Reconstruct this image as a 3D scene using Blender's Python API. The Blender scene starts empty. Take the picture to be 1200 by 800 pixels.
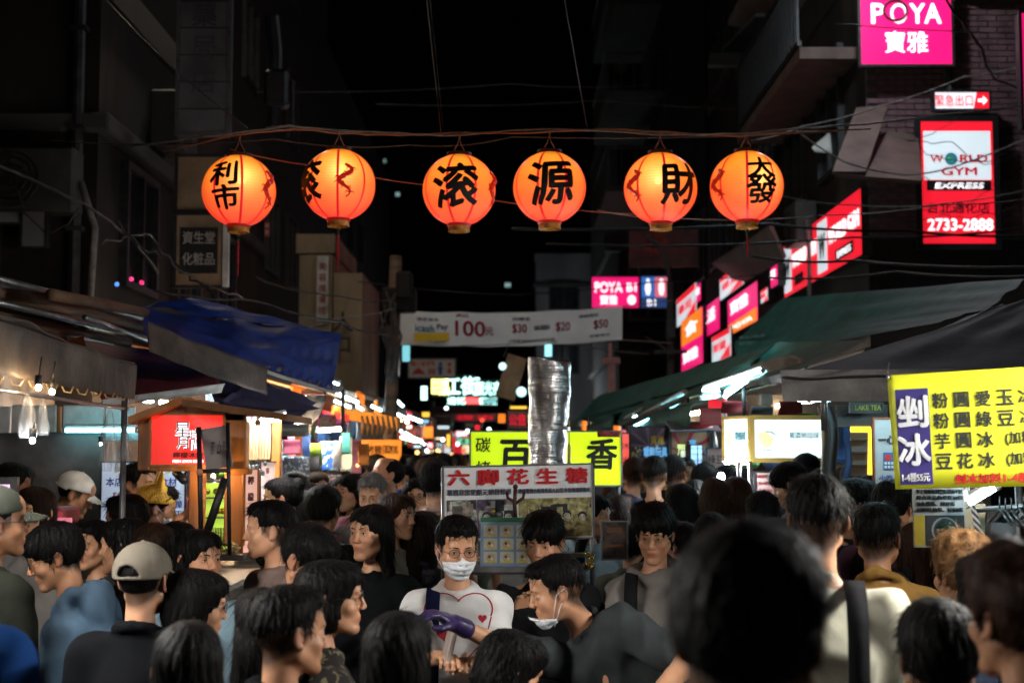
import bpy, math, random
import numpy as np
from mathutils import Vector, Matrix
sc = bpy.context.scene
COL = sc.collection
R = math.radians
# ---------------------------------------------------------------- camera
CAM = (0.0, 0.0, 1.9)
FPX = 1667.0                       # focal length in photograph pixels (1200 wide)
PITCH = math.atan(130.0 / FPX)
cd = bpy.data.cameras.new('camera'); cam = bpy.data.objects.new('camera', cd); COL.objects.link(cam)
cam.location = CAM; cam.rotation_euler = (math.pi/2 + PITCH, 0, 0)
cd.sensor_width = 36.0; cd.lens = 36.0*FPX/1200.0; cd.clip_start = 0.1; cd.clip_end = 400
cd.dof.use_dof = True; cd.dof.focus_distance = 6.3; cd.dof.aperture_fstop = 2.7
sc.camera = cam
# ---------------------------------------------------------------- world: night sky over a lit city
SUN_EL, SUN_ROT = R(-4.0), R(200)
w = bpy.data.worlds.new('World'); sc.world = w; w.use_nodes = True
nt = w.node_tree; nt.nodes.clear()
sky = nt.nodes.new('ShaderNodeTexSky'); sky.sky_type = 'NISHITA'; sky.sun_disc = False
sky.sun_elevation = SUN_EL; sky.sun_rotation = SUN_ROT
bg = nt.nodes.new('ShaderNodeBackground'); bg.inputs['Strength'].default_value = SKY_STRENGTH = 0.10
wo = nt.nodes.new('ShaderNodeOutputWorld')
nt.links.new(sky.outputs[0], bg.inputs[0]); nt.links.new(bg.outputs[0], wo.inputs[0])
sc.view_settings.view_transform = 'Standard'; sc.view_settings.look = 'None'
sc.view_settings.exposure = 0.0; sc.view_settings.gamma = 1.0
sc.render.engine = 'CYCLES'
sc.cycles.use_denoising = True
sc.cycles.max_bounces = 5; sc.cycles.diffuse_bounces = 2; sc.cycles.glossy_bounces = 2
sc.cycles.transparent_max_bounces = 8; sc.cycles.transmission_bounces = 3
sc.cycles.sample_clamp_indirect = 3.0; sc.cycles.sample_clamp_direct = 0.0
sc.cycles.caustics_reflective = False; sc.cycles.caustics_refractive = False

_f = np.array([0, math.cos(PITCH), math.sin(PITCH)]); _u = np.array([0, -math.sin(PITCH), math.cos(PITCH)])
def W(px, py, d):
    """world point seen at photograph pixel (px,py) at distance d down the street"""
    r = _f + np.array([1, 0, 0])*(px-600)/FPX + _u*(400-py)/FPX
    r = r*(d/r[1])
    return np.array([r[0], r[1], r[2]+CAM[2]])
def Zat(py, d):
    return W(600, py, d)[2]
# ---------------------------------------------------------------- materials
MATS = {}
def srgb(h):
    if isinstance(h, str):
        h = h.lstrip('#'); c = [int(h[i:i+2], 16)/255 for i in (0, 2, 4)]
        return tuple((x/12.92 if x <= .04045 else ((x+.055)/1.055)**2.4) for x in c)
    return tuple(h)
def newmat(name):
    m = bpy.data.materials.new(name); m.use_nodes = True
    n = m.node_tree; n.nodes.clear()
    o = n.nodes.new('ShaderNodeOutputMaterial')
    return m, n, o
def mat(name, color, rough=.7, metal=0., noise=0.15, scale=8., bump=0.15, bscale=60., objcol=False, spec=.5, stretch=None, grime=None, sheen=0.):
    """surface with mottled colour, roughness and fine relief"""
    if name in MATS: return MATS[name]
    m, n, o = newmat(name); L = n.links
    b = n.nodes.new('ShaderNodeBsdfPrincipled'); L.new(b.outputs[0], o.inputs[0])
    tc = n.nodes.new('ShaderNodeTexCoord')
    mp = n.nodes.new('ShaderNodeMapping'); L.new(tc.outputs['Object'], mp.inputs[0])
    if stretch: mp.inputs['Scale'].default_value = stretch
    nz = n.nodes.new('ShaderNodeTexNoise'); nz.inputs['Scale'].default_value = scale; nz.inputs['Detail'].default_value = 5
    L.new(mp.outputs[0], nz.inputs['Vector'])
    if objcol:
        oi = n.nodes.new('ShaderNodeObjectInfo'); src = oi.outputs['Color']
    else:
        rgb = n.nodes.new('ShaderNodeRGB'); rgb.outputs[0].default_value = (*srgb(color), 1); src = rgb.outputs[0]
    mr = n.nodes.new('ShaderNodeMapRange'); mr.inputs['From Min'].default_value = .3; mr.inputs['From Max'].default_value = .7
    mr.inputs['To Min'].default_value = 1-noise*1.6; mr.inputs['To Max'].default_value = 1+noise
    L.new(nz.outputs[0], mr.inputs[0])
    vm = n.nodes.new('ShaderNodeVectorMath'); vm.operation = 'SCALE'
    L.new(src, vm.inputs[0]); L.new(mr.outputs[0], vm.inputs['Scale'])
    out = vm.outputs[0]
    if grime:
        g = n.nodes.new('ShaderNodeTexNoise'); g.inputs['Scale'].default_value = scale*.35; g.inputs['Detail'].default_value = 8; g.inputs['Roughness'].default_value = .7
        L.new(mp.outputs[0], g.inputs['Vector'])
        cr = n.nodes.new('ShaderNodeValToRGB'); cr.color_ramp.elements[0].position = .5; cr.color_ramp.elements[1].position = .68
        L.new(g.outputs[0], cr.inputs[0])
        mx = n.nodes.new('ShaderNodeMix'); mx.data_type = 'RGBA'; L.new(cr.outputs[0], mx.inputs['Factor'])
        L.new(out, mx.inputs['A']); mx.inputs['B'].default_value = (*srgb(grime), 1); out = mx.outputs['Result']
    L.new(out, b.inputs['Base Color'])
    b.inputs['Roughness'].default_value = rough; b.inputs['Metallic'].default_value = metal
    b.inputs['Specular IOR Level'].default_value = spec
    if sheen: b.inputs['Sheen Weight'].default_value = sheen
    if bump:
        n2 = n.nodes.new('ShaderNodeTexNoise'); n2.inputs['Scale'].default_value = bscale; n2.inputs['Detail'].default_value = 4
        L.new(mp.outputs[0], n2.inputs['Vector'])
        bp = n.nodes.new('ShaderNodeBump'); bp.inputs['Strength'].default_value = bump; bp.inputs['Distance'].default_value = .01
        L.new(n2.outputs[0], bp.inputs['Height']); L.new(bp.outputs[0], b.inputs['Normal'])
    MATS[name] = m
    return m
def emat(name, color, strength, var=0.12, scale=3., base=None):
    """a lit surface: backlit acrylic, tube or bulb; slightly uneven"""
    if name in MATS: return MATS[name]
    m, n, o = newmat(name); L = n.links
    b = n.nodes.new('ShaderNodeBsdfPrincipled'); L.new(b.outputs[0], o.inputs[0])
    b.inputs['Base Color'].default_value = (*srgb(base or color), 1); b.inputs['Roughness'].default_value = .35
    b.inputs['Emission Color'].default_value = (*srgb(color), 1)
    if var:
        tc = n.nodes.new('ShaderNodeTexCoord'); nz = n.nodes.new('ShaderNodeTexNoise'); nz.inputs['Scale'].default_value = scale
        L.new(tc.outputs['Object'], nz.inputs['Vector'])
        mr = n.nodes.new('ShaderNodeMapRange'); mr.inputs['From Min'].default_value = .3; mr.inputs['From Max'].default_value = .7
        mr.inputs['To Min'].default_value = strength*(1-var); mr.inputs['To Max'].default_value = strength*(1+var)
        L.new(nz.outputs[0], mr.inputs[0]); L.new(mr.outputs[0], b.inputs['Emission Strength'])
    else: b.inputs['Emission Strength'].default_value = strength
    MATS[name] = m
    return m
# ---------------------------------------------------------------- objects
ORG = {}
def org(o): return ORG.get(o.name, np.zeros(3)) if o is not None else np.zeros(3)
def tag(o, label=None, cat=None, group=None, kind=None):
    if label: o['label'] = label
    if cat: o['category'] = cat
    if group: o['group'] = group
    if kind: o['kind'] = kind
    return o
def thing(name, label, cat, loc=(0, 0, 0), group=None):
    o = bpy.data.objects.new(name, None); o.empty_display_size = .1
    COL.objects.link(o); o.location = tuple(float(v) for v in loc); ORG[o.name] = np.array(loc, float)
    return tag(o, label, cat, group)
def raw_mesh(name, V, F, mats, mi=None, smooth=False):
    me = bpy.data.meshes.new(name)
    V = np.asarray(V, np.float32)
    me.from_pydata(V.tolist() if len(V) < 50 else V, [], F.tolist() if isinstance(F, np.ndarray) else F)
    for m in (mats if isinstance(mats, (list, tuple)) else [mats]): me.materials.append(m)
    if mi is not None: me.polygons.foreach_set('material_index', np.asarray(mi, np.int32))
    if smooth: me.polygons.foreach_set('use_smooth', np.ones(len(me.polygons), bool))
    me.update()
    return me
def mesh_obj(name, V, F, mats, parent=None, mi=None, smooth=False, base=None):
    V = np.asarray(V, float).reshape(-1, 3)
    if parent is None:
        o0 = np.array(base, float) if base is not None else np.array([(V[:, 0].min()+V[:, 0].max())/2, (V[:, 1].min()+V[:, 1].max())/2, V[:, 2].min()])
    else: o0 = org(parent)
    me = raw_mesh(name, V-o0, F, mats, mi, smooth)
    o = bpy.data.objects.new(name, me); COL.objects.link(o)
    if parent is None: o.location = o0.tolist()
    else: o.parent = parent
    ORG[o.name] = o0
    return o
def nrm(v):
    v = np.asarray(v, float); return v/(np.linalg.norm(v)+1e-12)
class MB:
    """collects shapes, builds them as one mesh object"""
    def __init__(s): s.V = []; s.F = []; s.M = []; s.n = 0
    def add(s, V, F, m=0):
        V = np.asarray(V, float).reshape(-1, 3)
        s.V.append(V); s.F += [tuple(int(i)+s.n for i in f) for f in F]; s.M += [m]*len(F); s.n += len(V)
        return s
    def box(s, c, size, m=0, ax=None, bev=0.):
        """box centred at c; ax = 3x3 rows axes"""
        h = np.array(size, float)/2; A = np.eye(3) if ax is None else np.array(ax, float)
        b = min(bev, *(h*.45)) if bev else 0
        if not b:
            P = np.array([[x, y, z] for x in (-1, 1) for y in (-1, 1) for z in (-1, 1)])*h
            F = [(0, 1, 3, 2), (4, 6, 7, 5), (0, 4, 5, 1), (2, 3, 7, 6), (0, 2, 6, 4), (1, 5, 7, 3)]
        else:
            P = []; F = []
            idx = {}
            for x in (-1, 1):
                for y in (-1, 1):
                    for z in (-1, 1):
                        for k in range(3):
                            q = np.array([x, y, z])*(h-b); q[k] = (x, y, z)[k]*h[k]
                            idx[(x, y, z, k)] = len(P); P.append(q)
            for k in range(3):
                a, c2 = [i for i in range(3) if i != k]
                for sg in (-1, 1):
                    q = []
                    for (u, v) in ((-1, -1), (1, -1), (1, 1), (-1, 1)):
                        t = [0, 0, 0]; t[k] = sg; t[a] = u; t[c2] = v; q.append(idx[(*t, k)])
                    F.append(tuple(q))
            for k in range(3):            # edges along axis k
                a, c2 = [i for i in range(3) if i != k]
                for u in (-1, 1):
                    for v in (-1, 1):
                        t1 = [0, 0, 0]; t1[k] = -1; t1[a] = u; t1[c2] = v; t2 = list(t1); t2[k] = 1
                        F.append((idx[(*t1, a)], idx[(*t2, a)], idx[(*t2, c2)], idx[(*t1, c2)]))
            for x in (-1, 1):
                for y in (-1, 1):
                    for z in (-1, 1): F.append(tuple(idx[(x, y, z, k)] for k in range(3)))
            P = np.array(P)
        return s.add(P@A+np.array(c, float), F, m)
    def tube(s, pts, r, m=0, n=8, cap=True):
        P = np.array(pts, float); N = len(P); rr = np.broadcast_to(np.asarray(r, float), (N,))
        T = np.zeros_like(P); T[1:-1] = P[2:]-P[:-2]; T[0] = P[1]-P[0]; T[-1] = P[-1]-P[-2]
        up = np.array([0, 0, 1.]) if abs(nrm(T[0])[2]) < .9 else np.array([1., 0, 0])
        V = []; a = np.arange(n)*2*np.pi/n
        for i in range(N):
            t = nrm(T[i]); sd = nrm(np.cross(up, t)); up = nrm(np.cross(t, sd))
            V.append(P[i]+rr[i]*(np.cos(a)[:, None]*sd+np.sin(a)[:, None]*up))
        F = [(i*n+j, i*n+(j+1) % n, (i+1)*n+(j+1) % n, (i+1)*n+j) for i in range(N-1) for j in range(n)]
        if cap: F += [tuple(range(n))[::-1], tuple((N-1)*n+j for j in range(n))]
        return s.add(np.concatenate(V), F, m)
    def ball(s, c, r, m=0, nu=12, nv=8, R3=None):
        r = np.broadcast_to(np.asarray(r, float), (3,)); V = []; F = []
        for i in range(nv+1):
            th = math.pi*i/nv
            for j in range(nu):
                ph = 2*math.pi*j/nu; V.append((math.sin(th)*math.cos(ph), math.sin(th)*math.sin(ph), math.cos(th)))
        for i in range(nv):
            for j in range(nu): F.append((i*nu+j, (i+1)*nu+j, (i+1)*nu+(j+1) % nu, i*nu+(j+1) % nu))
        V = np.array(V)*r
        if R3 is not None: V = V@np.array(R3)
        return s.add(V+np.array(c, float), F, m)
    def lathe(s, c, prof, m=0, n=16):
        V = []; F = []
        for (r, z) in prof:
            for j in range(n): V.append((r*math.cos(2*math.pi*j/n), r*math.sin(2*math.pi*j/n), z))
        for i in range(len(prof)-1):
            for j in range(n): F.append((i*n+j, i*n+(j+1) % n, (i+1)*n+(j+1) % n, (i+1)*n+j))
        return s.add(np.array(V)+np.array(c, float), F, m)
    def sheet(s, c4, thick=.004, nu=1, nv=1, m=0, disp=None, seed=0, sag=0.):
        """cloth between corners TL,TR,BR,BL, with real thickness; disp = wrinkle size"""
        a, b, c, d = [np.array(q, float) for q in c4]
        u = np.linspace(0, 1, nu+1); v = np.linspace(0, 1, nv+1)
        U, Vv = np.meshgrid(u, v)
        P = (a*(1-U[..., None])+b*U[..., None])*(1-Vv[..., None])+(d*(1-U[..., None])+c*U[..., None])*Vv[..., None]
        N = nrm(np.cross(b-a, d-a))
        if disp:
            rs = np.random.RandomState(seed); D = np.zeros_like(U)
            lw = np.linalg.norm(b-a); lh = np.linalg.norm(d-a)
            for k in range(7):
                fx, fy = rs.uniform(1, 9)*lw, rs.uniform(.3, 3)*lh
                D += rs.uniform(.3, 1)*np.sin(fx*U*2+fy*Vv*3+rs.uniform(0, 6.3)+1.2*np.sin(3*Vv+k))/(1+.25*fx)
            P = P+N*(D*disp)[..., None]
        if sag: P[..., 2] -= sag*4*(U*(1-U))
        A = P.reshape(-1, 3); B = A-N*thick; k = len(A); w_ = nu+1; F = []
        for j in range(nv):
            for i in range(nu):
                q = j*w_+i; F.append((q, q+w_, q+w_+1, q+1)); F.append((q+k, q+1+k, q+w_+1+k, q+w_+k))
        ring = [i for i in range(nu+1)]+[j*w_+nu for j in range(1, nv+1)]+[nv*w_+i for i in range(nu-1, -1, -1)]+[j*w_ for j in range(nv-1, 0, -1)]
        for i in range(len(ring)):
            p, q = ring[i], ring[(i+1) % len(ring)]; F.append((p, q, q+k, p+k))
        return s.add(np.concatenate([A, B]), F, m)
    def build(s, name, mats, parent=None, smooth=False, base=None):
        return mesh_obj(name, np.concatenate(s.V), s.F, mats, parent, s.M, smooth, base)
def copy_tree(o, parent=None, loc=None):
    c = o.copy(); COL.objects.link(c)
    if parent is not None: c.parent = parent
    if loc is not None: c.location = tuple(float(v) for v in loc)
    for ch in list(o.children): copy_tree(ch, c)
    return c
# ---------------------------------------------------------------- lettering
_TX = {}
def text_geo(body, bold=0., extrude=.03, space=1., res=3):
    """glyph outlines of size 1, as vertices centred on their own box, and faces"""
    key = (body, bold, extrude, space)
    if key not in _TX and bold:
        V, F, size = text_geo(body, 0., extrude, space, res); b = bold*.62; n = len(V); VV = []; FF = []
        for i, (dx, dy) in enumerate(((0, 0), (b, b*.35), (-b, -b*.35), (b*.35, -b), (-b*.35, b))):
            VV.append(V+np.array([dx, dy, .012*i])); FF += [tuple(q+n*i for q in f) for f in F]
        _TX[key] = (np.concatenate(VV) if n else V, FF, size+2*b*np.array([1, 1, 0]))
    if key not in _TX:
        cu = bpy.data.curves.new('t', 'FONT'); cu.body = body; cu.size = 1; cu.extrude = extrude
        cu.space_character = space; cu.resolution_u = res
        ob = bpy.data.objects.new('t', cu); COL.objects.link(ob)
        dg = bpy.context.evaluated_depsgraph_get(); me = ob.evaluated_get(dg).to_mesh()
        V = np.zeros(len(me.vertices)*3); me.vertices.foreach_get('co', V); V = V.reshape(-1, 3)
        F = [tuple(p.vertices) for p in me.polygons]
        ob.evaluated_get(dg).to_mesh_clear(); bpy.data.objects.remove(ob); bpy.data.curves.remove(cu)
        if len(V):
            mn, mx = V.min(0), V.max(0); V = V-(mn+mx)/2; size = mx-mn
        else: size = np.ones(3)
        _TX[key] = (V, F, size)
    return _TX[key]
class Frame:
    """a flat face in the world: o = top-left corner, u = to the right, v = down, n = out of the face; w,h in metres"""
    def __init__(s, tl, tr, h, n_hint=(0, -1, 0), down=(0, 0, -1)):
        s.o = np.array(tl, float); s.u = nrm(np.array(tr, float)-s.o); s.w = float(np.linalg.norm(np.array(tr, float)-s.o))
        s.v = nrm(np.array(down, float)-np.dot(down, s.u)*s.u); s.h = h; s.n = nrm(np.cross(s.u, -s.v))
        if np.dot(s.n, n_hint) < 0: s.n = -s.n
    def p(s, a, b, out=0.):
        return s.o+s.u*a*s.w+s.v*b*s.h+s.n*out
def text_on(mb, fr, body, a, b, w=None, h=None, out=.004, bold=0., m=0, space=1., rot=0., skew=0., bend=None):
    """text centred at (a,b) of the frame's unit square, fitted to h (and w) given as fractions of the frame"""
    V, F, size = text_geo(body, bold, space=space)
    if not len(V): return
    sy = (h*fr.h)/size[1] if h else None
    sx = (w*fr.w)/size[0] if w else None
    if sx is None: sx = sy
    if sy is None: sy = sx
    X = V[:, 0]*sx; Y = V[:, 1]*sy
    if skew: X = X+skew*Y
    if rot: X, Y = X*math.cos(rot)-Y*math.sin(rot), X*math.sin(rot)+Y*math.cos(rot)
    Zc = V[:, 2]*.08+out
    mb.add(fr.p(a, b)+X[:, None]*fr.u-Y[:, None]*fr.v+Zc[:, None]*fr.n, F, m)
def refine(V, F, L):
    """split long edges so that the faces can follow a curved surface"""
    V = [tuple(v) for v in V]; T = []
    for f in F: T += [(f[0], f[i], f[i+1]) for i in range(1, len(f)-1)]
    for _ in range(6):
        mid = {}; out = []; again = False
        def m(a, b):
            k = (a, b) if a < b else (b, a)
            if k in mid: return mid[k]
            p, q = V[a], V[b]
            if (p[0]-q[0])**2+(p[1]-q[1])**2 > L*L: V.append(tuple((x+y)/2 for x, y in zip(p, q))); mid[k] = len(V)-1
            else: mid[k] = None
            return mid[k]
        for a, b, c in T:
            ab, bc, ca = m(a, b), m(b, c), m(c, a); n = (ab is not None)+(bc is not None)+(ca is not None)
            if not n: out.append((a, b, c)); continue
            again = True
            if n == 3: out += [(a, ab, ca), (ab, b, bc), (ca, bc, c), (ab, bc, ca)]
            else:
                while True:      # rotate so that ab is split
                    if ab is not None and (n == 1 or bc is not None): break
                    a, b, c, ab, bc, ca = b, c, a, bc, ca, ab
                if n == 1: out += [(a, ab, c), (ab, b, c)]
                else: out += [(a, ab, c), (ab, b, bc), (ab, bc, c)]
        T = out
        if not again: break
    return np.array(V), T
def rect_on(mb, fr, a0, b0, a1, b1, out=.003, th=.002, m=0):
    c = fr.p((a0+a1)/2, (b0+b1)/2, out)
    mb.box(c, ((a1-a0)*fr.w, (b1-b0)*fr.h, th), m, ax=[fr.u, -fr.v, fr.n])
def poly_on(mb, fr, pts, out=.004, th=.002, m=0):
    n = len(pts); A = [fr.p(a, b, out) for a, b in pts]; B = [fr.p(a, b, out-th) for a, b in pts]
    mb.add(A+B, [tuple(range(n)), tuple(range(2*n-1, n-1, -1))]+[(i, (i+1) % n, (i+1) % n+n, i+n) for i in range(n)], m)
def disc_on(mb, fr, a, b, ra, rb=None, out=.004, n=20, m=0, th=.002):
    """ra in units of frame height"""
    rb = rb or ra
    poly_on(mb, fr, [(a+ra*fr.h/fr.w*math.cos(t*2*math.pi/n), b+rb*math.sin(t*2*math.pi/n)) for t in range(n)], out, th, m)
# ---------------------------------------------------------------- people: smooth distance fields -> one continuous surface
def surface_nets(Fd, xs, ys, zs):
    ins = Fd < 0
    c = [ins[i:ins.shape[0]-1+i, j:ins.shape[1]-1+j, k:ins.shape[2]-1+k] for i in (0, 1) for j in (0, 1) for k in (0, 1)]
    sm = np.zeros(c[0].shape, np.uint8)
    for q in c: sm += q
    act = (sm > 0) & (sm < 8)
    I, J, K = np.nonzero(act)
    n = len(I)
    idx = np.full(act.shape, -1, np.int32); idx[I, J, K] = np.arange(n)
    acc = np.zeros((n, 3)); cnt = np.zeros(n)
    offs = [(i, j, k) for i in (0, 1) for j in (0, 1) for k in (0, 1)]
    val = {o: Fd[I+o[0], J+o[1], K+o[2]] for o in offs}
    pos = {o: np.stack([xs[I+o[0]], ys[J+o[1]], zs[K+o[2]]], 1) for o in offs}
    for a in offs:
        for ax in range(3):
            if a[ax] == 0:
                b = list(a); b[ax] = 1; b = tuple(b)
                va, vb = val[a], val[b]; m = (va < 0) != (vb < 0)
                t = np.where(m, va/np.where(m, va-vb, 1), 0)
                acc += np.where(m[:, None], pos[a]+(pos[b]-pos[a])*t[:, None], 0); cnt += m
    V = acc/cnt[:, None]
    Q = []
    for ax in range(3):
        s1 = [slice(1, -1)]*3; s1[ax] = slice(0, -1); s2 = list(s1); s2[ax] = slice(1, None)
        A = ins[tuple(s1)]; B = ins[tuple(s2)]
        for sgn in (True, False):
            E = np.nonzero((A & ~B) if sgn else (~A & B))
            g = [e+1 if q != ax else e for q, e in enumerate(E)]
            o1, o2 = [q for q in range(3) if q != ax]
            if ax == 1: o1, o2 = o2, o1
            def cell(d1, d2):
                h = list(g); h[o1] = h[o1]-d1; h[o2] = h[o2]-d2; return idx[h[0], h[1], h[2]]
            q4 = np.stack([cell(0, 0), cell(1, 0), cell(1, 1), cell(0, 1)], 1)
            Q.append(q4 if sgn else q4[:, ::-1])
    return V, np.concatenate(Q)
def axis_grid(lo, hi, zones, coarse):
    """coordinates from lo to hi, fine spacing inside zones [(a,b,step)]"""
    x = lo; out = [lo]
    while x < hi:
        st = coarse
        for a, b, s_ in zones:
            if a-.02 <= x <= b: st = min(st, s_)
            elif x < a-.02 < x+st: st = max(min(st, a-.02-x), s_)
        x += st; out.append(x)
    return np.array(out, np.float32)
class Field:
    def __init__(s, lo, hi, step, zones=()):
        """zones: list of (lo3,hi3,step)"""
        ax = []
        for k in range(3):
            ax.append(axis_grid(lo[k], hi[k], [(z[0][k], z[1][k], z[2]) for z in zones], step))
        s.x, s.y, s.z = ax
        s.F = np.full((len(s.x), len(s.y), len(s.z)), .5, np.float32)
    def region(s, lo, hi):
        sl = []
        for k, a in enumerate((s.x, s.y, s.z)):
            i, j = np.searchsorted(a, lo[k]), np.searchsorted(a, hi[k])
            sl.append(slice(max(i-1, 0), min(j+1, len(a))))
        return tuple(sl)
    def pts(s, sl):
        return np.stack(np.meshgrid(s.x[sl[0]], s.y[sl[1]], s.z[sl[2]], indexing='ij'), -1)
    def op(s, d, sl, k, mode):
        g = s.F[sl]
        if mode == 'u':
            if k: h = np.clip(.5+.5*(g-d)/k, 0, 1); s.F[sl] = g*(1-h)+d*h-k*h*(1-h)
            else: s.F[sl] = np.minimum(g, d)
        elif mode == 's':
            if k: h = np.clip(.5-.5*(g+d)/k, 0, 1); s.F[sl] = g*(1-h)-d*h+k*h*(1-h)
            else: s.F[sl] = np.maximum(g, -d)
    def ell(s, c, r, k=.01, mode='u', M=None, rot=None):
        """ellipsoid; M = (R3x3 local->world, t) frame, rot = extra rotation in that frame"""
        c = np.array(c, np.float32); r = np.array(r, np.float32)*np.ones(3, np.float32)
        Rm = np.eye(3, dtype=np.float32) if rot is None else np.array(rot, np.float32)
        if M is not None: cw = M[0]@c+M[1]; Rm = M[0]@Rm
        else: cw = c
        ext = np.sqrt(((Rm*r)**2).sum(1))+max(k, .004)*1.2+.01
        sl = s.region(cw-ext, cw+ext); P = s.pts(sl)
        if P.size == 0: return
        q = (P-cw)@Rm.astype(np.float32)
        k0 = np.sqrt(((q/r)**2).sum(-1))+1e-9; k1 = np.sqrt(((q/(r*r))**2).sum(-1))+1e-9
        s.op(k0*(k0-1)/k1, sl, k, mode)
    def cone(s, a, b, ra, rb, k=.01, mode='u', M=None, flat=None):
        """tapered capsule; flat = (axis, factor) squeezes it"""
        a = np.array(a, np.float32); b = np.array(b, np.float32)
        if M is not None: a = M[0]@a+M[1]; b = M[0]@b+M[1]
        e = max(ra, rb)+k*1.2+.01
        sl = s.region(np.minimum(a, b)-e, np.maximum(a, b)+e); P = s.pts(sl)
        if P.size == 0: return
        q = P-a; ba = b-a
        if flat is not None:
            ax = np.array(flat[0], np.float32); f = 1/flat[1]-1
            q = q+(q@ax)[..., None]*ax*f; ba = ba+(ba@ax)*ax*f
        t = np.clip((q@ba)/(ba@ba+1e-12), 0, 1)
        d = np.sqrt(((q-t[..., None]*ba)**2).sum(-1))-(ra+(rb-ra)*t)
        if flat is not None: d = d*flat[1]
        s.op(d, sl, k, mode)
    def everywhere(s, fn):
        s.F = fn(s.pts((slice(None),)*3), s.F)
    def mesh(s): return surface_nets(s.F, s.x.astype(float), s.y.astype(float), s.z.astype(float))
def rotz(a): c, s = math.cos(a), math.sin(a); return np.array([[c, -s, 0], [s, c, 0], [0, 0, 1.]])
def rotx(a): c, s = math.cos(a), math.sin(a); return np.array([[1., 0, 0], [0, c, -s], [0, s, c]])
def roty(a): c, s = math.cos(a), math.sin(a); return np.array([[c, 0, s], [0, 1., 0], [-s, 0, c]])
def wave(P, seed, f, n=5):
    rs = np.random.RandomState(seed); o = 0
    for i in range(n):
        d = rs.normal(size=3); d /= np.linalg.norm(d); o = o+np.sin((P@(d*f*rs.uniform(.6, 1.5)).astype(P.dtype))+rs.uniform(0, 6.3))
    return o/n
def ik(a, b, l1, l2, hint):
    a, b = np.array(a, float), np.array(b, float); d = b-a; L = np.linalg.norm(d)
    if L > (l1+l2)*.995: b = a+d*(l1+l2)*.995/L; d = b-a; L = np.linalg.norm(d)
    x = (l1*l1-l2*l2+L*L)/(2*L); h = math.sqrt(max(l1*l1-x*x, 1e-5)); dn = d/L
    hh = np.array(hint, float); hh = nrm(hh-np.dot(hh, dn)*dn)
    return a+dn*x+hh*h, b
def head_prims(f, M, g):
    """g: face width scale etc.  local frame: face towards -y, z up, origin at ear level"""
    fw = g.get('fw', 1.); v = g.get('v', np.zeros(6))
    E = lambda c, r, k=.01, mode='u', rot=None: f.ell((c[0]*fw, c[1], c[2]), (r[0]*fw, r[1], r[2]), k, mode, M, rot)
    C = lambda a, b, ra, rb, k=.01, mode='u': f.cone((a[0]*fw, a[1], a[2]), (b[0]*fw, b[1], b[2]), ra, rb, k, mode, M)
    E((0, .018, .032), (.076, .096, .086), .01)
    E((0, -.022, -.030), (.062+.003*v[0], .066, .080+.003*v[1]), .03)
    for s in (-1, 1):
        C((s*(.052+.004*v[0]), .004, -.052), (s*(.014+.004*v[2]), -.064+.004*v[3], -.098), .020, .017, .022)
        E((s*.037, -.057, -.030), (.026+.003*v[4], .022+.002*v[4], .022), .018)
    E((0, -.074, -.098), (.022, .016, .014), .018)
    C((-.034, -.080, .022), (.034, -.080, .022), .0125, .0125, .014)
    E((0, -.05, .055), (.06, .042, .045), .02)
    for s in (-1, 1):
        E((s*.031, -.101, .002), (.019, .016, .011), .010, 's')
        E((s*.031, -.075, .000), (.0165, .0125, .0125), .004)
    C((0, -.087, .014), (0, -.101-.003*v[5], -.024), .0070, .0100+.001*v[2], .010)
    E((0, -.104-.003*v[5], -.029), (.0115+.0015*v[2], .0105, .0095), .006)
    for s in (-1, 1): E((s*.0125, -.098, -.033), (.0080, .0095, .0070), .005)
    E((0, -.078, -.062), (.028, .014, .018), .014)
    E((0, -.0885, -.0585), (.0205+.002*v[1], .0075, .0044+.0008*v[4]), .004)
    E((0, -.0870, -.0685), (.0185, .0080, .0056), .004)
    E((0, -.0965, -.0635), (.020, .005, .0013), .003, 's')
    for s in (-1, 1):
        rt = rotz(s*-.35)
        E((s*.079, .014, -.004), (.0070, .019, .031), .006, 'u', rt)
        E((s*.086, .008, -.002), (.0060, .011, .020), .004, 's', rt)
        E((s*.078, .004, -.030), (.0060, .009, .009), .005)
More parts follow.
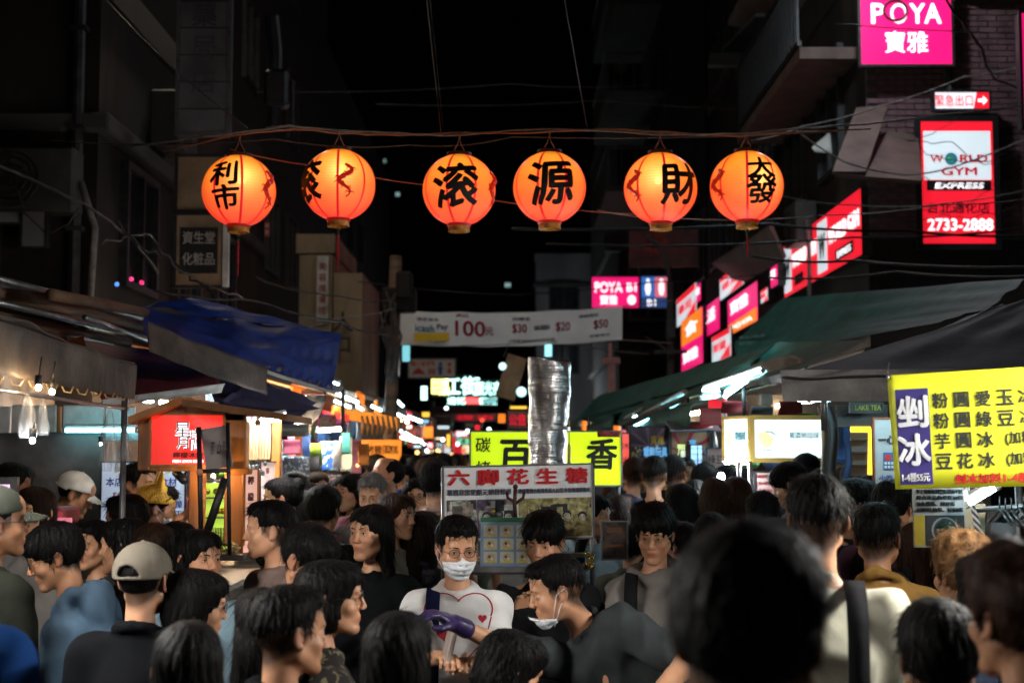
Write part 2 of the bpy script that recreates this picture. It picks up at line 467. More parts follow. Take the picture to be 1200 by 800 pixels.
def hand_prims(f, wrist, dirn, palm_n, side, curl=.5, r=1., spread=.16, k=.004):
    """palm and five fingers; dirn along the hand, palm_n out of the palm, side = thumb direction"""
    d = nrm(dirn); n = nrm(np.array(palm_n)-np.dot(palm_n, d)*d); t = nrm(np.cross(d, n)); t = t if np.dot(t, side) > 0 else -t
    wrist = np.array(wrist, float)
    P = lambda a, b, c: wrist+(d*a+t*b+n*c)*r
    Rm = np.stack([t, d, n], 1)
    f.cone(P(0, 0, 0), P(.03, 0, 0), .027*r, .028*r, .012, flat=(n, .75))
    f.ell(P(.055, .002, 0), (.040*r, .050*r, .015*r), .010, rot=Rm)
    for i, (b, L, ro) in enumerate(((.029, .072, .0088), (.010, .080, .0092), (-.010, .075, .0088), (-.028, .060, .0078))):
        a0 = .092-(.006*(i == 3)); cu = curl*(1+.12*i); fan = (1.5-i)*spread*.35
        p = P(a0, b, 0); ang = cu*.7; pos = np.array([a0, b, 0.])
        for s_, (ln, da) in enumerate(((.45, .9), (.30, 1.2), (.25, .8))):
            st = np.array([math.cos(ang), math.sin(fan)*math.cos(ang), math.sin(ang)]); nx = pos+st*L*ln
            f.cone(P(*pos), P(*nx), ro*r*(1-.08*s_), ro*r*(.92-.08*s_), k)
            pos = nx; ang += cu*da
    tp = [np.array([.020, .026, .004]), np.array([.048, .050, .016]), np.array([.075, .056+.004, .022+.02*curl]), np.array([.095, .050-.01*curl, .026+.03*curl])]
    for i in range(3): f.cone(P(*tp[i]), P(*tp[i+1]), (.015, .0115, .010)[i]*r, (.0115, .010, .008)[i]*r, .006)

def skin_mat():
    if 'skin' in MATS: return MATS['skin']
    m, n, o = newmat('skin'); L = n.links
    b = n.nodes.new('ShaderNodeBsdfPrincipled'); L.new(b.outputs[0], o.inputs[0])
    at = n.nodes.new('ShaderNodeAttribute'); at.attribute_name = 'tint'
    oi = n.nodes.new('ShaderNodeObjectInfo')
    tc = n.nodes.new('ShaderNodeTexCoord'); nz = n.nodes.new('ShaderNodeTexNoise'); nz.inputs['Scale'].default_value = 28; nz.inputs['Detail'].default_value = 5
    L.new(tc.outputs['Object'], nz.inputs['Vector'])
    m1 = n.nodes.new('ShaderNodeMix'); m1.data_type = 'RGBA'; m1.blend_type = 'MULTIPLY'; m1.inputs['Factor'].default_value = 1
    L.new(oi.outputs['Color'], m1.inputs['A']); L.new(at.outputs['Color'], m1.inputs['B'])
    m2 = n.nodes.new('ShaderNodeMix'); m2.data_type = 'RGBA'; m2.blend_type = 'MULTIPLY'; m2.inputs['Factor'].default_value = .45
    cr = n.nodes.new('ShaderNodeValToRGB'); cr.color_ramp.elements[0].color = (.75, .6, .55, 1); cr.color_ramp.elements[0].position = .3; cr.color_ramp.elements[1].position = .7
    L.new(nz.outputs[0], cr.inputs[0]); L.new(m1.outputs['Result'], m2.inputs['A']); L.new(cr.outputs[0], m2.inputs['B'])
    L.new(m2.outputs['Result'], b.inputs['Base Color'])
    b.inputs['Roughness'].default_value = .48; b.inputs['Specular IOR Level'].default_value = .4
    b.inputs['Subsurface Weight'].default_value = .12; b.inputs['Subsurface Radius'].default_value = (.012, .005, .003); b.inputs['Subsurface Scale'].default_value = 1.
    n2 = n.nodes.new('ShaderNodeTexNoise'); n2.inputs['Scale'].default_value = 260; L.new(tc.outputs['Object'], n2.inputs['Vector'])
    bp = n.nodes.new('ShaderNodeBump'); bp.inputs['Strength'].default_value = .12; bp.inputs['Distance'].default_value = .002
    L.new(n2.outputs[0], bp.inputs['Height']); L.new(bp.outputs[0], b.inputs['Normal'])
    MATS['skin'] = m
    return m
def hair_mat():
    if 'hair' in MATS: return MATS['hair']
    m = mat('hair', '#000', .50, noise=.35, scale=40, bump=.6, bscale=150, objcol=True, spec=.075, stretch=(1, 1, .15)); return m
def cloth_mat():
    return mat('cloth', '#000', .88, noise=.12, scale=9, bump=.22, bscale=240, objcol=True, spec=.04)
def pattern_mat(name, base, fg, scale, width):
    """printed cloth: irregular blotches of a second colour"""
    if name in MATS: return MATS[name]
    m = mat(name, base, .85, noise=.1, scale=14, bump=.3, bscale=400); n = m.node_tree; L = n.links
    b = [x for x in n.nodes if x.type == 'BSDF_PRINCIPLED'][0]; src = b.inputs['Base Color'].links[0].from_socket
    tc = n.nodes.new('ShaderNodeTexCoord'); v = n.nodes.new('ShaderNodeTexNoise'); v.inputs['Scale'].default_value = scale; v.inputs['Detail'].default_value = 3
    L.new(tc.outputs['Object'], v.inputs['Vector'])
    cr = n.nodes.new('ShaderNodeValToRGB'); cr.color_ramp.elements[0].position = width; cr.color_ramp.elements[1].position = width+.03
    L.new(v.outputs[0], cr.inputs[0]); mx = n.nodes.new('ShaderNodeMix'); mx.data_type = 'RGBA'
    L.new(cr.outputs[0], mx.inputs['Factor']); L.new(src, mx.inputs['A']); mx.inputs['B'].default_value = (*srgb(fg), 1)
    L.new(mx.outputs['Result'], b.inputs['Base Color'])
    return m
HAIRC = {'black': (.0045, .004, .004), 'brown': (.035, .015, .008), 'dkbrown': (.014, .007, .004), 'grey': (.12, .115, .11), 'blond': (.15, .075, .030)}
SKINC = {'light': (.60, .32, .185), 'mid': (.48, .245, .135), 'tan': (.34, .165, .085)}
def tri_fix(V, Q): return V, Q
def hair_mesh(M, g, style, seed, q):
    """hair surface plus loose strand ribbons; returns V,F in world"""
    fw = g.get('fw', 1.); rs = np.random.RandomState(seed)
    c0 = M[1]; lo = c0-np.array([.17, .19, .17]); hi = c0+np.array([.17, .19, .18])
    long_ = style in ('long', 'longfringe')
    if long_: lo = c0-np.array([.2, .22, .42])
    f = Field(lo, hi, q)
    E = lambda c, r, k=.01, mode='u', rot=None: f.ell((c[0]*fw, c[1], c[2]), (r[0]*fw, r[1], r[2]), k, mode, M, rot)
    C = lambda a, b, ra, rb, k=.01, mode='u': f.cone((a[0]*fw, a[1], a[2]), (b[0]*fw, b[1], b[2]), ra, rb, k, mode, M)
    nape = -.085
    if style == 'buzz':
        E((0, .020, .033), (.0775, .0985, .0885)); slope = (.055, -.075)
    elif style == 'thin':
        E((0, .022, .030), (.080, .100, .0885)); slope = (.075, -.07)
    elif style == 'short':
        E((0, .020, .034), (.0795, .0995, .0900)); E((0, .012, .060), (.080, .096, .076), .02); E((0, -.050, .088), (.060, .048, .036), .02); slope = (.068+.006*math.sin(seed*2.3), -.075)
    elif style == 'fringe':
        E((0, .020, .030), (.086, .104, .094)); E((0, .008, .058), (.088, .104, .078), .02); E((0, -.060, .060), (.070, .046, .046), .02); slope = (.022, -.08)
    elif style == 'curly':
        E((0, .020, .034), (.096, .112, .100)); E((0, .0, .075), (.09, .10, .07), .02); slope = (.04, -.11)
    elif style in ('bun', 'pony'):
        E((0, .020, .033), (.0810, .1010, .0910)); E((0, -.03, .066), (.066, .066, .048), .02); slope = (.062, -.075)
        if style == 'bun': E((0, .095, .085), (.040, .036, .036), .015)
        else: C((0, .11, .05), (0, .16, -.05), .028, .022, .02); C((0, .16, -.05), (.01, .15, -.16), .022, .010, .02)
    elif style == 'bob':
        E((0, .020, .028), (.087, .105, .094)); E((0, -.035, .062), (.072, .068, .054), .02); slope = (.045, -.5)
        E((0, .030, -.045), (.089, .084, .075), .03)
    else:
        E((0, .020, .030), (.085, .103, .093)); E((0, -.035, .062), (.070, .067, .053), .02); slope = (.055, -.9)
        E((0, .045, -.05), (.085, .072, .085), .03)
        for s in (-1, 1): C((s*.062, .02, -.03), (s*.080, .045, -.24), .030, .030, .03); C((s*.080, .045, -.24), (s*.065, .06, -.34), .030, .012, .03)
        C((0, .07, -.03), (0, .105, -.24), .050, .045, .04); C((0, .105, -.24), (0, .10, -.34), .045, .015, .03)
    P = f.pts((slice(None),)*3)
    Lc = ((P-M[1].astype(np.float32))@M[0].astype(np.float32)); X = Lc[..., 0]/fw; Y = Lc[..., 1]; Z = Lc[..., 2]
    D = f.F
    # face opening
    def ellf(c, r):
        qx, qy, qz = (X-c[0])/r[0], (Y-c[1])/r[1], (Z-c[2])/r[2]; k0 = np.sqrt(qx**2+qy**2+qz**2); return (k0-1)*min(r)
    if style in ('short', 'buzz', 'thin', 'fringe', 'bun', 'pony', 'curly'):
        hl = slope[0]+(slope[1]-slope[0])*np.clip((Y+.085)/.17, -.3, 1.2)
        jag = .0025*np.sin(X*260+seed)+.002*np.sin(X*590)
        hl = hl+(.004 if style != 'fringe' else .010)*np.sin(X*(150+30*math.sin(seed*1.7))+2*seed)*(Y < -.04)+jag+(.0 if style != 'fringe' else .022*np.clip(np.abs(X+.02*math.sin(seed))-.03, -.02, .04)/.04*(-1 if seed % 2 else .6)*(Y < -.04))
        side = np.clip((np.abs(X)-.05)/.03, 0, 1)*np.clip((Y+.06)/.03, 0, 1)
        if style in ('short', 'buzz', 'thin', 'fringe'): hl = hl-.014*side*(Y < -.005)
        D = np.maximum(D, (hl-Z)*.8)
        ear = ellf((0, .012, -.006), (.13, .024, .030)); D = np.maximum(D, -ear)
        if style == 'short':       # close-cut sides below the top volume
            D = D+.006*np.clip((.03-Z)/.05, 0, 1)
    else:
        side_part = .012*np.sin(3+seed)
        hair_face = ellf((side_part, -.110, -.035), (.064, .070, .096 if style != 'longfringe' else .076)); D = np.maximum(D, -hair_face)
        if style == 'bob': D = np.maximum(D, (-.115+.004*np.sin(X*200)-Z))
        D = np.maximum(D, np.where(Z < -.02, -(Y+.035), -1))
    az = np.arctan2(Y-.02, X)
    amp = .0028 if style not in ('curly', 'buzz', 'thin') else (.009 if style == 'curly' else .0006)
    if style == 'curly': D = D+amp*wave(Lc, seed, 130, 7)
    else: D = D+.0045*wave(Lc*np.array([1, 1, .8], np.float32), seed+2, 42, 6)*(1 if style in ('short', 'fringe', 'bob', 'long') else .4)+amp*(np.sin(az*23+4*np.sin(Z*26+seed))*.6+np.sin(az*51+seed)*.4+wave(Lc*np.array([1, 1, .35], np.float32), seed, 150, 5)*.6)
    f.F = D.astype(np.float32)
    V, Q = f.mesh()
    if style in ('buzz', 'thin'): return V, Q
    # strands
    ns = {'short': 1700, 'fringe': 1900, 'long': 1700, 'longfringe': 1500, 'bob': 1600, 'bun': 900, 'pony': 900, 'curly': 2200}[style]
    fc = V[Q[:, 0]]; nr = np.cross(V[Q[:, 2]]-V[Q[:, 0]], V[Q[:, 3]]-V[Q[:, 1]]); nr /= np.linalg.norm(nr, axis=1)[:, None]+1e-9
    pick = rs.randint(0, len(fc), ns); p0 = fc[pick]; n0 = nr[pick]
    loc = (p0-M[1])@M[0]
    cr_ = np.array([0, .035, .115]); away = loc-cr_; away[:, 2] -= .05; away /= np.linalg.norm(away, axis=1)[:, None]
    dirw = away@M[0].T
    if style == 'curly': dirw = dirw+rs.normal(size=dirw.shape)*.9
    dirw = dirw-(dirw*n0).sum(1)[:, None]*n0; dirw /= np.linalg.norm(dirw, axis=1)[:, None]+1e-9
    dirw = dirw+rs.normal(size=dirw.shape)*(.20 if style in ('short', 'fringe') else .15)
    ln = rs.uniform(.018, .048, ns) if not long_ else rs.uniform(.04, .09, ns)
    onface = (loc[:, 1] < -.03)*(loc[:, 2] < .062)*(np.abs(loc[:, 0]) < .082)
    ln = np.where(onface, ln*(.05 if long_ or style == 'bob' else .40), ln)
    lift = rs.uniform(.0, .20, ns)**1.3*(2.6 if style in ('curly', 'fringe', 'short') else 1.0)
    sd = np.cross(dirw, n0); sd /= np.linalg.norm(sd, axis=1)[:, None]+1e-9
    wd = rs.uniform(.0007, .0022, ns)
    VV = []; 
    for t in (0, .5, 1.):
        ctr = p0+n0*(-.002+ln*lift*(t*1.6-t*t*.7))[:, None]+dirw*(ln*t)[:, None]
        if style == 'curly': ctr = ctr+sd*(np.sin(t*5+rs.uniform(0, 6, ns))*.008)[:, None]
        wt = wd*(1-t*.85)
        VV += [ctr-sd*wt[:, None], ctr+sd*wt[:, None]]
    b = len(V); i = np.arange(ns)
    idx = lambda a: b+a*ns+i
    Fq = np.concatenate([np.stack([idx(0), idx(1), idx(3), idx(2)], 1), np.stack([idx(2), idx(3), idx(5), idx(4)], 1)])
    return np.concatenate([V]+VV), np.concatenate([Q, Fq])

def make_person(name='person', label='', head=(0, 0, 1.6), face=180., hyaw=0., hpitch=0., hroll=0., lean=0., leanside=0.,
                hair='short', hairc='black', skin='mid', top=(.02, .02, .02), topmat=None, sleeve='short', bottom=(.02, .022, .03),
                lh=None, rh=None, fine=.0055, seed=1, fw=1., build=1., extras=(), group='people in the crowd', hood=False, hint=None,
                lcurl=.6, rcurl=.6, collar=0., hips=None, mood='', lpalm=None, rpalm=None, glove=None, hq=None, arm=1.):
    """head = world position of the head centre; face = compass direction the chest faces in degrees (0 = away from the
    camera (+y), 180 = towards it, 90 = right, -90 = left); hyaw turns the head further; hpitch nods it down"""
    G = {'fw': fw, 'v': np.random.RandomState(seed+100).uniform(-1, 1, 6)}
    head = np.array(head, float); nk = .88 if hair in ('long', 'bob') else 1.0
    th = -R(face)+math.pi                # rotation taking local -y to the facing direction
    B = rotz(th)
    base = np.array([head[0], head[1], 0.])
    if hips is not None: base = np.array([hips[0], hips[1], 0.])
    root = thing(name, label, 'person', base, group)
    # ---- skeleton (world)
    Hm = B@rotz(-R(hyaw))@roty(R(hroll))@rotx(R(hpitch))
    HM = (Hm.astype(np.float32), head.astype(np.float32))
    up0 = B@rotx(R(lean))@roty(R(leanside))@np.array([0, 0, 1.])
    neck_top = head+Hm@np.array([0, .030, -.060])
    nb = head+B@np.array([0, .035, 0])-np.array([0, 0, .165]) if hips is None else head-up0*.165+B@np.array([0, .035, 0])
    fwd = B@np.array([0, -1., 0]); rt = B@np.array([-1., 0, 0])    # rt = the person's right side
    zt = nb[2]; hip_h = .93*(zt/1.45) if hips is None else .90
    hipc = np.array([nb[0], nb[1], hip_h])+(-B@np.array([0, .0, 0])) if hips is None else np.array([hips[0], hips[1], hip_h])
    spine = nrm(nb-hipc); sh_w = .160*build; chest = nb-spine*.215; waist = hipc+spine*(np.linalg.norm(nb-hipc)*.3)
    fwd2 = nrm(fwd-np.dot(fwd, spine)*spine); rt2 = nrm(np.cross(fwd2, spine)); rt2 = rt2 if np.dot(rt2, rt) > 0 else -rt2
    TR = np.stack([-rt2, -fwd2, spine], 1)
    if np.linalg.det(TR) < 0: TR[:, 0] *= -1
    shs = {s: nb-spine*.090+rt2*s*sh_w for s in (-1, 1)}           # s=+1 right
    hands = {1: rh, -1: lh}; arms = {}
    for s in (-1, 1):
        tgt = hands[s]
        if tgt is None: tgt = shs[s]+rt2*s*.07-np.array([0, 0, .53])+fwd*.06
        el, hd = ik(shs[s], tgt, .285*arm, .255*arm, (hint or {}).get(s, -fwd*.6+rt*s*.35-np.array([0, 0, .5])))
        arms[s] = (shs[s], el, hd)
    legs = {}
    for s in (-1, 1):
        h0 = hipc+rt*s*.095-np.array([0, 0, .03]); ft = np.array([h0[0]+rt[0]*s*.02, h0[1]+rt[1]*s*.02, .085])
        legs[s] = (h0, (h0+ft)/2+fwd*.02, ft)
    def limb_prims(f, grow, what, sl=None, wob=0.):
        g = grow; bw = build
        if 'torso' in what:
            f.ell(chest, (.160*bw+g, .105*bw+g, .165+g), .03, rot=TR)
            f.ell(waist+spine*.02, (.144*bw+g, .102*bw+g, .17+g), .05, rot=TR)
            f.ell(hipc, (.165*bw+g, .112*bw+g, .12+g), .05, rot=TR)
            if g > .004:
                for s in (-1, 1): f.ell(hipc+rt*s*.075-np.array([0, 0, .06]), (.105+g, .11+g, .12+g), .05, rot=TR)
            for s in (-1, 1):
                f.cone(nb-spine*.030+rt2*s*.015, shs[s], .036+g*.7, .045*bw+g, .045)
                f.ell(chest+rt2*s*.07+fwd2*.05+spine*.06, (.07*bw+g, .055+g, .065+g), .03, rot=TR)
        if 'hipsonly' in what: f.ell(hipc, (.165*bw+g, .112*bw+g, .14+g), .05, rot=TR)
        if 'arms' in what:
            for s in (-1, 1):
                a, e, h = arms[s]
                if sl is None or sl == 'long':
                    f.cone(a, e, .047*bw+g, .039*bw+g*1.1, .035); f.cone(e, h+(0 if sl is None else 0), .040*bw+g*1.1, .026+g*.9, .02)
                elif sl == 'short':
                    f.cone(a, a+(e-a)*.72, .049*bw+g*1.1, .047*bw+g*1.7, .035)
        if 'legs' in what:
            for s in (-1, 1):
                a, k_, h = legs[s]
                f.cone(a, k_, .083*bw+g, .058+g, .04); f.cone(k_, h, .055+g, .038+g*1.2, .03)
    allp = np.array([head, nb, hipc]+[q for s in (-1, 1) for q in arms[s]]+[legs[s][2] for s in (-1, 1)])
    lo = allp.min(0)-.24; hi = allp.max(0)+.24; lo[2] = .02; hi[2] = max(head[2]+.16, allp[:, 2].max()+.2)
    # ---- the body: one surface
    zones = [(head-np.array([.10, .12, .125]), head+np.array([.10, .12, .05]), fine)]
    for s in (-1, 1):
        if hands[s] is not None and hq:
            c = np.array(hands[s]); zones.append((c-.11, c+.11, hq))
    f = Field(lo, hi, .020, zones)
    head_prims(f, HM, G)
    f.cone(neck_top, nb+spine*.0, .046*nk, .051*nk, .025)
    limb_prims(f, 0, ('torso', 'arms', 'legs'))
    for s in (-1, 1):
        a, e, h = arms[s]; d = nrm(h-e); pn = (rpalm if s == 1 else lpalm)
        if pn is None: pn = -rt*s if hands[s] is None else np.array([0, 0, -1.])
        hand_prims(f, h, d, pn, fwd if hands[s] is None else np.cross(d, pn)*0+np.array([0, 0, 1.])+fwd*.3-rt*s*.5, rcurl if s == 1 else lcurl, r=1.0)
        l = legs[s]; f.cone(l[2]-np.array([0, 0, .03])-fwd*.02, l[2]+fwd*.14-np.array([0, 0, .045]), .036, .028, .02)
    V, Q = f.mesh()
    body = mesh_obj('body', V, Q, skin_mat(), root, smooth=True); body.color = (*SKINC[skin], 1)
    loc = ((V-head)@Hm)/np.array([fw, 1, 1]); tint = np.ones((len(V), 4), np.float32)
    lip = np.exp(-((loc[:, 0]/.021)**4+((loc[:, 2]+.0635)/.0095)**4)-((loc[:, 1]+.090)/.014)**2)
    ck = np.exp(-(((np.abs(loc[:, 0])-.04)/.02)**2+((loc[:, 2]+.03)/.022)**2))*(loc[:, 1] < -.04)
    nose = np.exp(-((loc[:, 0]/.014)**2+((loc[:, 2]+.03)/.012)**2))*(loc[:, 1] < -.09)
    ear = np.exp(-(((np.abs(loc[:, 0])-.082)/.012)**2+((loc[:, 2]+.005)/.035)**2+((loc[:, 1]-.01)/.025)**2))
    red = np.clip(lip*1.0+.25*ck+.25*nose+.35*ear, 0, 1)[:, None]
    tint[:, :3] = 1-red*np.array([.18, .52, .48])
    if hair in ('short', 'fringe', 'buzz') and not hairc == 'grey':
        hl_ = .058-.133*np.clip((loc[:, 1]+.085)/.17, 0, 1.1)
        fade = np.clip((loc[:, 2]-hl_+.034)/.030, 0, 1)*(loc[:, 1] > -.035)*(np.abs(loc[:, 0])+np.maximum(loc[:, 1], 0)*.9 > .058)*(1-ear)*(np.linalg.norm(loc, axis=1) < .17)
        tint[:, :3] *= (1-.86*fade)[:, None]
    if mood == 'stubble':
        st = np.exp(-(((loc[:, 2]+.085)/.03)**2))*(loc[:, 1] < .02)*(np.abs(loc[:, 0]) < .075)*(np.linalg.norm(loc, axis=1) < .16); tint[:, :3] *= (1-.3*st*(1-lip))[:, None]
    ca = body.data.color_attributes.new('tint', 'FLOAT_COLOR', 'POINT'); ca.data.foreach_set('color', tint.ravel())
    HW = lambda p: head+Hm@(np.array(p, float)*np.array([fw, 1, 1]))
    HR = Hm.T
    # ---- eyes, brows
    toward = -(Hm@np.array([0, -1., 0]))[1]
    if 'back' not in extras:
        for s in (-1, 1):
            eb = MB(); eb.ball(HW((s*.031, -.0785, .0005)), (.0125, .0098, .0043), 0, 14, 8, R3=HR)
            eb.ball(HW((s*.031, -.0860, .0005)), (.0052, .0030, .0042), 1, 10, 6, R3=HR)
            eb.tube([HW((s*.0185, -.0865, .001)), HW((s*.025, -.0888, .0052)), HW((s*.033, -.0888, .0058)), HW((s*.0435, -.0835, .0015))], .0010, 1, 5)
            eb.build('eye', [mat('eye_white', (.62, .58, .55), .3, noise=.02, bump=0), mat('eye_dark', (.012, .008, .006), .2, noise=0, bump=0)], root, True)
            bb = MB(); bb.tube([HW((s*.012, -.0925, .0195)), HW((s*.024, -.0935, .0235)), HW((s*.038, -.0890, .0245)), HW((s*.050, -.0780, .019))], [.0022, .0032, .0028, .0010], 0, 6)
            bb.build('eyebrow', mat('brow', (.012, .010, .009), .8, noise=.3, bump=.3), root, True)
    # ---- hair
    if hair:
        hv, hf = hair_mesh((Hm, head), {'fw': fw}, hair, seed, max(fine*1.05, .0055))
        ho = mesh_obj('hair', hv, hf, hair_mat(), root, smooth=True); ho.color = (*HAIRC[hairc], 1)
    # ---- clothing
    def garment(nm, color, m, grow, what, sl, q, cut, fold, sd):
        f = Field(lo-.03, hi+.02, q); limb_prims(f, grow, what, sl)
        if not hood and 'torso' in what:
            f.cone(neck_top+spine*.05, nb+fwd2*.006+spine*.036, .058, .060, .004, 's')
            for a in range(12):
                pt = lambda t: nb+rt2*.070*math.cos(t)+fwd2*(.070*math.sin(t)-.004)+spine*((.002 if not collar else .02)-.026*math.sin(t)-.004*abs(math.cos(t)))
                t = a*math.pi/6; f.cone(pt(t), pt(t+math.pi/6), .011+collar*.3, .011+collar*.3, .008)
        if hood and 'torso' in what:
            cc = nb+spine*.01-fwd2*.05
            for a in range(10):
                t = a*math.pi/5; t2 = (a+1)*math.pi/5
                pt = lambda t: nb+rt2*.085*math.cos(t)+fwd2*(.075*math.sin(t)-.01)+spine*(.000-.035*math.sin(t))
                f.cone(pt(t), pt(t2), .026, .026, .02)
            f.ell(nb-fwd2*.105-spine*.035, (.115, .055, .095), .03, rot=TR); f.ell(nb-fwd2*.08+spine*.05, (.07, .03, .04), .02, 's', rot=TR)
        P = f.pts((slice(None),)*3)
        rel = P-nb.astype(np.float32); h_ = rel@spine.astype(np.float32)
        D = f.F
        wv1 = wave(P*np.array([1, 1, .6], np.float32), sd, 26, 5); D = D+fold*1.7*(np.abs(wv1)*2.6-.9+wave(P, sd+5, 14, 4)+.3*wave(P, sd+9, 60, 5))
        if 'torso' in what:
            D2 = np.sqrt(((rel-h_[..., None]*spine.astype(np.float32))**2).sum(-1))   # neck opening
            D = D if not hood else np.maximum(D, -np.maximum(D2-.056, -(h_+.03)))
            D = np.maximum(D, (hip_h-.10)-P[..., 2])
        if cut is not None: D = cut(P, D)
        f.F = D.astype(np.float32)
        v, q4 = f.mesh()
        o = mesh_obj(nm, v, q4, m, root, smooth=True); o.color = (*color, 1)
        return o
    gq = .014 if fine > .006 else .0115
    garment('shirt' if not hood else 'hooded_sweatshirt', top, topmat or cloth_mat(), .016 if sleeve == 'short' else .021, ('torso', 'arms'), sleeve, gq, None, .0068 if not hood else .008, seed)
    garment('trousers', bottom, cloth_mat(), .006, ('legs', 'hipsonly'), None, .024, lambda P, D: np.maximum(np.maximum(D, .13-P[..., 2]), P[..., 2]-hip_h-.03), .003, seed+3)
    for s in (-1, 1):
        fs = MB(); l = legs[s]
        fs.box(l[2]+fwd*.05-np.array([0, 0, .045]), (.09, .27, .07), 0, ax=B.T, bev=.025)
        fs.build('shoe', mat('shoe', (.03, .03, .03), .6), root, True)
    # ---- things worn
    for e in extras:
        if e == 'glasses' or e == 'goldglasses':
            gb = MB()
            for s in (-1, 1):
                ring = [HW((s*.031+.0215*math.cos(a), -.101+.006*abs(math.cos(a)), .001+.0165*math.sin(a))) for a in np.linspace(0, 2*math.pi, 17)]
                gb.tube(ring, .0011 if e == 'goldglasses' else .0017, 0, 5, cap=False)
                gb.tube([HW((s*.0525, -.096, .003)), HW((s*.074, -.060, .004)), HW((s*.082, .01, .002)), HW((s*.080, .025, -.012))], .0013, 0, 5)
            gb.tube([HW((-.010, -.101, .004)), HW((0, -.104, .006)), HW((.010, -.101, .004))], .0012, 0, 5)
            go = gb.build('glasses', mat('glasses_frame_'+e, (.02, .02, .02) if e == 'glasses' else (.5, .38, .22), .3, metal=0. if e == 'glasses' else .9, bump=0), root, True)
            for s in (-1, 1):
                lb = MB()
                fr_ = [HW((s*.031+.0205*math.cos(a), -.1005+.006*abs(math.cos(a)), .001+.0155*math.sin(a))) for a in np.linspace(0, 2*math.pi, 17)[:-1]]
                lb.add(fr_+[p+Hm@np.array([0, .001, 0]) for p in fr_], [tuple(range(16)), tuple(range(31, 15, -1))]+[(i, (i+1) % 16, (i+1) % 16+16, i+16) for i in range(16)])
                lb.build('lens', lens_mat(), go)
        elif e in ('mask', 'chinmask'):
            dz = 0 if e == 'mask' else -.055
            f = Field(head-.15, head+.13, .0055); head_prims(f, HM, G); 
            f.cone(neck_top, nb, .046*nk, .051*nk, .025)
            f.ell((0, -.082, -.045), (.045, .045, .042), .02, M=HM)
            P = f.pts((slice(None),)*3); Lc = (P-head.astype(np.float32))@Hm.astype(np.float32); X, Y, Z = Lc[..., 0], Lc[..., 1], Lc[..., 2]
            sh = np.abs(f.F-.004)-.0035+.0012*np.sin(Z*260)
            top_ = -.018+dz-.30*np.abs(X)+.010*np.exp(-(X/.012)**2); bot = -.118+dz*.7+.35*np.abs(X)
            D = np.maximum(sh, np.maximum(Z-top_, bot-Z)); D = np.maximum(D, Y+.035-.2*np.abs(Z+.06)); D = np.maximum(D, np.abs(X)-.068)
            f.F = D.astype(np.float32); v, q4 = f.mesh()
            mo = mesh_obj('face_mask', v, q4, mat('mask_cloth', (.72, .76, .80), .8, noise=.05, bump=.2, bscale=200), root, smooth=True)
            for s in (-1, 1):
                sb = MB()
                sb.tube([HW((s*.062, -.045, -.035+dz)), HW((s*.078, -.012, -.005)), HW((s*.086, .022, .012))], .0014, 0, 5)
                sb.tube([HW((s*.058, -.045, -.085+dz*.6)), HW((s*.078, -.005, -.045)), HW((s*.084, .022, -.020))], .0014, 0, 5)
                sb.build('ear_loop', mat('mask_cloth', (.72, .76, .80)), mo, True)
        elif e in ('cap', 'whitecap', 'backcap'):
            f = Field(head-.22, head+.2, .0065)
            f.ell((0, .020, .036), (.091*fw, .110, .094), 0, M=HM)
            P = f.pts((slice(None),)*3); Lc = (P-head.astype(np.float32))@Hm.astype(np.float32); X, Y, Z = Lc[..., 0], Lc[..., 1], Lc[..., 2]
            az = np.arctan2(Y-.02, X)
            D = f.F-.003+.0012*np.exp(-((np.mod(az+.26, math.pi/3)-math.pi/6)/.05)**2)
            D = np.maximum(D, (.034-.16*(Y+.03))-Z)
            ho_ = np.sqrt((X/1.15)**2+((Z-.027)/1.0)**2)-.033      # strap opening at the back
            D = np.where(Y > .05, np.maximum(D, -ho_), D)
            strap = np.maximum(np.abs(f.F-.000)-.0045, np.maximum(np.abs(Z-.018)-.008, -(Y-.05))); D = np.minimum(D, strap)
            br = np.abs(Z-.040-.25*(Y+.08)+6*X*X)-.0035; bd = np.sqrt((X/.080)**2+((Y+.065)/.105)**2)-1
            br = np.maximum(br, np.maximum(bd*.07, Y+.075)); D = np.minimum(D, br)
            D = np.minimum(D, np.sqrt(X**2+(Y-.02)**2+(Z-.133)**2)-.007)
            f.F = D.astype(np.float32); v, q4 = f.mesh()
            co = mesh_obj('cap', v, q4, cloth_mat(), root, smooth=True)
            co.color = {'cap': (.16, .14, .11, 1), 'whitecap': (.62, .62, .58, 1), 'backcap': (.045, .05, .04, 1)}[e]
        elif e == 'backpack':
            pb = MB(); c = chest-fwd2*.19-spine*.06
            f = Field(c-.3, c+.3, .015); f.ell(c, (.15, .095, .21), .02, rot=TR); f.ell(c-fwd2*.07-spine*.07, (.11, .05, .09), .03, rot=TR)
            v, q4 = f.mesh(); po = mesh_obj('backpack', v, q4, mat('nylon', (.012, .012, .014), .5, noise=.2, bump=.15, bscale=40), root, smooth=True)
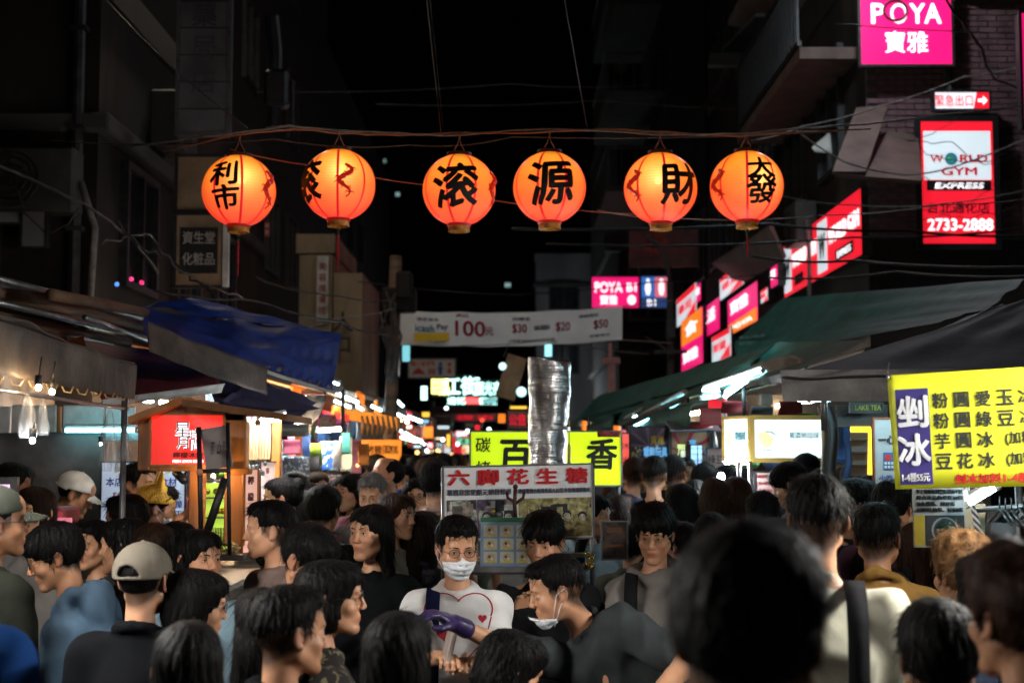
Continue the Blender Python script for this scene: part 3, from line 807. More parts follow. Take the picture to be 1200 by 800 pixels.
        if e in ('backpack', 'straps', 'crossstrap', 'navystrap', 'whitestrap'):
            sides = (-1, 1) if e in ('backpack', 'straps') else (1,)
            for s in sides:
                arc = []
                cross = e in ('crossstrap', 'whitestrap')
                for t in np.linspace(-1, 1, 13):
                    # over the shoulder, front to back
                    a_ = t*1.9
                    off = rt2*s*(.095+.0*t) if not cross else rt2*(s*.10-(abs(t)**1.2)*.16*s if t < 0 else s*.10-(abs(t)**1.2)*.16*s)
                    arc.append(nb+off-spine*(.004+.150*abs(t)**1.7*(2.0 if e != 'navystrap' else 3.2))+fwd2*(-(.128*build+.028)*math.sin(max(-1.57, min(1.57, a_*1.35)))))
                sm_ = MB(); wv = rt2; A = []
                hw = .026 if e != 'crossstrap' else .012
                for p in arc: A += [p-wv*hw, p+wv*hw]
                B2 = []
                cen = nb-spine*.16
                for p in A: B2.append(p+nrm(p-cen)*.008)
                n_ = len(A); Fq = []
                for i in range(0, n_-2, 2):
                    Fq += [(i, i+1, i+3, i+2), (i+n_, i+2+n_, i+3+n_, i+1+n_), (i, i+2, i+2+n_, i+n_), (i+1, i+1+n_, i+3+n_, i+3)]
                sm_.add(A+B2, Fq)
                cl_ = {'navystrap': (.01, .015, .05), 'whitestrap': (.5, .5, .5)}.get(e, (.012, .012, .013))
                so = sm_.build('bag_strap', cloth_mat(), root, True); so.color = (*cl_, 1)
        if e == 'glove':
            s = glove; a, e_, h = arms[s]
            c = h; f = Field(c-.22, c+.22, .0050); d = nrm(h-e_); pn = (rpalm if s == 1 else lpalm)
            if pn is None: pn = np.array([0, 0, -1.])
            hand_prims(f, h, d, pn, np.array([0, 0, 1.])+fwd*.3-rt*s*.5, rcurl if s == 1 else lcurl, r=1.0)
            f.cone(h-d*.06, h, .033, .029, .01)
            f.F = f.F-.0025+.0012*wave(f.pts((slice(None),)*3), 3, 160, 5)
            v, q4 = f.mesh(); go = mesh_obj('glove', v, q4, mat('nitrile', (.026, .015, .075), .38, noise=.1, bump=.1), root, smooth=True)
    P_ = dict(root=root, head=head, Hm=Hm, nb=nb, arms=arms, fwd=fwd, rt=rt, fwd2=fwd2, rt2=rt2, spine=spine, chest=chest, HW=HW)
    return P_
def lens_mat():
    if 'lens' in MATS: return MATS['lens']
    m, n, o = newmat('lens'); L = n.links
    t = n.nodes.new('ShaderNodeBsdfTransparent'); g = n.nodes.new('ShaderNodeBsdfGlossy'); g.inputs['Roughness'].default_value = .05
    mx = n.nodes.new('ShaderNodeMixShader'); mx.inputs[0].default_value = .035
    L.new(t.outputs[0], mx.inputs[1]); L.new(g.outputs[0], mx.inputs[2]); L.new(mx.outputs[0], o.inputs[0])
    MATS['lens'] = m
    return m
# ---------------------------------------------------------------- setting: ground, sky backdrop is the world
M_asph = mat('asphalt', (.045, .045, .05), .55, noise=.35, scale=3, bump=.5, bscale=90, grime=(.02, .02, .022))
M_conc = mat('concrete', (.055, .053, .052), .85, noise=.25, scale=1.2, bump=.3, bscale=30, grime=(.07, .065, .06), stretch=(1, 1, .35))
M_dark = mat('dark_wall', (.014, .012, .013), .9, noise=.3, scale=1.0, bump=.3, bscale=25, grime=(.02, .018, .018), stretch=(1, 1, .3))
M_brown = mat('brown_wall', (.011, .0065, .005), .85, noise=.3, scale=1.5, bump=.3, bscale=30, grime=(.05, .03, .02), stretch=(1, 1, .3))
M_beige = mat('beige_wall', (.36, .27, .17), .8, noise=.25, scale=1.6, bump=.25, bscale=30, grime=(.13, .085, .05), stretch=(1, 1, .3))
M_brick = mat('brick', (.17, .085, .095), .8, noise=.35, scale=6, bump=.4, bscale=80)
M_mort = mat('mortar', (.10, .085, .09), .9, noise=.2, scale=10)
M_glassd = mat('window_glass', (.02, .022, .028), .12, noise=.3, scale=2, bump=0, spec=.6)
M_steel = mat('steel', (.30, .30, .31), .38, metal=.85, noise=.2, scale=12, bump=.15)
M_iron = mat('dark_iron', (.05, .05, .052), .5, metal=.5, noise=.3, scale=12, bump=.2)
M_black = mat('black_plastic', (.015, .015, .016), .45, noise=.3, scale=12, bump=.15)
M_wire = mat('wire_sheath', (.05, .042, .04), .55, noise=.4, scale=15, bump=.1)
M_wiregrey = mat('wire_grey', (.22, .20, .19), .5, noise=.3, scale=15, bump=.1)
M_wood = mat('varnished_wood', (.52, .18, .035), .42, noise=.35, scale=14, bump=.2, bscale=60, stretch=(1, 1, .12))
M_wooddk = mat('old_wood', (.13, .07, .04), .7, noise=.4, scale=10, bump=.3, stretch=(.2, .2, 1))
M_white = mat('white_paint', (.62, .62, .60), .6, noise=.15, scale=5, grime=(.3, .28, .25))
M_tarpbrown = mat('brown_tarp', (.055, .040, .032), .75, noise=.45, scale=6, bump=.8, bscale=14, grime=(.11, .09, .075))
M_tarpgrey = mat('grey_tarp', (.15, .14, .135), .7, noise=.3, scale=5, bump=.5, bscale=12, grime=(.07, .06, .055))
M_blue = mat('blue_tarp', (.006, .045, .33), .50, noise=.3, scale=5, bump=.8, bscale=11, spec=.35)
M_navy = mat('navy_canvas', (.022, .020, .065), .8, noise=.25, scale=5, bump=.3, bscale=14)
M_red = mat('red_canvas', (.16, .010, .014), .75, noise=.3, scale=4, bump=.3, bscale=12)
M_green = mat('green_canvas', (.007, .075, .058), .65, noise=.3, scale=5, bump=.6, bscale=10)
M_purple = mat('mauve_canvas', (.050, .038, .052), .7, noise=.3, scale=4, bump=.4, bscale=10)
def emnl(name, color, strength, **k):
    m = emat(name, color, strength, **k); m.cycles.emission_sampling = 'NONE'; return m
E_tube = emat('lit_tube_cool', (.55, .90, 1.), 45, var=0)
E_tubec = emat('lit_tube_cyan', (.30, .88, 1.), 12, var=0)
E_tubew = emat('lit_tube_warm', (1., .80, .52), 40, var=0)
E_white = emnl('lit_letter_white', (1., .97, 1.), 1.35, var=.05)
E_blackp = mat('sign_print_black', (.012, .012, .012), .5, noise=.1, bump=0)
P_red = emnl('sign_print_red', (.75, .01, .03), .8, var=.05)
g = MB(); g.box((0, 40, -.05), (160, 200, .1)); tag(g.build('ground', M_asph), kind='structure')
# paving slabs along both stall rows: thin raised sheets
for sx in (-1, 1):
    b = MB(); b.box((sx*4.3, 32, .06), (2.2, 62, .12), bev=.02)
    tag(b.build('pavement', M_conc), kind='structure')

def window(parent, c, wd, ht, face, lit=None, bars=0):
    """face: 'y' looks towards the camera, 'x+' or 'x-' looks across the street"""
    ax = {'y': [(1, 0, 0), (0, 0, 1), (0, -1, 0)], 'x-': [(0, -1, 0), (0, 0, 1), (-1, 0, 0)], 'x+': [(0, 1, 0), (0, 0, 1), (1, 0, 0)]}[face]
    A = np.array(ax, float); c = np.array(c, float); f = MB(); t = .07
    for (du, dv, a, b) in ((0, ht/2, wd+t, t), (0, -ht/2, wd+t, t), (-wd/2, 0, t, ht-t), (wd/2, 0, t, ht-t), (0, 0, t*.6, ht-t)):
        f.box(c+A[0]*du+A[1]*dv+A[2]*.03, (a, b, .10), 0, ax=A)
    for i in range(bars):
        f.box(c+A[0]*(-wd/2+wd*(i+1)/(bars+1))+A[2]*.10, (.015, ht, .015), 0, ax=A)
    fo = f.build('window', M_iron, parent)
    p = MB(); p.box(c+A[2]*.012, (wd-t, ht-t, .02), 0, ax=A)
    p.build('pane', lit or M_glassd, fo)
def building(name, label, x0, x1, y0, y1, h, m, group=None, wins=(), ledge=None, cat='building', z0=0.):
    r = thing(name, label, cat, ((x0+x1)/2, (y0+y1)/2, z0), group)
    b = MB(); b.box(((x0+x1)/2, (y0+y1)/2, z0+h/2), (x1-x0, y1-y0, h)); b.build('wall', m, r)
    if ledge:
        for z in ledge:
            l = MB(); l.box(((x0+x1)/2, (y0+y1)/2, z), (x1-x0+.24, y1-y0+.24, .16), bev=.02); l.build('ledge', M_conc, r)
    for wv in wins: window(r, *wv)
    p = MB(); p.box(((x0+x1)/2, (y0+y1)/2, z0+h+.15), (x1-x0+.1, y1-y0+.1, .3)); p.build('parapet', m, r)
    return r
E_win1 = emnl('lit_window_cool', (.55, .9, .85), .5); E_win2 = emnl('lit_window_warm', (1., .75, .3), .35)
# --- right side
RX = 4.12
rb = building('corner_building', 'dark brick corner building behind the magenta and red gym signs', RX, 11, 16.3, 25, 15, M_brown, ledge=(3.0, 8.6, 11.2),
    wins=[((7.2+i*1.9, 16.3, 6.2+j*3.2), 1.2, 1.5, 'y') for i in range(2) for j in range(3)]+[((RX, 18+i*2.2, 6.2+j*3.2), 1.2, 1.5, 'x-') for i in range(3) for j in range(3)])
mo = MB(); mo.box(((RX+7)/2, 16.28, 6.0), (7-RX, .04, 3.3)); mo.build('brick_backing', M_mort, rb)
rs = random.Random(4); bm = MB(); bm.box((0, 0, 0), (.205, .03, .058), bev=.004)
first = None; rest = MB(); nb_ = 0
for r_ in range(46):
    for c_ in range(13):
        x = RX+.11+c_*.218+(.109 if r_ % 2 else 0); z = 4.42+r_*.070
        if x > 6.85: continue
        y = 16.25-rs.uniform(0, .008)
        if c_ < 6 and nb_ < 276:
            if first is None:
                first = MB().box((x, y, z), (.205, .03, .058), bev=.004).build('brick', M_brick, rb); fx = np.array([x, y, z])
            else:
                o = first.copy(); COL.objects.link(o); o.location = (x-fx[0], y-fx[1], z-fx[2])
            nb_ += 1
        else: rest.box((x, y, z), (.205, .03, .058))
tag(rest.build('brickwork', M_brick, rb), kind='stuff')
building('dark_shop_building', 'dark building with pink shop signs stepped along its street front', 4.2, 11, 25.2, 38, 13, M_dark, ledge=(3.0, 9.2),
    wins=[((4.2, 26.5+i*2.3, 6.4+j*3.2), 1.3, 1.5, 'x-') for i in range(5) for j in range(2)])
building('reddish_building', 'dim reddish building beyond the second utility pole', 2.9, 10, 38.5, 52, 12, M_brown, ledge=(4.6, 7.8),
    wins=[((3.7+i*1.6, 38.5, 6.2+j*3), 1.0, 1.4, 'y') for i in range(3) for j in range(2)])
E_dim = M_glassd
# --- far centre
gb = building('grey_flat_block', 'grey concrete block straddling the end of the street above the banner', W(628, 400, 56)[0], W(700, 400, 56)[0]+1.5, 56, 66, Zat(306, 56), mat('far_concrete', (.17, .17, .18), .85, noise=.25, scale=.8, grime=(.12, .12, .12), stretch=(1, 1, .3)), ledge=(Zat(334, 56),),
    wins=[((W(661, 400, 56)[0], 56, Zat(346, 56)), 1.15, 1.1, 'y', None, 3), ((W(661, 400, 56)[0], 56, Zat(420, 56)), 1.15, 1.2, 'y', None, 3)])
fb = building('far_tower_block', 'tall black apartment block at the end of the street with a few lit windows', W(380, 400, 85)[0], W(720, 400, 85)[0], 85, 100, 33, mat('far_dark', (.006, .006, .007), .9), wins=[])
for (px, py, wpx, e) in ((441, 228, 6, 1), (453, 228, 9, 1), (466, 228, 6, 1), (451, 189, 4, 1), (595, 334, 8, 1)):
    c = W(px, py, 85); window(fb, (c[0], 85, c[2]), wpx*.05, .32, 'y', lit=(None, E_win1, E_win2)[e])
# dark mass above right centre (px 700-900, y 0-280)
bb = building('balcony_building', 'dark block of stacked balconies behind the lanterns on the right', 3.3, 4.15, 30, 40, 7, M_dark, z0=7.4)
for j in range(5):
    z = 7.6+j*2.1; b = MB(); b.box((2.7, 33, z), (1.3, 5, .12)); b.build('balcony_slab', M_conc, bb)
    q = MB(); q.box((2.06, 33, z+.9), (.04, 5, .05)); q.box((2.7, 30.52, z+.9), (1.3, .04, .05))
    for i in range(20): q.box((2.06, 30.6+i*.25, z+.46), (.025, .025, .85))
    for i in range(5): q.box((2.1+i*.28, 30.52, z+.46), (.025, .025, .85))
    tag(q.build('railing', M_iron, bb))
# --- left side
lb_ = building('left_shophouse', 'brown shophouse wall behind the lemon stall on the left', -12, -3.6, 12.2, 20, 5.9, M_brown, ledge=(4.75,),
    wins=[((-3.6, 13.5+i*2, 4.0), 1.1, 1.1, 'x+') for i in range(3)]+[((-5.0-i*1.6, 12.2, 3.75), 1.1, 1.0, 'y', None, 3) for i in range(3)])
building('left_tall_block', 'tall unlit block rising behind the brown shophouse', -12, -4.6, 20.2, 34, 16, mat('far_dark', (.006, .006, .007)), wins=[((-4.6, 22+i*2.4, 6+j*3), 1.2, 1.4, 'x+') for i in range(4) for j in range(3)])
building('left_back_block', 'dark block at the back left behind the orange stalls', -12, -5.2, 34.3, 60, 13, M_dark, wins=[((-5.2, 36+i*3, 6+j*3), 1.2, 1.4, 'x+') for i in range(5) for j in range(2)])
bt = building('beige_pillar_front', 'beige stepped shopfront with a tall narrow sign above the blue tarp', W(350, 400, 22)[0], W(388, 400, 22)[0], 22, 25, Zat(297, 22), M_beige)
b = MB(); x0, x1 = W(388.5, 400, 22.2)[0], W(424, 400, 22.2)[0]; b.box(((x0+x1)/2, 23.6, Zat(318, 22)/2), (x1-x0, 2.8, Zat(318, 22))); b.build('wall', M_beige, bt)
fr = Frame(W(372, 300, 21.9), W(385, 300, 21.9), .95*(Zat(300, 22)-Zat(380, 22)))
b = MB(); rect_on(b, fr, 0, 0, 1, 1, 0, .05); so = b.build('narrow_sign', M_white, bt)
t = MB(); [text_on(t, fr, c, .5, .16+.17*i, h=.12, out=.03, bold=.02) for i, c in enumerate('美容護膚院')]; t.build('lettering', mat('faded_red_print', (.35, .08, .06), .7), so)
fr = Frame(W(392, 362, 22), W(412, 362, 22), .8); t = MB(); text_on(t, fr, '人', .5, .25, h=.4, bold=.03); text_on(t, fr, '口', .5, .7, h=.3, bold=.03); t.build('lettering', E_blackp, bt)

def ac_unit(label, x, y, z, face):
    t = thing('air_conditioner', label, 'air conditioner', (x, y, z), 'air conditioner units on the walls'); s = {'y': rotz(0), 'x+': rotz(math.pi/2), 'x-': rotz(-math.pi/2)}[face].T
    q = MB(); q.box((x, y, z), (.8, .3, .55), 0, ax=s, bev=.02); q.build('case', mat('ac_paint', (.07, .07, .066), .6, noise=.2, scale=4, grime=(.03, .027, .024)), t)
    n_ = -s[1]; q = MB()
    for k in (.06, .12, .18, .23): q.tube([np.array([x, y, z])+s[0]*(-.12+k*math.cos(a))+np.array([0, 0, k*math.sin(a)])+n_*.16 for a in np.linspace(0, 6.283, 17)], .006, 0, 4, cap=False)
    for a in np.linspace(0, 3.14, 5)[:-1]: q.tube([np.array([x, y, z])+s[0]*(-.12+sg*.23*math.cos(a))+np.array([0, 0, sg*.23*math.sin(a)])+n_*.165 for sg in (-1, 1)], .004, 0, 4)
    q.build('fan_grille', M_iron, t); q = MB(); q.tube([np.array([x, y, z])+s[0]*.42, np.array([x, y, z])+s[0]*.55+np.array([0, 0, -.4]), np.array([x, y, z])+s[0]*.5+np.array([0, 0, -1.5])], .03, 0, 6); q.build('pipe', M_wiregrey, t, True)
for a in (('dim air conditioner on the left shophouse, left of the barred windows', -4.1, 12.0, 4.2, 'y'), ('dim air conditioner high on the left shophouse front', -6.0, 12.0, 5.3, 'y'), ('air conditioner on the street side of the left shophouse', -3.42, 14.2, 5.2, 'x+'),
          ('air conditioner high on the brick wall above the exit sign', 5.6, 16.05, 7.4, 'y'), ('air conditioner on the corner building near the long red sign', 3.95, 19.3, 5.0, 'x-'), ('air conditioner on the dark block behind the fifth lantern', 2.9, 38.3, 7.6, 'y')): ac_unit(*a)
for i, (x, z0_, z1_) in enumerate(((-3.75, 2.5, 6.0), (-5.1, 2.5, 5.8), (5.05, 4.4, 12.), (6.4, 4.4, 12.))):
    q = MB(); yy = 12.1 if x < 0 else 16.15; q.tube([(x, yy, z0_), (x, yy, z1_)], .05, 0, 8)
    for k in range(4): q.box((x, yy, z0_+(z1_-z0_)*(k+.5)/4), (.14, .12, .04))
    tag(q.build('drain_pipe', M_iron, smooth=False), ('drain pipe at the corner of the left shophouse', 'drain pipe between the barred windows on the left', 'drain pipe on the brick wall left of the tall gym sign', 'drain pipe on the brick wall right of the tall gym sign')[i], 'pipe', 'drain pipes on the walls')
# ---------------------------------------------------------------- cables
def cable(label, pts, r=.008, m=None, sag=0., n=14, wob=0., seed=0, name='overhead_cable', group='overhead cables across the street'):
    """pts = [(px,py,depth)...]"""
    P = [W(*p) for p in pts]; out = []; rr = random.Random(seed)
    for a, b in zip(P[:-1], P[1:]):
        k = max(2, int(n/(len(P)-1)))
        for i in range(k):
            t = i/k; q = a*(1-t)+b*t; q = q-np.array([0, 0, sag*4*t*(1-t)]); q = q+np.array([rr.uniform(-1, 1)*wob, 0, rr.uniform(-1, 1)*wob]); out.append(q)
    out.append(P[-1]); b = MB(); b.tube(out, r, 0, 5)
    return tag(b.build(name, m or M_wire, smooth=True), label, 'cable', group)
LD = 8.75
cable('main braided cable the six lanterns hang from', [(150, 172, 9.3), (270, 156, LD), (340, 148, LD), (400, 153, LD), (470, 156, LD), (530, 159, LD), (600, 153, LD), (650, 151, LD), (720, 154, LD), (780, 158, LD), (870, 157, LD), (940, 150, LD), (1010, 146, 9.4), (1230, 120, 10)], .007, M_wiregrey, 0.0, 60, .004, 1)
cable('second strand twisted round the lantern cable', [(190, 178, 9.3), (270, 159, LD), (345, 151, LD), (400, 156, LD), (470, 159, LD), (530, 156, LD), (600, 156, LD), (650, 154, LD), (720, 151, LD), (780, 155, LD), (870, 160, LD), (940, 154, LD), (1020, 151, 9.4)], .006, mat('wire_copper', (.35, .14, .06), .5), 0, 60, .004, 2)
cable('slack wire running behind the upper halves of the lanterns', [(60, 165, 10), (320, 163, 9), (480, 170, 9), (600, 160, 9), (1000, 152, 9.5)], .005, None, .03, 30, .002, 3)
cable('red wire slanting behind the second and third lanterns', [(270, 175, 9), (358, 193, 9), (500, 217, 9.1), (600, 238, 9.2), (760, 252, 9.3)], .004, mat('wire_copper', (.35, .14, .06)), .01, 20, .001, 4)
cable('thin wire passing below the lanterns at the right', [(700, 246, 9.2), (800, 256, 9.4), (960, 252, 9.6), (1100, 240, 9.8), (1230, 228, 10)], .004, M_wiregrey, .02, 24, .001, 5)
cable('wire pair dropping from the top edge to the third lantern, left strand', [(498, -20, 11), (517, 158, LD)], .0022, mat('wire_copper', (.35, .14, .06)), 0, 4)
cable('wire pair dropping from the top edge to the third lantern, right strand', [(502, -20, 11), (520, 158, LD)], .0022, None, 0, 4)
cable('wire dropping from the top edge to the fourth lantern', [(658, -20, 11), (688, 150, LD)], .0022, M_wiregrey, 0, 4)
cable('long wire slanting from the top left down to the first lantern', [(115, -10, 11), (200, 78, 10), (290, 150, LD)], .004, M_wiregrey, .01, 12)
cable('thick drooping cable on the far left wall', [(-10, 190, 11.5), (40, 212, 11.6), (100, 240, 11.6), (150, 275, 11.6), (185, 320, 11)], .012, M_wiregrey, .0, 20, .01, 6)
cable('looped cable hanging from the brown shophouse', [(20, 222, 11.7), (30, 250, 11.7), (55, 275, 11.7), (80, 262, 11.7), (92, 244, 11.7)], .008, None, 0, 20, .004, 7)
cable('tangled cable by the pharmacy plate', [(140, 262, 11.4), (165, 290, 11.4), (200, 305, 11.4), (230, 330, 11.2), (260, 352, 11)], .01, None, .0, 24, .02, 8)
cable('second tangled cable by the pharmacy plate', [(120, 285, 11.4), (170, 272, 11.4), (215, 320, 11.2), (285, 350, 11)], .007, M_wiregrey, .0, 24, .02, 9)
cable('cable sagging along the top of the blue tarp', [(180, 340, 9.5), (300, 352, 10), (400, 378, 11), (455, 392, 12)], .009, None, .02, 20, .01, 10)
cable('black cable across the gym signs, upper', [(600, 268, 14), (900, 262, 14.5), (1060, 270, 14.8), (1230, 276, 15)], .016, M_black, .03, 20)
cable('black cable across the gym signs, lower', [(640, 285, 14), (1000, 278, 14.5), (1230, 262, 15)], .012, M_black, .05, 20)
cable('wire crossing the tall gym sign diagonally', [(930, 150, 14), (990, 190, 14.2), (1060, 205, 14.5), (1120, 195, 14.8), (1230, 150, 15)], .009, M_wiregrey, .02, 24)
cable('wire crossing the brick wall to the magenta sign', [(880, 165, 12), (940, 148, 13), (1030, 125, 14), (1130, 90, 15), (1230, 70, 15)], .007, M_wiregrey, .02, 24)
cable('thin wire across the lower part of the tall gym sign', [(900, 225, 13), (1000, 240, 14), (1110, 238, 14.5), (1230, 215, 15)], .007, M_wiregrey, .03, 24)
cable('black wire bundle behind the upper right sign', [(1100, -10, 14), (1140, 40, 14.5), (1165, 90, 15), (1230, 120, 15)], .014, M_black, .02, 20, .02, 11)
cable('sloping wire in front of the magenta sign', [(980, 28, 14), (1230, 40, 14)], .006, M_black, .02, 10)
cable('wire over the green awning on the right', [(880, 300, 12), (1000, 305, 12), (1230, 312, 11)], .012, M_black, .03, 16)
cable('second wire over the green awning on the right', [(900, 325, 12), (1050, 318, 12), (1230, 322, 11)], .010, M_wire, .03, 16)
cable('high wire across the black sky', [(300, 108, 20), (600, 98, 22), (760, 100, 25)], .008, M_wire, .05, 12)
cable('lower high wire across the black sky', [(440, 122, 20), (700, 118, 22), (1000, 130, 22)], .008, M_wire, .05, 12)
cable('wire through the middle distance above the banner', [(420, 330, 18), (600, 345, 20), (770, 330, 22), (900, 320, 18)], .009, M_black, .03, 20)
cable('wire running to the crooked pole on the left', [(300, 325, 14), (380, 345, 15), (460, 352, 17)], .010, M_wire, .03, 14, .01)
cable('second wire running to the crooked pole on the left', [(320, 390, 13), (400, 372, 15), (460, 362, 17)], .008, M_wiregrey, .02, 14, .01)
cable('wire above the candy cart duct', [(540, 405, 16), (640, 398, 18), (760, 415, 20)], .006, M_wiregrey, .02, 14)
# tangle of small cables on the right signs
for i in range(6):
    rr = random.Random(40+i); x = 1080+rr.uniform(0, 90); y = 150+i*22
    cable('thin tangled wire over the tall gym sign, %s' % ('topmost', 'second from top', 'third from top', 'fourth from top', 'fifth from top', 'lowest')[i], [(x-60, y+rr.uniform(-20, 20), 15), (x, y+rr.uniform(-12, 12), 15), (x+40, y+rr.uniform(-25, 25), 15.2), (x+110, y+rr.uniform(-30, 10), 15.2)], .005, M_black, .04, 18, .02, i, group='tangled wires by the gym sign')

# ---------------------------------------------------------------- poles
def pole(label, px, d, top, r, m, lean=0., name='utility_pole'):
    t = thing(name, label, 'pole', (W(px, 530, d)[0], d, 0), 'utility poles')
    a = W(px, 530, d); a[2] = 0; b = W(px+lean, top, d)
    q = MB(); q.tube([a, (a+b)/2, b], [r*1.1, r, r*.9], 0, 10); q.build('shaft', m, t, True)
    return t, b
t, b = pole('crooked brown utility pole wrapped in cables at the left end of the banner', 452, 17.5, 300, .085, M_wooddk, 12)
q = MB(); q.box(W(468, 352, 17.5), (.42, .3, .30), bev=.03); q.box(W(474, 335, 17.4), (.2, .2, .35), bev=.03); q.build('junction_box', M_brown, t)
q = MB(); rr = random.Random(3)
for i in range(9):
    q.tube([W(452+rr.uniform(-6, 14), 340+rr.uniform(0, 30), 17.3), W(455+rr.uniform(-14, 20), 390+rr.uniform(-10, 20), 17.2), W(452+rr.uniform(-6, 10), 430+rr.uniform(-10, 20), 17.3)], .014, 0, 5)
q.build('cable_wrap', M_wire, t)
t, b = pole('tall grey utility pole with bent top arm left of the stacked pink signs', 787, 22, 330, .06, M_conc, -2)
q = MB(); q.tube([W(785, 332, 22), W(782, 305, 22), W(770, 285, 22), W(755, 276, 22)], .035, 0, 8); q.build('lamp_arm', M_conc, t, True)
q = MB(); q.box(W(786, 385, 21.8), (.14, .12, .3), bev=.01); q.box(W(786, 412, 21.8), (.5, .05, .05)); q.tube([W(786, 412, 21.8), W(757, 395, 22)], .018); q.build('bracket', M_iron, t)
t = thing('lamp_post', 'pinkish steel post with a crosspiece standing above the right awnings', 'post', (W(717, 530, 20)[0], 20, 0))
q = MB(); q.box(((W(717, 530, 20)[0]), 20, (Zat(424, 20))/2), (.10, .1, Zat(424, 20))); q.box(W(716, 423, 20), (.26, .12, .10), bev=.02); q.box(W(715, 414, 20), (.05, .05, .3)); q.build('shaft', mat('pink_paint', (.42, .20, .20), .6), t)
# big exhaust fans, pipes on the left wall: dim vertical duct
t = thing('wall_pipe', 'dark bundle of vertical pipes above the second lantern', 'pipe', W(322, 150, 13)); q = MB()
q.tube([W(318, 20, 13), W(322, 60, 13), W(320, 150, 13)], .07); q.tube([W(342, 95, 13), W(342, 150, 13)], .02); q.box(W(325, 105, 13), (.22, .2, .35), bev=.03); q.build('pipe', M_iron, t)
# canopies on the corner building
def quadprism(name, label, cat, pts, m, th=.05, group=None, **k):
    b = MB(); b.sheet([W(*p) for p in pts], th, **k)
    return tag(b.build(name, m), label, cat, group)
M_canopy = mat('canopy_sheet', (.16, .10, .085), .7, noise=.25, scale=3, grime=(.12, .08, .06))
quadprism('canopy', 'brown sloping canopy left of the brick wall, behind the sixth lantern', 'canopy', [(1003, 130, 16), (1040, 128, 16), (1014, 205, 14.6), (975, 205, 14.6)], M_canopy, .04, 'window canopies')
quadprism('canopy', 'larger lower sloping canopy left of the tall gym sign', 'canopy', [(1040, 158, 16), (1075, 162, 16), (1080, 216, 14.6), (978, 208, 14.6)], M_canopy, .04, 'window canopies')
quadprism('canopy', 'pale triangular canopy edge above the long red gym sign', 'canopy', [(953, 175, 16.5), (973, 158, 16.5), (975, 180, 16.2), (955, 178, 16.2)], M_white, .03, 'window canopies')
quadprism('canopy', 'beige lit soffit over the pink signs right of centre', 'canopy', [(836, 306, 26), (905, 262, 18), (922, 300, 18), (870, 330, 26)], M_canopy, .06, 'window canopies')
quadprism('canopy', 'grey metal canopy high in the dark at the upper right', 'canopy', [(845, 62, 22), (870, 62, 22), (900, 20, 20), (885, 20, 20)], M_conc, .05, 'window canopies')
quadprism('canopy', 'pale flat canopy below the grey metal one at the upper right', 'canopy', [(832, 66, 22), (872, 66, 22), (868, 80, 21), (829, 80, 21)], M_conc, .05, 'window canopies')
# iron balcony at the upper right
t = thing('iron_balcony', 'iron balcony grille beside the magenta sign at the top right', 'balcony', (RX-.35, 19, 6.6))
q = MB()
for zz in (6.75, 7.7): q.box((RX-.7, 18.9, zz), (.05, 4.6, .06))
for i in range(24): q.box((RX-.7, 16.7+i*.19, 7.2), (.025, .025, 1.0))
q.build('railing', M_iron, t); q = MB(); q.box((RX-.36, 18.9, 6.62), (.7, 4.7, .14)); q.build('slab', M_canopy, t)
q = MB(); q.box((RX-.36, 18.9, 8.35), (.9, 4.9, .08), ax=[(1, 0, -.25), (0, 1, 0), (.25, 0, 1)]); q.build('awning', M_canopy, t)
# ---------------------------------------------------------------- signs
def signbox(name, label, px0, py0, px1, py1, d, d1=None, face=None, frame=None, th=.14, cat='sign', group=None, rim=.03, pyr=None):
    """light box facing the camera (d1: depth of the right end)"""
    tl = W(px0, py0, d); tr = W(px1, py0 if pyr is None else pyr, d1 or d); h = tl[2]-W(px0, py1, d)[2]
    if pyr is None: tr[2] = tl[2]
    fr = Frame(tl, tr, h)
    c = fr.p(.5, .5, -th/2); r = thing(name, label, cat, (c[0], c[1], c[2]-h/2), group)
    b = MB(); b.box(fr.p(.5, .5, -th/2-.006), (fr.w, fr.h, th), 0, ax=[fr.u, -fr.v, fr.n], bev=.01)
    if rim:
        for (a, b_, ww, hh) in ((.5, 0, fr.w+rim, rim), (.5, 1, fr.w+rim, rim), (0, .5, rim, fr.h-rim), (1, .5, rim, fr.h-rim)):
            b.box(fr.p(a, b_, -.004), (ww, hh, .03), 0, ax=[fr.u, -fr.v, fr.n])
    b.build('cabinet', frame or M_iron, r)
    f = MB(); f.box(fr.p(.5, .5, -.003), (fr.w-rim, fr.h-rim, .006), 0, ax=[fr.u, -fr.v, fr.n]); f.build('panel', face, r)
    return r, fr
def letters(parent, fr, items, m, name='lettering', **kw):
    t = MB()
    for it in items:
        txt, a, b = it[:3]; k = dict(h=it[3]) if len(it) > 3 and it[3] else {}
        if len(it) > 4 and it[4]: k['w'] = it[4]
        if len(it) > 5: k.update(it[5])
        for q in kw: k.setdefault(q, kw[q])
        text_on(t, fr, txt, a, b, **k)
    return t.build(name, m, parent)
E_mag = emat('lit_magenta', (.86, .008, .17), 1.0, var=.10, scale=1.5)
E_sred = emat('lit_red', (.86, .012, .03), 1.0, var=.10, scale=1.5)
E_pale = emat('lit_pale', (.72, .86, .92), .85, var=.06)
E_or = emat('lit_orange', (1., .22, .015), 1.05, var=.15)
E_yg = emat('lit_lime', (.60, .86, .012), .95, var=.14, scale=2.2)
E_gold = emnl('print_gold', (.5, .32, .1), .5)
K = dict(bold=.03)
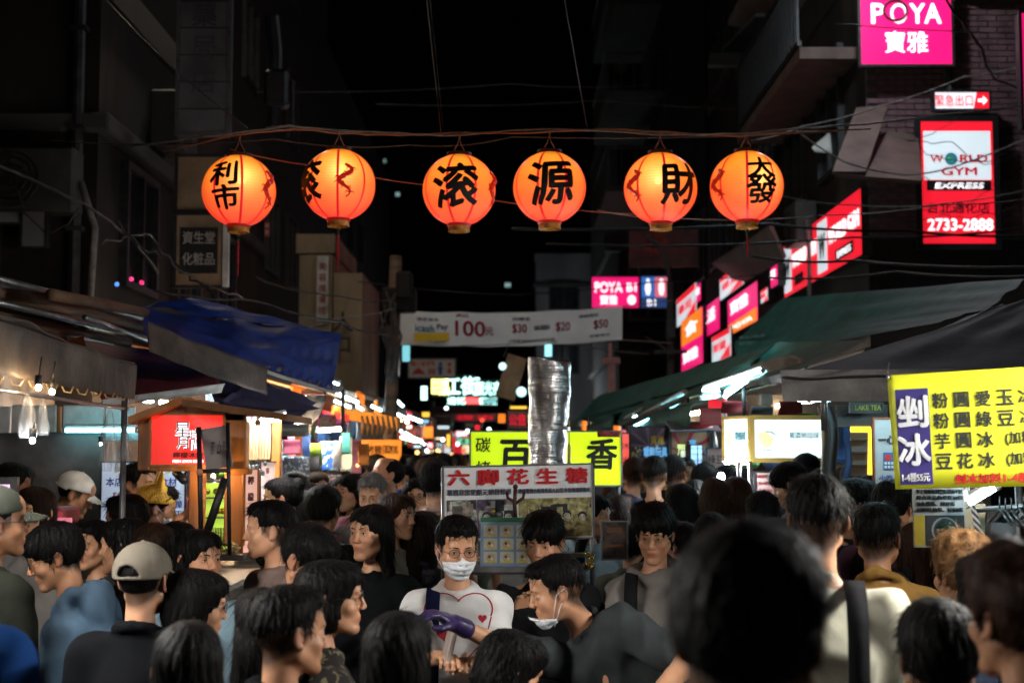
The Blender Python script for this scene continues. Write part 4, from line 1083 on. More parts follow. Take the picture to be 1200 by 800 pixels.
# 1 magenta top right
r, fr = signbox('magenta_sign', 'large magenta lightbox reading POYA at the top right', 1006, -24, 1115, 77, 15.9, face=E_mag)
letters(r, fr, [('P', .20, .40, .235, None, K), ('YA', .71, .40, .235, .34, K), ('O', .425, .40, .235, .18, dict(bold=0)), ('寶雅', .5, .73, .25, .46, dict(bold=.012))], E_white)
q = MB(); q.tube([fr.p(.385+.125*math.cos(a), .37+.115*math.sin(a), .02) for a in np.linspace(0, 6.283, 25)], .016, 0, 6, cap=False); q.build('dark_ring', mat('ring_dark', (.10, .015, .03), .5), r)
r, fr = signbox('magenta_sign', 'slice of a magenta sign cut by the right edge of the picture', 1195, 14, 1240, 150, 13.5, face=E_mag)
# 2 exit
r, fr = signbox('exit_sign', 'small white and red emergency exit sign with an arrow', 1094, 107, 1160, 129, 15.9, face=emat('lit_white_panel', (.95, .92, .98), 1.0, var=.05))
letters(r, fr, [('緊急出口', .36, .5, .62, .66, dict(bold=.01))], P_red)
q = MB(); poly_on(q, fr, [(.76, .04), (.98, .04), (.98, .96), (.70, .96)], .004); q.build('red_field', E_sred, r)
q = MB(); poly_on(q, fr, [(.78, .42), (.87, .42), (.87, .25), (.95, .5), (.87, .75), (.87, .58), (.78, .58)], .008); q.build('arrow', E_white, r)
# 3 tall gym sign
r, fr = signbox('gym_sign', 'tall red WORLD GYM lightbox with phone number at the right', 1075, 139, 1166, 289, 15.9, face=E_sred, frame=M_black, rim=.07)
q = MB(); rect_on(q, fr, .07, .10, .93, .48, .004); q.build('white_field', emat('lit_bluewhite', (.70, .80, .86), .85, var=.05), r)
q = MB(); rect_on(q, fr, .10, .485, .93, .565, .0042); q.build('black_band', E_blackp, r)
letters(r, fr, [('W', .235, .315, .062, .17), ('RLD', .71, .315, .062, .36), ('GYM', .52, .415, .066, .46)], emnl('print_crimson', (.45, .01, .03), .75), bold=.05, out=.008)
letters(r, fr, [('EXPRESS', .52, .527, .045, .62, dict(skew=.25))], E_white, bold=.03, out=.009)
letters(r, fr, [('台北通化店', .5, .70, .085, .80)], E_blackp, bold=.02, out=.006)
letters(r, fr, [('2733-2888', .52, .83, .095, .84)], E_white, bold=.04, out=.006)
q = MB(); disc_on(q, fr, .42, .318, .050, out=.010); q.build('globe_emblem', emnl('globe_blue', (.03, .16, .22), .8), r)
q = MB(); [poly_on(q, fr, [(.36+.05*i, .31+.02*i), (.42+.03*i, .30+.012*i), (.40+.04*i, .335+.01*i)], .013) for i in range(2)]; q.build('globe_land', emnl('globe_green', (.05, .35, .10), .8), r)
# 5 long facade gym sign + facade signs along the street
def facade(name, label, pxL, pxR, pyT, pyB, face, X=4.02, ref='L', th=.12, group=None):
    """sign flat on the street front of the right-hand buildings; heights given at the end named ref"""
    dl = X*FPX/(pxL-600); dr = X*FPX/(pxR-600); dref = dl if ref == 'L' else dr
    zt, zb = Zat(pyT, dref), Zat(pyB, dref)
    fr = Frame((X, dl, zt), (X, dr, zt), zt-zb, n_hint=(-1, 0, 0)); c = fr.p(.5, .5, 0)
    r = thing(name, label, 'sign', (c[0], c[1], zb), group)
    b = MB(); b.box(fr.p(.5, .5, -th/2-.006), (fr.w, fr.h, th), 0, ax=[fr.u, -fr.v, fr.n]); b.build('cabinet', M_iron, r)
    f = MB(); f.box(fr.p(.5, .5, -.003), (fr.w-.03, fr.h-.03, .006), 0, ax=[fr.u, -fr.v, fr.n]); f.build('panel', face, r)
    return r, fr
r, fr = facade('gym_sign', 'long red WORLD GYM sign in perspective beyond the sixth lantern', 921, 1013, 219, 299, E_sred, 4.03, 'R')
q = MB(); rect_on(q, fr, .01, .08, .12, .92, .004); rect_on(q, fr, .50, .08, .62, .92, .004); q.build('white_field', MATS['lit_bluewhite'], r)
letters(r, fr, [('WORLD GYM', .31, .42, .26, .34), ('WORLD GYM', .81, .42, .26, .34)], E_white, bold=.03)
letters(r, fr, [('W', .065, .5, .42, .08), ('W', .56, .5, .42, .08)], E_blackp, bold=.04, out=.008)
q = MB(); rect_on(q, fr, .17, .70, .30, .88, .005); rect_on(q, fr, .72, .70, .92, .88, .005); q.build('black_band', E_blackp, r)
letters(r, fr, [('EXPRESS', .82, .79, .10, .15)], E_white, out=.009)
G = 'stacked shop signs along the right-hand front'
for (lb, a, b_, t_, bo, X, kind, txt) in (
    ('narrow magenta strip over the green awning, right of the stack', 905, 913, 308, 334, 3.9, 'p', '茶'),
    ('tiny white and red sign at the foot of the slanted red sign', 893, 901, 336, 352, 3.95, 'wr', '屋'),
    ('slim pink sign between the pole and the orange one', 817, 822, 330, 352, 4.1, 'p', '衣'),
    ('white and red sign high above the stacked pink signs', 845, 873, 304, 333, 4.1, 'wr', '健身'),
    ('pink and orange sign, largest of the stack by the green awning', 854, 889, 328, 376, 4.1, 'po', '寶雅'),
    ('pink sign with white letters between two dark windows', 820, 844, 347, 386, 4.1, 'p', '生活'),
    ('white and red sign right of the utility pole', 794, 817, 330, 367, 4.1, 'wr', '藥局'),
    ('tall orange over pink sign lowest in the stack', 799, 824, 358, 425, 4.0, 'op', '寶雅'),
    ('small white and red sign under the largest pink one', 835, 857, 382, 417, 4.05, 'wr', '眼鏡'),
    ('small white and red sign left of the utility pole', 753, 776, 370, 389, 4.1, 'wr', '五金')):
    r, fr = facade('shop_sign', lb, a, b_, t_, bo, {'wr': E_pale, 'po': E_mag, 'p': E_mag, 'op': E_mag}[kind], X, 'R', group=G)
    if kind == 'wr':
        q = MB(); rect_on(q, fr, .03, .03, .97, .22, .004); poly_on(q, fr, [(.4, .97), (.97, .55), (.97, .97)], .004); q.build('red_field', E_sred, r); letters(r, fr, [(txt, .45, .5, .34, .7)], P_red, bold=.03, out=.008)
    if kind == 'po':
        q = MB(); poly_on(q, fr, [(.02, .70), (.98, .64), (.98, .98), (.02, .98)], .004); q.build('orange_field', E_or, r); letters(r, fr, [(txt, .42, .30, .34, .6), ('POYA', .5, .84, .12, .7)], E_white, bold=.03, out=.008)
    if kind == 'p': letters(r, fr, [(txt, .45, .4, .42, .75)], E_white, bold=.03, out=.008)
    if kind == 'op':
        q = MB(); rect_on(q, fr, .02, .02, .98, .50, .004); q.build('orange_field', E_or, r); letters(r, fr, [('食', .5, .25, .26, .6), (txt, .45, .75, .22, .7)], E_white, bold=.03, out=.008)
r, fr = signbox('magenta_sign', 'smaller magenta POYA B1 lightbox above the end of the banner', 693, 324, 749, 361, 32, face=E_mag)
letters(r, fr, [('POYA', .36, .34, .34, .58), ('B1', .84, .34, .28, .2), ('寶雅', .36, .74, .30, .36), ('●', .84, .74, .3, .17)], E_white, bold=.04)
r, fr = signbox('toilet_sign', 'blue and pink lit sign with two figures and B1', 750.5, 323, 784, 361, 32, face=emat('lit_navy', (.012, .05, .16), .9))
q = MB(); rect_on(q, fr, .04, .05, .48, .66, .004); q.build('blue_field', emat('lit_blue', (.03, .16, .52), .9), r)
q = MB(); rect_on(q, fr, .5, .05, .96, .66, .004); q.build('pink_field', emat('lit_salmon', (.75, .16, .22), .9), r)
q = MB()
for a in (.26, .73): disc_on(q, fr, a, .14, .05, out=.009); poly_on(q, fr, [(a-.08, .22), (a+.08, .22), (a+.1, .42), (a+.05, .6), (a-.05, .6), (a-.1, .42)], .009)
q.build('figure', E_white, r); letters(r, fr, [('B1', .38, .83, .2, .3)], E_white, out=.009, bold=.02)
# dim red flower sign above
r, fr = signbox('flower_sign', 'unlit reddish sign with a flower under a pale ledge above the POYA B1 sign', 737, 268, 818, 306, 30, face=mat('dim_red_panel', (.22, .10, .10), .7), rim=0)
q = MB()
for i in range(5): disc_on(q, fr, .38+.10*math.cos(i*1.257), .42+.2*math.sin(i*1.257), .16, out=.006)
q.build('flower', mat('dim_flower', (.45, .12, .08), .7), r); q = MB(); q.box(fr.p(.5, 1.03, 0), (fr.w, .06, .2)); q.build('ledge', M_canopy, r)
# banner across the street
tl, tr = W(467, 364, 18.2), W(729, 359, 18.2); bl, br = W(468, 404, 18.2), W(729, 398, 18.2)
t = thing('street_banner', 'sagging white banner across the street reading 100', 'banner', W(598, 402, 18.2))
N = 40; Vb = []
def bpt(u, v):
    p = (tl*(1-u)+tr*u)*(1-v)+(bl*(1-u)+br*u)*v
    return p+np.array([0, .025*math.sin(u*17)+.008*math.sin(u*41+v*3), -.05*math.sin(math.pi*u)+.004*math.sin(u*29)])
A = [bpt(i/N, j/6) for j in range(7) for i in range(N+1)]; B_ = [p+np.array([0, .004, 0]) for p in A]; F = []
for j in range(6):
    for i in range(N): q0 = j*(N+1)+i; F += [(q0, q0+N+1, q0+N+2, q0+1), (q0+len(A), q0+1+len(A), q0+N+2+len(A), q0+N+1+len(A))]
M_ban = mat('banner_vinyl', (.78, .78, .78), .6, noise=.08, scale=3, bump=.2, bscale=8)
mesh_obj('vinyl', A+B_, F, M_ban, t, smooth=True)
frb = Frame(tl, tr, tl[2]-bl[2])
def bannertext(items, m, nm='lettering'):
    mb = MB()
    for (s, a, b, h, w_) in items: text_on(mb, frb, s, a, b, h=h, w=w_, out=.0, bold=.03)
    V = np.concatenate(mb.V); rel = V-frb.o; u = rel@frb.u/frb.w; v = rel@frb.v/frb.h
    V2 = np.array([bpt(min(max(a, 0), 1), min(max(b, 0), 1)) for a, b in zip(u, v)])+np.array([0, -.006, 0])
    mesh_obj(nm, V2, mb.F, m, t)
bannertext([('100', .32, .48, .46, .135), ('元', .405, .55, .24, .035), ('起', .285, .10, .1, .06), ('$30', .54, .5, .30, .065), ('$20', .735, .5, .30, .065), ('$50', .905, .5, .30, .065)], mat('banner_red', (.52, .01, .06), .6, noise=.05))
bannertext([('icash', .115, .48, .22, .085)], mat('banner_cyan', (.02, .35, .48), .6, noise=.05))
bannertext([('Pay', .195, .45, .22, .05), ('回饋金', .55, .2, .10, .08), ('每筆消費最高', .64, .48, .16, .07), ('滿額現折', .85, .2, .1, .09), ('指定夜市', .13, .22, .1, .1), ('活動期間請洽店家', .6, .85, .07, .2), ('限量贈送', .9, .82, .07, .09)], mat('banner_navy', (.03, .04, .14), .6, noise=.05))
mb = MB(); rect_on(mb, frb, .07, .68, .225, .92, 0); V = np.concatenate(mb.V); V[:, 1] -= .04; mesh_obj('yellow_strip', V, mb.F, mat('banner_yellow', (.70, .45, .02), .6, noise=.05), t)
bannertext([('掃碼付款', .145, .80, .16, .13)], MATS['banner_navy'])
for (x0, y0, x1, y1, lb) in ((467, 364, 452, 352, 'upper left'), (468, 404, 455, 412, 'lower left'), (729, 359, 790, 352, 'upper right'), (729, 398, 788, 402, 'lower right')):
    q = MB(); q.tube([W(x0, y0, 18.2), W(x1, y1, 18.2 if x1 < 600 else 20)], .008, 0, 5); q.build('guy_rope', M_wiregrey, t)
# parking sign
r, fr = signbox('parking_sign', 'cream board with red car and blue figure under the banner', 478, 420, 534, 443, 26, face=mat('cream_board', (.62, .52, .42), .6, noise=.1))
letters(r, fr, [('臨江街夜市', .32, .25, .28, .5), ('停車', .50, .68, .35, .16)], mat('board_red', (.6, .03, .03), .6), bold=.03)
q = MB(); poly_on(q, fr, [(.08, .8), (.14, .6), (.22, .45), (.30, .6), (.38, .8)], .006); q.build('car_emblem', mat('board_red', (.6, .03, .03)), r)
q = MB(); disc_on(q, fr, .68, .28, .10, out=.006); poly_on(q, fr, [(.63, .4), (.73, .4), (.71, .85), (.65, .85)], .006); q.build('figure', mat('board_blue', (.03, .10, .4), .6), r)
q = MB(); disc_on(q, fr, .87, .3, .09, out=.006); poly_on(q, fr, [(.82, .75), (.87, .38), (.92, .75)], .006); q.build('figure', mat('board_red', (.6, .03, .03)), r)
# neon arch
t = thing('neon_arch_sign', 'bright neon night-market name arch far down the street', 'sign', W(555, 480, 40))
E_neon = emat('neon_mint', (.55, 1., .90), 3.2, var=.05); E_neony = emat('neon_yellow', (1., .9, .25), 3.0, var=.05)
f1 = Frame(W(508, 440, 40), W(556, 440, 40), Zat(440, 40)-Zat(464, 40)); f2 = Frame(W(557, 445, 40), W(598, 445, 40), Zat(445, 40)-Zat(465, 40)); f3 = Frame(W(526, 462, 40.2), W(581, 462, 40.2), Zat(462, 40)-Zat(475, 40))
q = MB(); [rect_on(q, f, -.03, -.05, 1.03, 1.05, -.05, .08) for f in (f1, f2, f3)]; q.build('backing', mat('neon_back', (.02, .10, .09), .5), t)
q = MB(); text_on(q, f1, '臨', .17, .5, h=.9, bold=.035); q.build('lettering', E_neony, t)
q = MB(); text_on(q, f1, '江街', .67, .5, h=.9, bold=.03); text_on(q, f2, '觀光夜市', .5, .5, h=.8, w=.98, bold=.02); text_on(q, f3, '通化', .16, .5, h=.8, bold=.03); text_on(q, f3, '歡迎', .84, .5, h=.8, bold=.03); q.build('lettering', E_neon, t)
q = MB(); rect_on(q, f3, .33, .15, .66, .85, .004); q.build('red_field', emat('neon_red', (1., .10, .10), 2.2), t)
q = MB(); q.tube([W(507, 470, 40), (W(507, 470, 40)[0], 40, 0)], .06); q.tube([W(600, 470, 40), (W(600, 470, 40)[0], 40, 0)], .06); q.build('post', M_iron, t)
# misc small lit and unlit boards in the far street: (label, px0,py0,px1,py1,d,matkey,text,textmat)
misc = [
 ('tall narrow lit sign, white with red middle, by the crooked pole', 461, 385, 469, 441, 19, E_pale, '茶飲', P_red),
 ('cyan strip sign right of the tall narrow lit one', 471, 404, 481, 424, 24, emat('lit_cyan', (.25, .75, .85), .9), '', None),
 ('half-hidden round mint sign left of the neon arch', 493, 452, 501, 469, 30, E_neon, '', None),
 ('bright cyan upright sign under the right half of the banner', 638, 398, 647, 418, 30, emat('lit_cyan2', (.35, .9, 1.), 1.6), '', None),
 ('dark grey horizontal board below the neon arch', 505, 476, 560, 484, 34, M_conc, '', None),
 ('brownish notice board below the grey one', 528, 484, 585, 494, 32, mat('dim_board', (.30, .20, .18), .7), '夜市', P_red),
 ('grey sheet board hung low over the far crowd', 508, 486, 528, 512, 30, M_conc, '', None),
 ('small yellow lit board at the far left of centre', 494, 482, 504, 489, 24, emat('lit_yellow', (1., .6, .05), 1.2), '', None),
 ('small lit blue board above the far stalls', 493, 491, 503, 496, 24, emat('lit_paleblue', (.3, .6, .9), 1.0), '', None),
 ('orange lantern-like sign beside the duct', 583, 484, 593, 496, 20, E_or, '', None),
 ('small white notice left of the duct', 594, 480, 619, 503, 15, mat('pale_notice', (.45, .36, .35), .7), '公告', P_red),
 ('amber lit strip beside the duct', 597, 475, 618, 480, 22, emat('lit_yellow', (1., .6, .05), 1.2), '', None),
 ('grey street-name board left of the lemon sign wall', 512, 498, 527, 503, 22, E_pale, '', None)]
for (lb, a, b_, c, d_, dep, m, tx, tm) in misc:
    r, fr = signbox('shop_sign', lb, a, b_, c, d_, dep, face=m, group='small boards in the far street', rim=.02, th=.08)
    if tx: letters(r, fr, [(tx, .5, .5, .6 if len(tx) < 3 and fr.w > fr.h else None, .8)] if fr.w > fr.h else [(ch, .5, .3+.4*i, None, .7) for i, ch in enumerate(tx)], tm, bold=.03, out=.006)
more = [('red lit panel low over the far left stalls', 500, 517, 508, 526, 24, E_sred, '肉'), ('small white lit panel with blue character in the far crowd gap', 511, 519, 519, 530, 26, E_pale, '茶'),
 ('orange lit panel left of the far white one', 489, 512, 497, 519, 21, E_or, '炸'), ('magenta strip hung far down the street', 533, 505, 549, 511, 30, E_mag, '服飾'), ('pale green lit board far down the street', 536, 513, 550, 521, 28, emat('lit_palegreen', (.25, .8, .45), .8), '藥'),
 ('narrow yellow upright far down the street', 523, 508, 528, 524, 27, MATS['lit_yellow'], ''), ('red upright strip beside the yellow one', 530, 512, 534, 528, 25, E_sred, ''), ('small amber board over the third left stall', 472, 497, 484, 503, 18, E_or, '雞排'),
 ('white lit strip over the third left stall', 484, 521, 494, 525, 20, E_pale, ''), ('blue lit panel behind the red column right of the lime lightbox', 737, 541, 748, 549, 16, MATS['lit_paleblue'], ''), ('warm lit panel right of the duct base', 700, 513, 716, 520, 19, E_or, '豆花'),
 ('grey-white awning board above the far crowd', 545, 495, 566, 501, 24, MATS['pale_notice'] if 'pale_notice' in MATS else M_conc, ''), ('cyan lit strip left of the grey tilted board', 566, 468, 582, 472, 28, MATS['lit_cyan'], ''), ('small crimson board above the lime lightbox corner', 556, 497, 563, 504, 22, E_sred, '')]
for (lb, a, b_, c, d_, dep, m, tx) in more:
    r, fr = signbox('shop_sign', lb, a, b_, c, d_, dep, face=m, group='small boards in the far street', rim=.02, th=.06)
    if tx: letters(r, fr, [(tx, .5, .5, .7 if len(tx) == 1 else None, .8 if len(tx) > 1 else None)], E_white if m in (E_sred, E_or, E_mag) else E_blackp, bold=.03, out=.006)
# tilted brown board
c = W(599, 442, 17); ax = rotz(0)@roty(R(17)); t = thing('hanging_board', 'tilted brown board dangling left of the duct', 'board', c)
q = MB(); q.box(c, (.24, .03, .53), 0, ax=ax.T, bev=.01); q.build('panel', mat('cardboard', (.34, .19, .10), .8, noise=.25, scale=6), t)
q = MB(); q.ball(W(589, 429, 16.85), .045); q.ball(W(611, 459, 16.85), (.06, .03, .06)); q.build('lamp', emat('lit_small', (.6, .95, 1.), 1.6), t)
q = MB(); q.tube([W(590, 418, 17), W(598, 398, 18)], .005, 0, 4); q.build('string', M_wire, t)
# unlit big white sign top left; pharmacy panel
r, fr = signbox('unlit_sign', 'dim grey unlit vertical sign hanging at the top left', 211, -60, 271, 157, 11.5, face=mat('dirty_panel', (.17, .17, .185), .6, noise=.35, scale=2.5, grime=(.06, .06, .07)), rim=.03, frame=M_steel)
letters(r, fr, [(c_, .5, .36+.18*i, .13, None) for i, c_ in enumerate('藥局店')], mat('faded_print', (.10, .10, .13), .7), bold=.02)
q = MB()
for i in range(6): rect_on(q, fr, 0, .14+.145*i, 1, .144+.145*i, .006, .01)
q.build('seam', M_iron, r)
r, fr = signbox('beige_panel_sign', 'beige upright panel with a black plate reading in white characters', 207, 182, 264, 336, 12, face=mat('beige_panel', (.30, .21, .13), .7, noise=.3, scale=3, grime=(.12, .08, .05)), rim=.03)
q = MB(); rect_on(q, fr, .10, .55, .88, .90, .006); rect_on(q, fr, -.02, .42, 1.02, .46, .02, .05); q.build('black_plate', M_black, r)
letters(r, fr, [('資生堂', .49, .63, .095, .66), ('化粧品', .49, .79, .095, .66)], mat('dim_white_print', (.38, .36, .34), .7), bold=.02, out=.012)
q = MB(); q.box(fr.p(1.05, .5, 0), (.05, .05, fr.h)); q.build('post', M_white, r)
for (lb, a, b_, c_, d_) in (('pale board on the far left wall, left one', -8, 233, 24, 262), ('pale board on the far left wall, right one', 26, 236, 55, 290)):
    r, fr = signbox('wall_board', lb, a, b_, c_, d_, 11.9, face=mat('grey_board', (.20, .20, .23), .7, noise=.2, scale=3), rim=.02, group='pale boards on the far left wall')
r, fr = signbox('small_red_tag', 'small red and white tag hanging right of the first lantern', 310, 260, 316, 277, 11.5, face=mat('tag_red', (.40, .05, .05), .6), rim=0, th=.02)
letters(r, fr, [('平', .5, .3, .3, None), ('安', .5, .7, .3, None)], M_white)
for (px, py, c_) in ((137, 333, (.1, .3, 1.)), (154, 327, (1., .05, .25)), (166, 331, (1., .03, .2))):
    q = MB(); q.ball(W(px, py, 11), .018); tag(q.build('indicator_lamp', emnl('lamp_%d' % px, c_, 1.3)), {137: 'tiny blue indicator light on the dark left wall', 154: 'tiny crimson indicator light between the other two on the left wall', 166: 'tiny pink indicator light nearest the pharmacy panel'}[px], 'lamp', 'indicator lights on the left wall')

# ---------------------------------------------------------------- lanterns
def lantern_mat():
    m, n, o = newmat('lantern_paper'); L = n.links
    b = n.nodes.new('ShaderNodeBsdfPrincipled'); b.inputs['Base Color'].default_value = (.75, .16, .05, 1); b.inputs['Roughness'].default_value = .6
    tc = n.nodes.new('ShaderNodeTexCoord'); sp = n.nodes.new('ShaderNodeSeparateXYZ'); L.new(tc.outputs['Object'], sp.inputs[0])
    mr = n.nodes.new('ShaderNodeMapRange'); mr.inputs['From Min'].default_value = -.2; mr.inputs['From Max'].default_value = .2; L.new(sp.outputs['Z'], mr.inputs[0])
    cr = n.nodes.new('ShaderNodeValToRGB'); e = cr.color_ramp.elements  # glow painted into the emission colour: yellow at the top, red below
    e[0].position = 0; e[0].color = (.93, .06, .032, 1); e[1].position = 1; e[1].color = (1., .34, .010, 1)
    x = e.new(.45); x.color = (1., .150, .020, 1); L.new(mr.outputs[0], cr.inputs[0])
    # fine horizontal hoops of the frame seen through the paper
    wv = n.nodes.new('ShaderNodeTexWave'); wv.bands_direction = 'Z'; wv.inputs['Scale'].default_value = 17; wv.inputs['Distortion'].default_value = .3; L.new(tc.outputs['Object'], wv.inputs['Vector'])
    nz = n.nodes.new('ShaderNodeTexNoise'); nz.inputs['Scale'].default_value = 9; nz.inputs['Detail'].default_value = 6; L.new(tc.outputs['Object'], nz.inputs['Vector'])
    ma = n.nodes.new('ShaderNodeMath'); ma.operation = 'MULTIPLY_ADD'; ma.inputs[1].default_value = .16; ma.inputs[2].default_value = .68; L.new(wv.outputs['Fac'], ma.inputs[0])
    mb_ = n.nodes.new('ShaderNodeMath'); mb_.operation = 'MULTIPLY_ADD'; mb_.inputs[1].default_value = .62; L.new(nz.outputs[0], mb_.inputs[0]); L.new(ma.outputs[0], mb_.inputs[2])
    # rim shading further down is painted into the emission
    # bulb glow painted into the emission (inverse square of the distance to the bulb)
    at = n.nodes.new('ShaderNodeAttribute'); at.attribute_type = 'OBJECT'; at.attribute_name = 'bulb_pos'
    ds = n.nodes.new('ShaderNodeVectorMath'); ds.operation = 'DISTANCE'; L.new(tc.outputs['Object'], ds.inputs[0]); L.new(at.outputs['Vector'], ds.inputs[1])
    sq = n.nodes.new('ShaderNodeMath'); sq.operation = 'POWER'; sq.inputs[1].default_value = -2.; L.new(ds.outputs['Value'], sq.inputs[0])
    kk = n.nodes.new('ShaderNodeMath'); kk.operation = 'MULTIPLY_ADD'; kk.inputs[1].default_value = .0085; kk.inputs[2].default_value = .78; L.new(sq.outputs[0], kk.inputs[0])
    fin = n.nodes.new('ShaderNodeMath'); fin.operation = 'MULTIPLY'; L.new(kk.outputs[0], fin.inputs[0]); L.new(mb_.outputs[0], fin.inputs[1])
    lwt = n.nodes.new('ShaderNodeLayerWeight'); lwt.inputs['Blend'].default_value = .35     # darker rim painted in by view angle
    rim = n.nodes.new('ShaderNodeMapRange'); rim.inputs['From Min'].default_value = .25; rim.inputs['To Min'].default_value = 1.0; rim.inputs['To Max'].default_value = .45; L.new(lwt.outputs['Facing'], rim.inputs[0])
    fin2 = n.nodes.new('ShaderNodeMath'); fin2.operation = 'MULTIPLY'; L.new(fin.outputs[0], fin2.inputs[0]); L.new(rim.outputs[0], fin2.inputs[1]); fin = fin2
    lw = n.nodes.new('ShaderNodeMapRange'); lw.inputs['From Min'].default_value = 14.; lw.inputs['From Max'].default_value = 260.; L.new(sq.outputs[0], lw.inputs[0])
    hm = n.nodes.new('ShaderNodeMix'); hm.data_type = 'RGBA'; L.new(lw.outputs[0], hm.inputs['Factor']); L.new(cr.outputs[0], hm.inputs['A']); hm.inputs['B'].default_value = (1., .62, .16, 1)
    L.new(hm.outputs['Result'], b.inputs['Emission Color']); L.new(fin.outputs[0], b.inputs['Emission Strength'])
    tr = n.nodes.new('ShaderNodeBsdfTransparent'); mx = n.nodes.new('ShaderNodeMixShader'); mx.inputs[0].default_value = .12
    L.new(b.outputs[0], mx.inputs[1]); L.new(tr.outputs[0], mx.inputs[2]); L.new(mx.outputs[0], o.inputs[0])
    return m
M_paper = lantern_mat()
E_bulbspot = emat('lantern_bulb', (1., .62, .20), 7.0, var=0)
M_rib = emnl('lantern_red_band', (.80, .012, .02), .75, base=(.5, .02, .02))
M_ink = mat('lantern_ink', (.010, .006, .005), .6, noise=.1, bump=0)
M_dragon = emnl('lantern_dark_red', (.42, .012, .004), .6, base=(.3, .01, .01))
LR = .226
def sph(C, yaw, pitch, rr=LR):
    return C+rr*np.array([math.sin(yaw)*math.cos(pitch), -math.cos(yaw)*math.cos(pitch), math.sin(pitch)*.985])
def lantern(label, px, py, yaw0, chars, dragon=None, spot=None, tassel=0, tilt=0.):
    C = W(px, py, LD); t = thing('paper_lantern', label, 'lantern', C, 'row of orange paper lanterns')
    R3 = LR; q = MB()
    nu, nv = 48, 64; V = []; F = []
    for i in range(nv+1):
        ph = -1.38+2.76*i/nv; hoop = LR*(1+.0035*math.cos(i*math.pi))
        for j in range(nu): V.append(sph(C, 2*math.pi*j/nu, ph, hoop))
    F = [(i*nu+j, i*nu+(j+1) % nu, (i+1)*nu+(j+1) % nu, (i+1)*nu+j) for i in range(nv) for j in range(nu)]
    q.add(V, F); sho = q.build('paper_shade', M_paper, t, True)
    bp = .66*(sph(C, *(spot or (.0, .1)))-C) if spot else np.array([0, -.06, .02]); sho['bulb_pos'] = [float(v) for v in bp]
    for k in range(8):
        y0 = yaw0+.39+k*math.pi/4; V = []; F = []
        for i in range(25):
            ph = -1.38+2.76*i/24; wd = .0085/(LR*math.cos(ph)+.02)
            for s in (-1, 1): V.append(sph(C, y0+s*wd, ph, LR+.0025))
        F = [(2*i, 2*i+1, 2*i+3, 2*i+2) for i in range(24)]
        # only two of the eight seams are bold, as printed
        mesh_obj('rib', V, F, M_rib, t, smooth=True)
    for (ch, cy, cp, sz, bw) in chars:
        V, F, size = text_geo(ch, .042, space=1.0); V, Fc = refine(V, F, .12); sx = sz/size[1]
        X = V[:, 0]*sx*bw; Y = V[:, 1]*sx+X*.08; P = []
        for x, y, z in zip(X, Y, V[:, 2]*.05): P.append(sph(C, cy+x/LR/math.cos(cp), cp+y/LR, LR+.004+z))
        mesh_obj('lettering', P, Fc, M_ink if ch not in '福祥' else M_dragon, t)
    if dragon is not None:
        q = MB(); cy, sc_ = dragon; pts = []
        for i in range(22):
            s = i/21; pts.append(sph(C, cy+(.20*math.sin(s*9.2)*(1-.3*s)+.02), (.5-s*1.08)*sc_, LR+.004))
        q.tube(pts, [.005+.012*math.sin(math.pi*min(1, (i+2)/20))*(1+.25*math.sin(i*2.5)) for i in range(22)], 0, 6)
        for i in range(3, 20, 3):
            for sg in (-1, 1):
                y_ = cy+(.20*math.sin(i/21*9.2)*(1-.3*i/21)); p_ = (.5-i/21*1.08)*sc_
                q.tube([sph(C, y_, p_, LR+.004), sph(C, y_+sg*.10, p_+.04, LR+.005), sph(C, y_+sg*.14, p_-.03, LR+.005)], [.006, .004, .002], 0, 5)
        q.build('dragon_print', M_dragon, t)
    q = MB(); q.lathe(C+np.array([0, 0, LR*.965]), [(.076, -.006), (.078, .016), (.070, .018), (.02, .016)], 0, 24); q.build('top_cap', mat('cap_brown', (.10, .04, .03), .6), t, True)
    q = MB(); q.lathe(C-np.array([0, 0, LR*.955]), [(.074, .010), (.074, -.010), (.066, -.012)], 0, 24); q.lathe(C-np.array([0, 0, LR*.955+.010]), [(.066, .004), (.069, -.034), (.064, -.036), (.060, .0)], 1, 24)
    q.build('bottom_collar', [emnl('collar_red', (.45, .01, .01), .35), mat('collar_gold', (.60, .26, .03), .45, noise=.3, scale=30)], t, True)
    q = MB(); zt = C[2]+LR*.96
    q.tube([C+np.array([-.05, 0, LR*.96]), C+np.array([-.012, 0, LR+.06]), C+np.array([0, 0, LR+.10]), C+np.array([.012, 0, LR+.06]), C+np.array([.05, 0, LR*.96])], .0035, 0, 5)
    q.tube([C+np.array([0, 0, LR+.09]), C+np.array([.004, 0, LR+.125])], .006, 0, 5); q.build('hanger', mat('wire_copper', (.35, .14, .06)), t)
    # bulb inside; its hot spot on the paper is painted into the emission
    if spot is not None:
        yw, pt = spot; V = [sph(C, yw, pt, LR+.0032)]; n = 20; F = []
        q = MB(); q.ball(C+bp, .022, 0, 14, 10); q.build('bulb', E_bulbspot, t, True)
    if tassel:
        q = MB(); b0 = C-np.array([0, 0, LR+.03]); q.ball(b0-np.array([0, 0, .022]), .013, 0); q.ball(b0-np.array([0, 0, .05]), .009, 0)
        q.build('bead', mat('bead_green', (.02, .12, .05), .35), t, True)
        q = MB(); q.tube([b0-np.array([0, 0, .05]), b0-np.array([0, 0, .08+.07*tassel]), b0-np.array([0, 0, .12+.16*tassel])], [.006, .009, .004], 0, 6); q.build('tassel', mat('tassel_red', (.35, .01, .02), .8, noise=.4, scale=40), t)
lantern('leftmost round lantern reading 利市 in black brush strokes', 280, 224, -.12, [('利', -.26, .36, .172, 1.05), ('市', -.20, -.34, .160, 1.12)], dragon=(1.1, 1.), spot=(.3, .25), tassel=1)
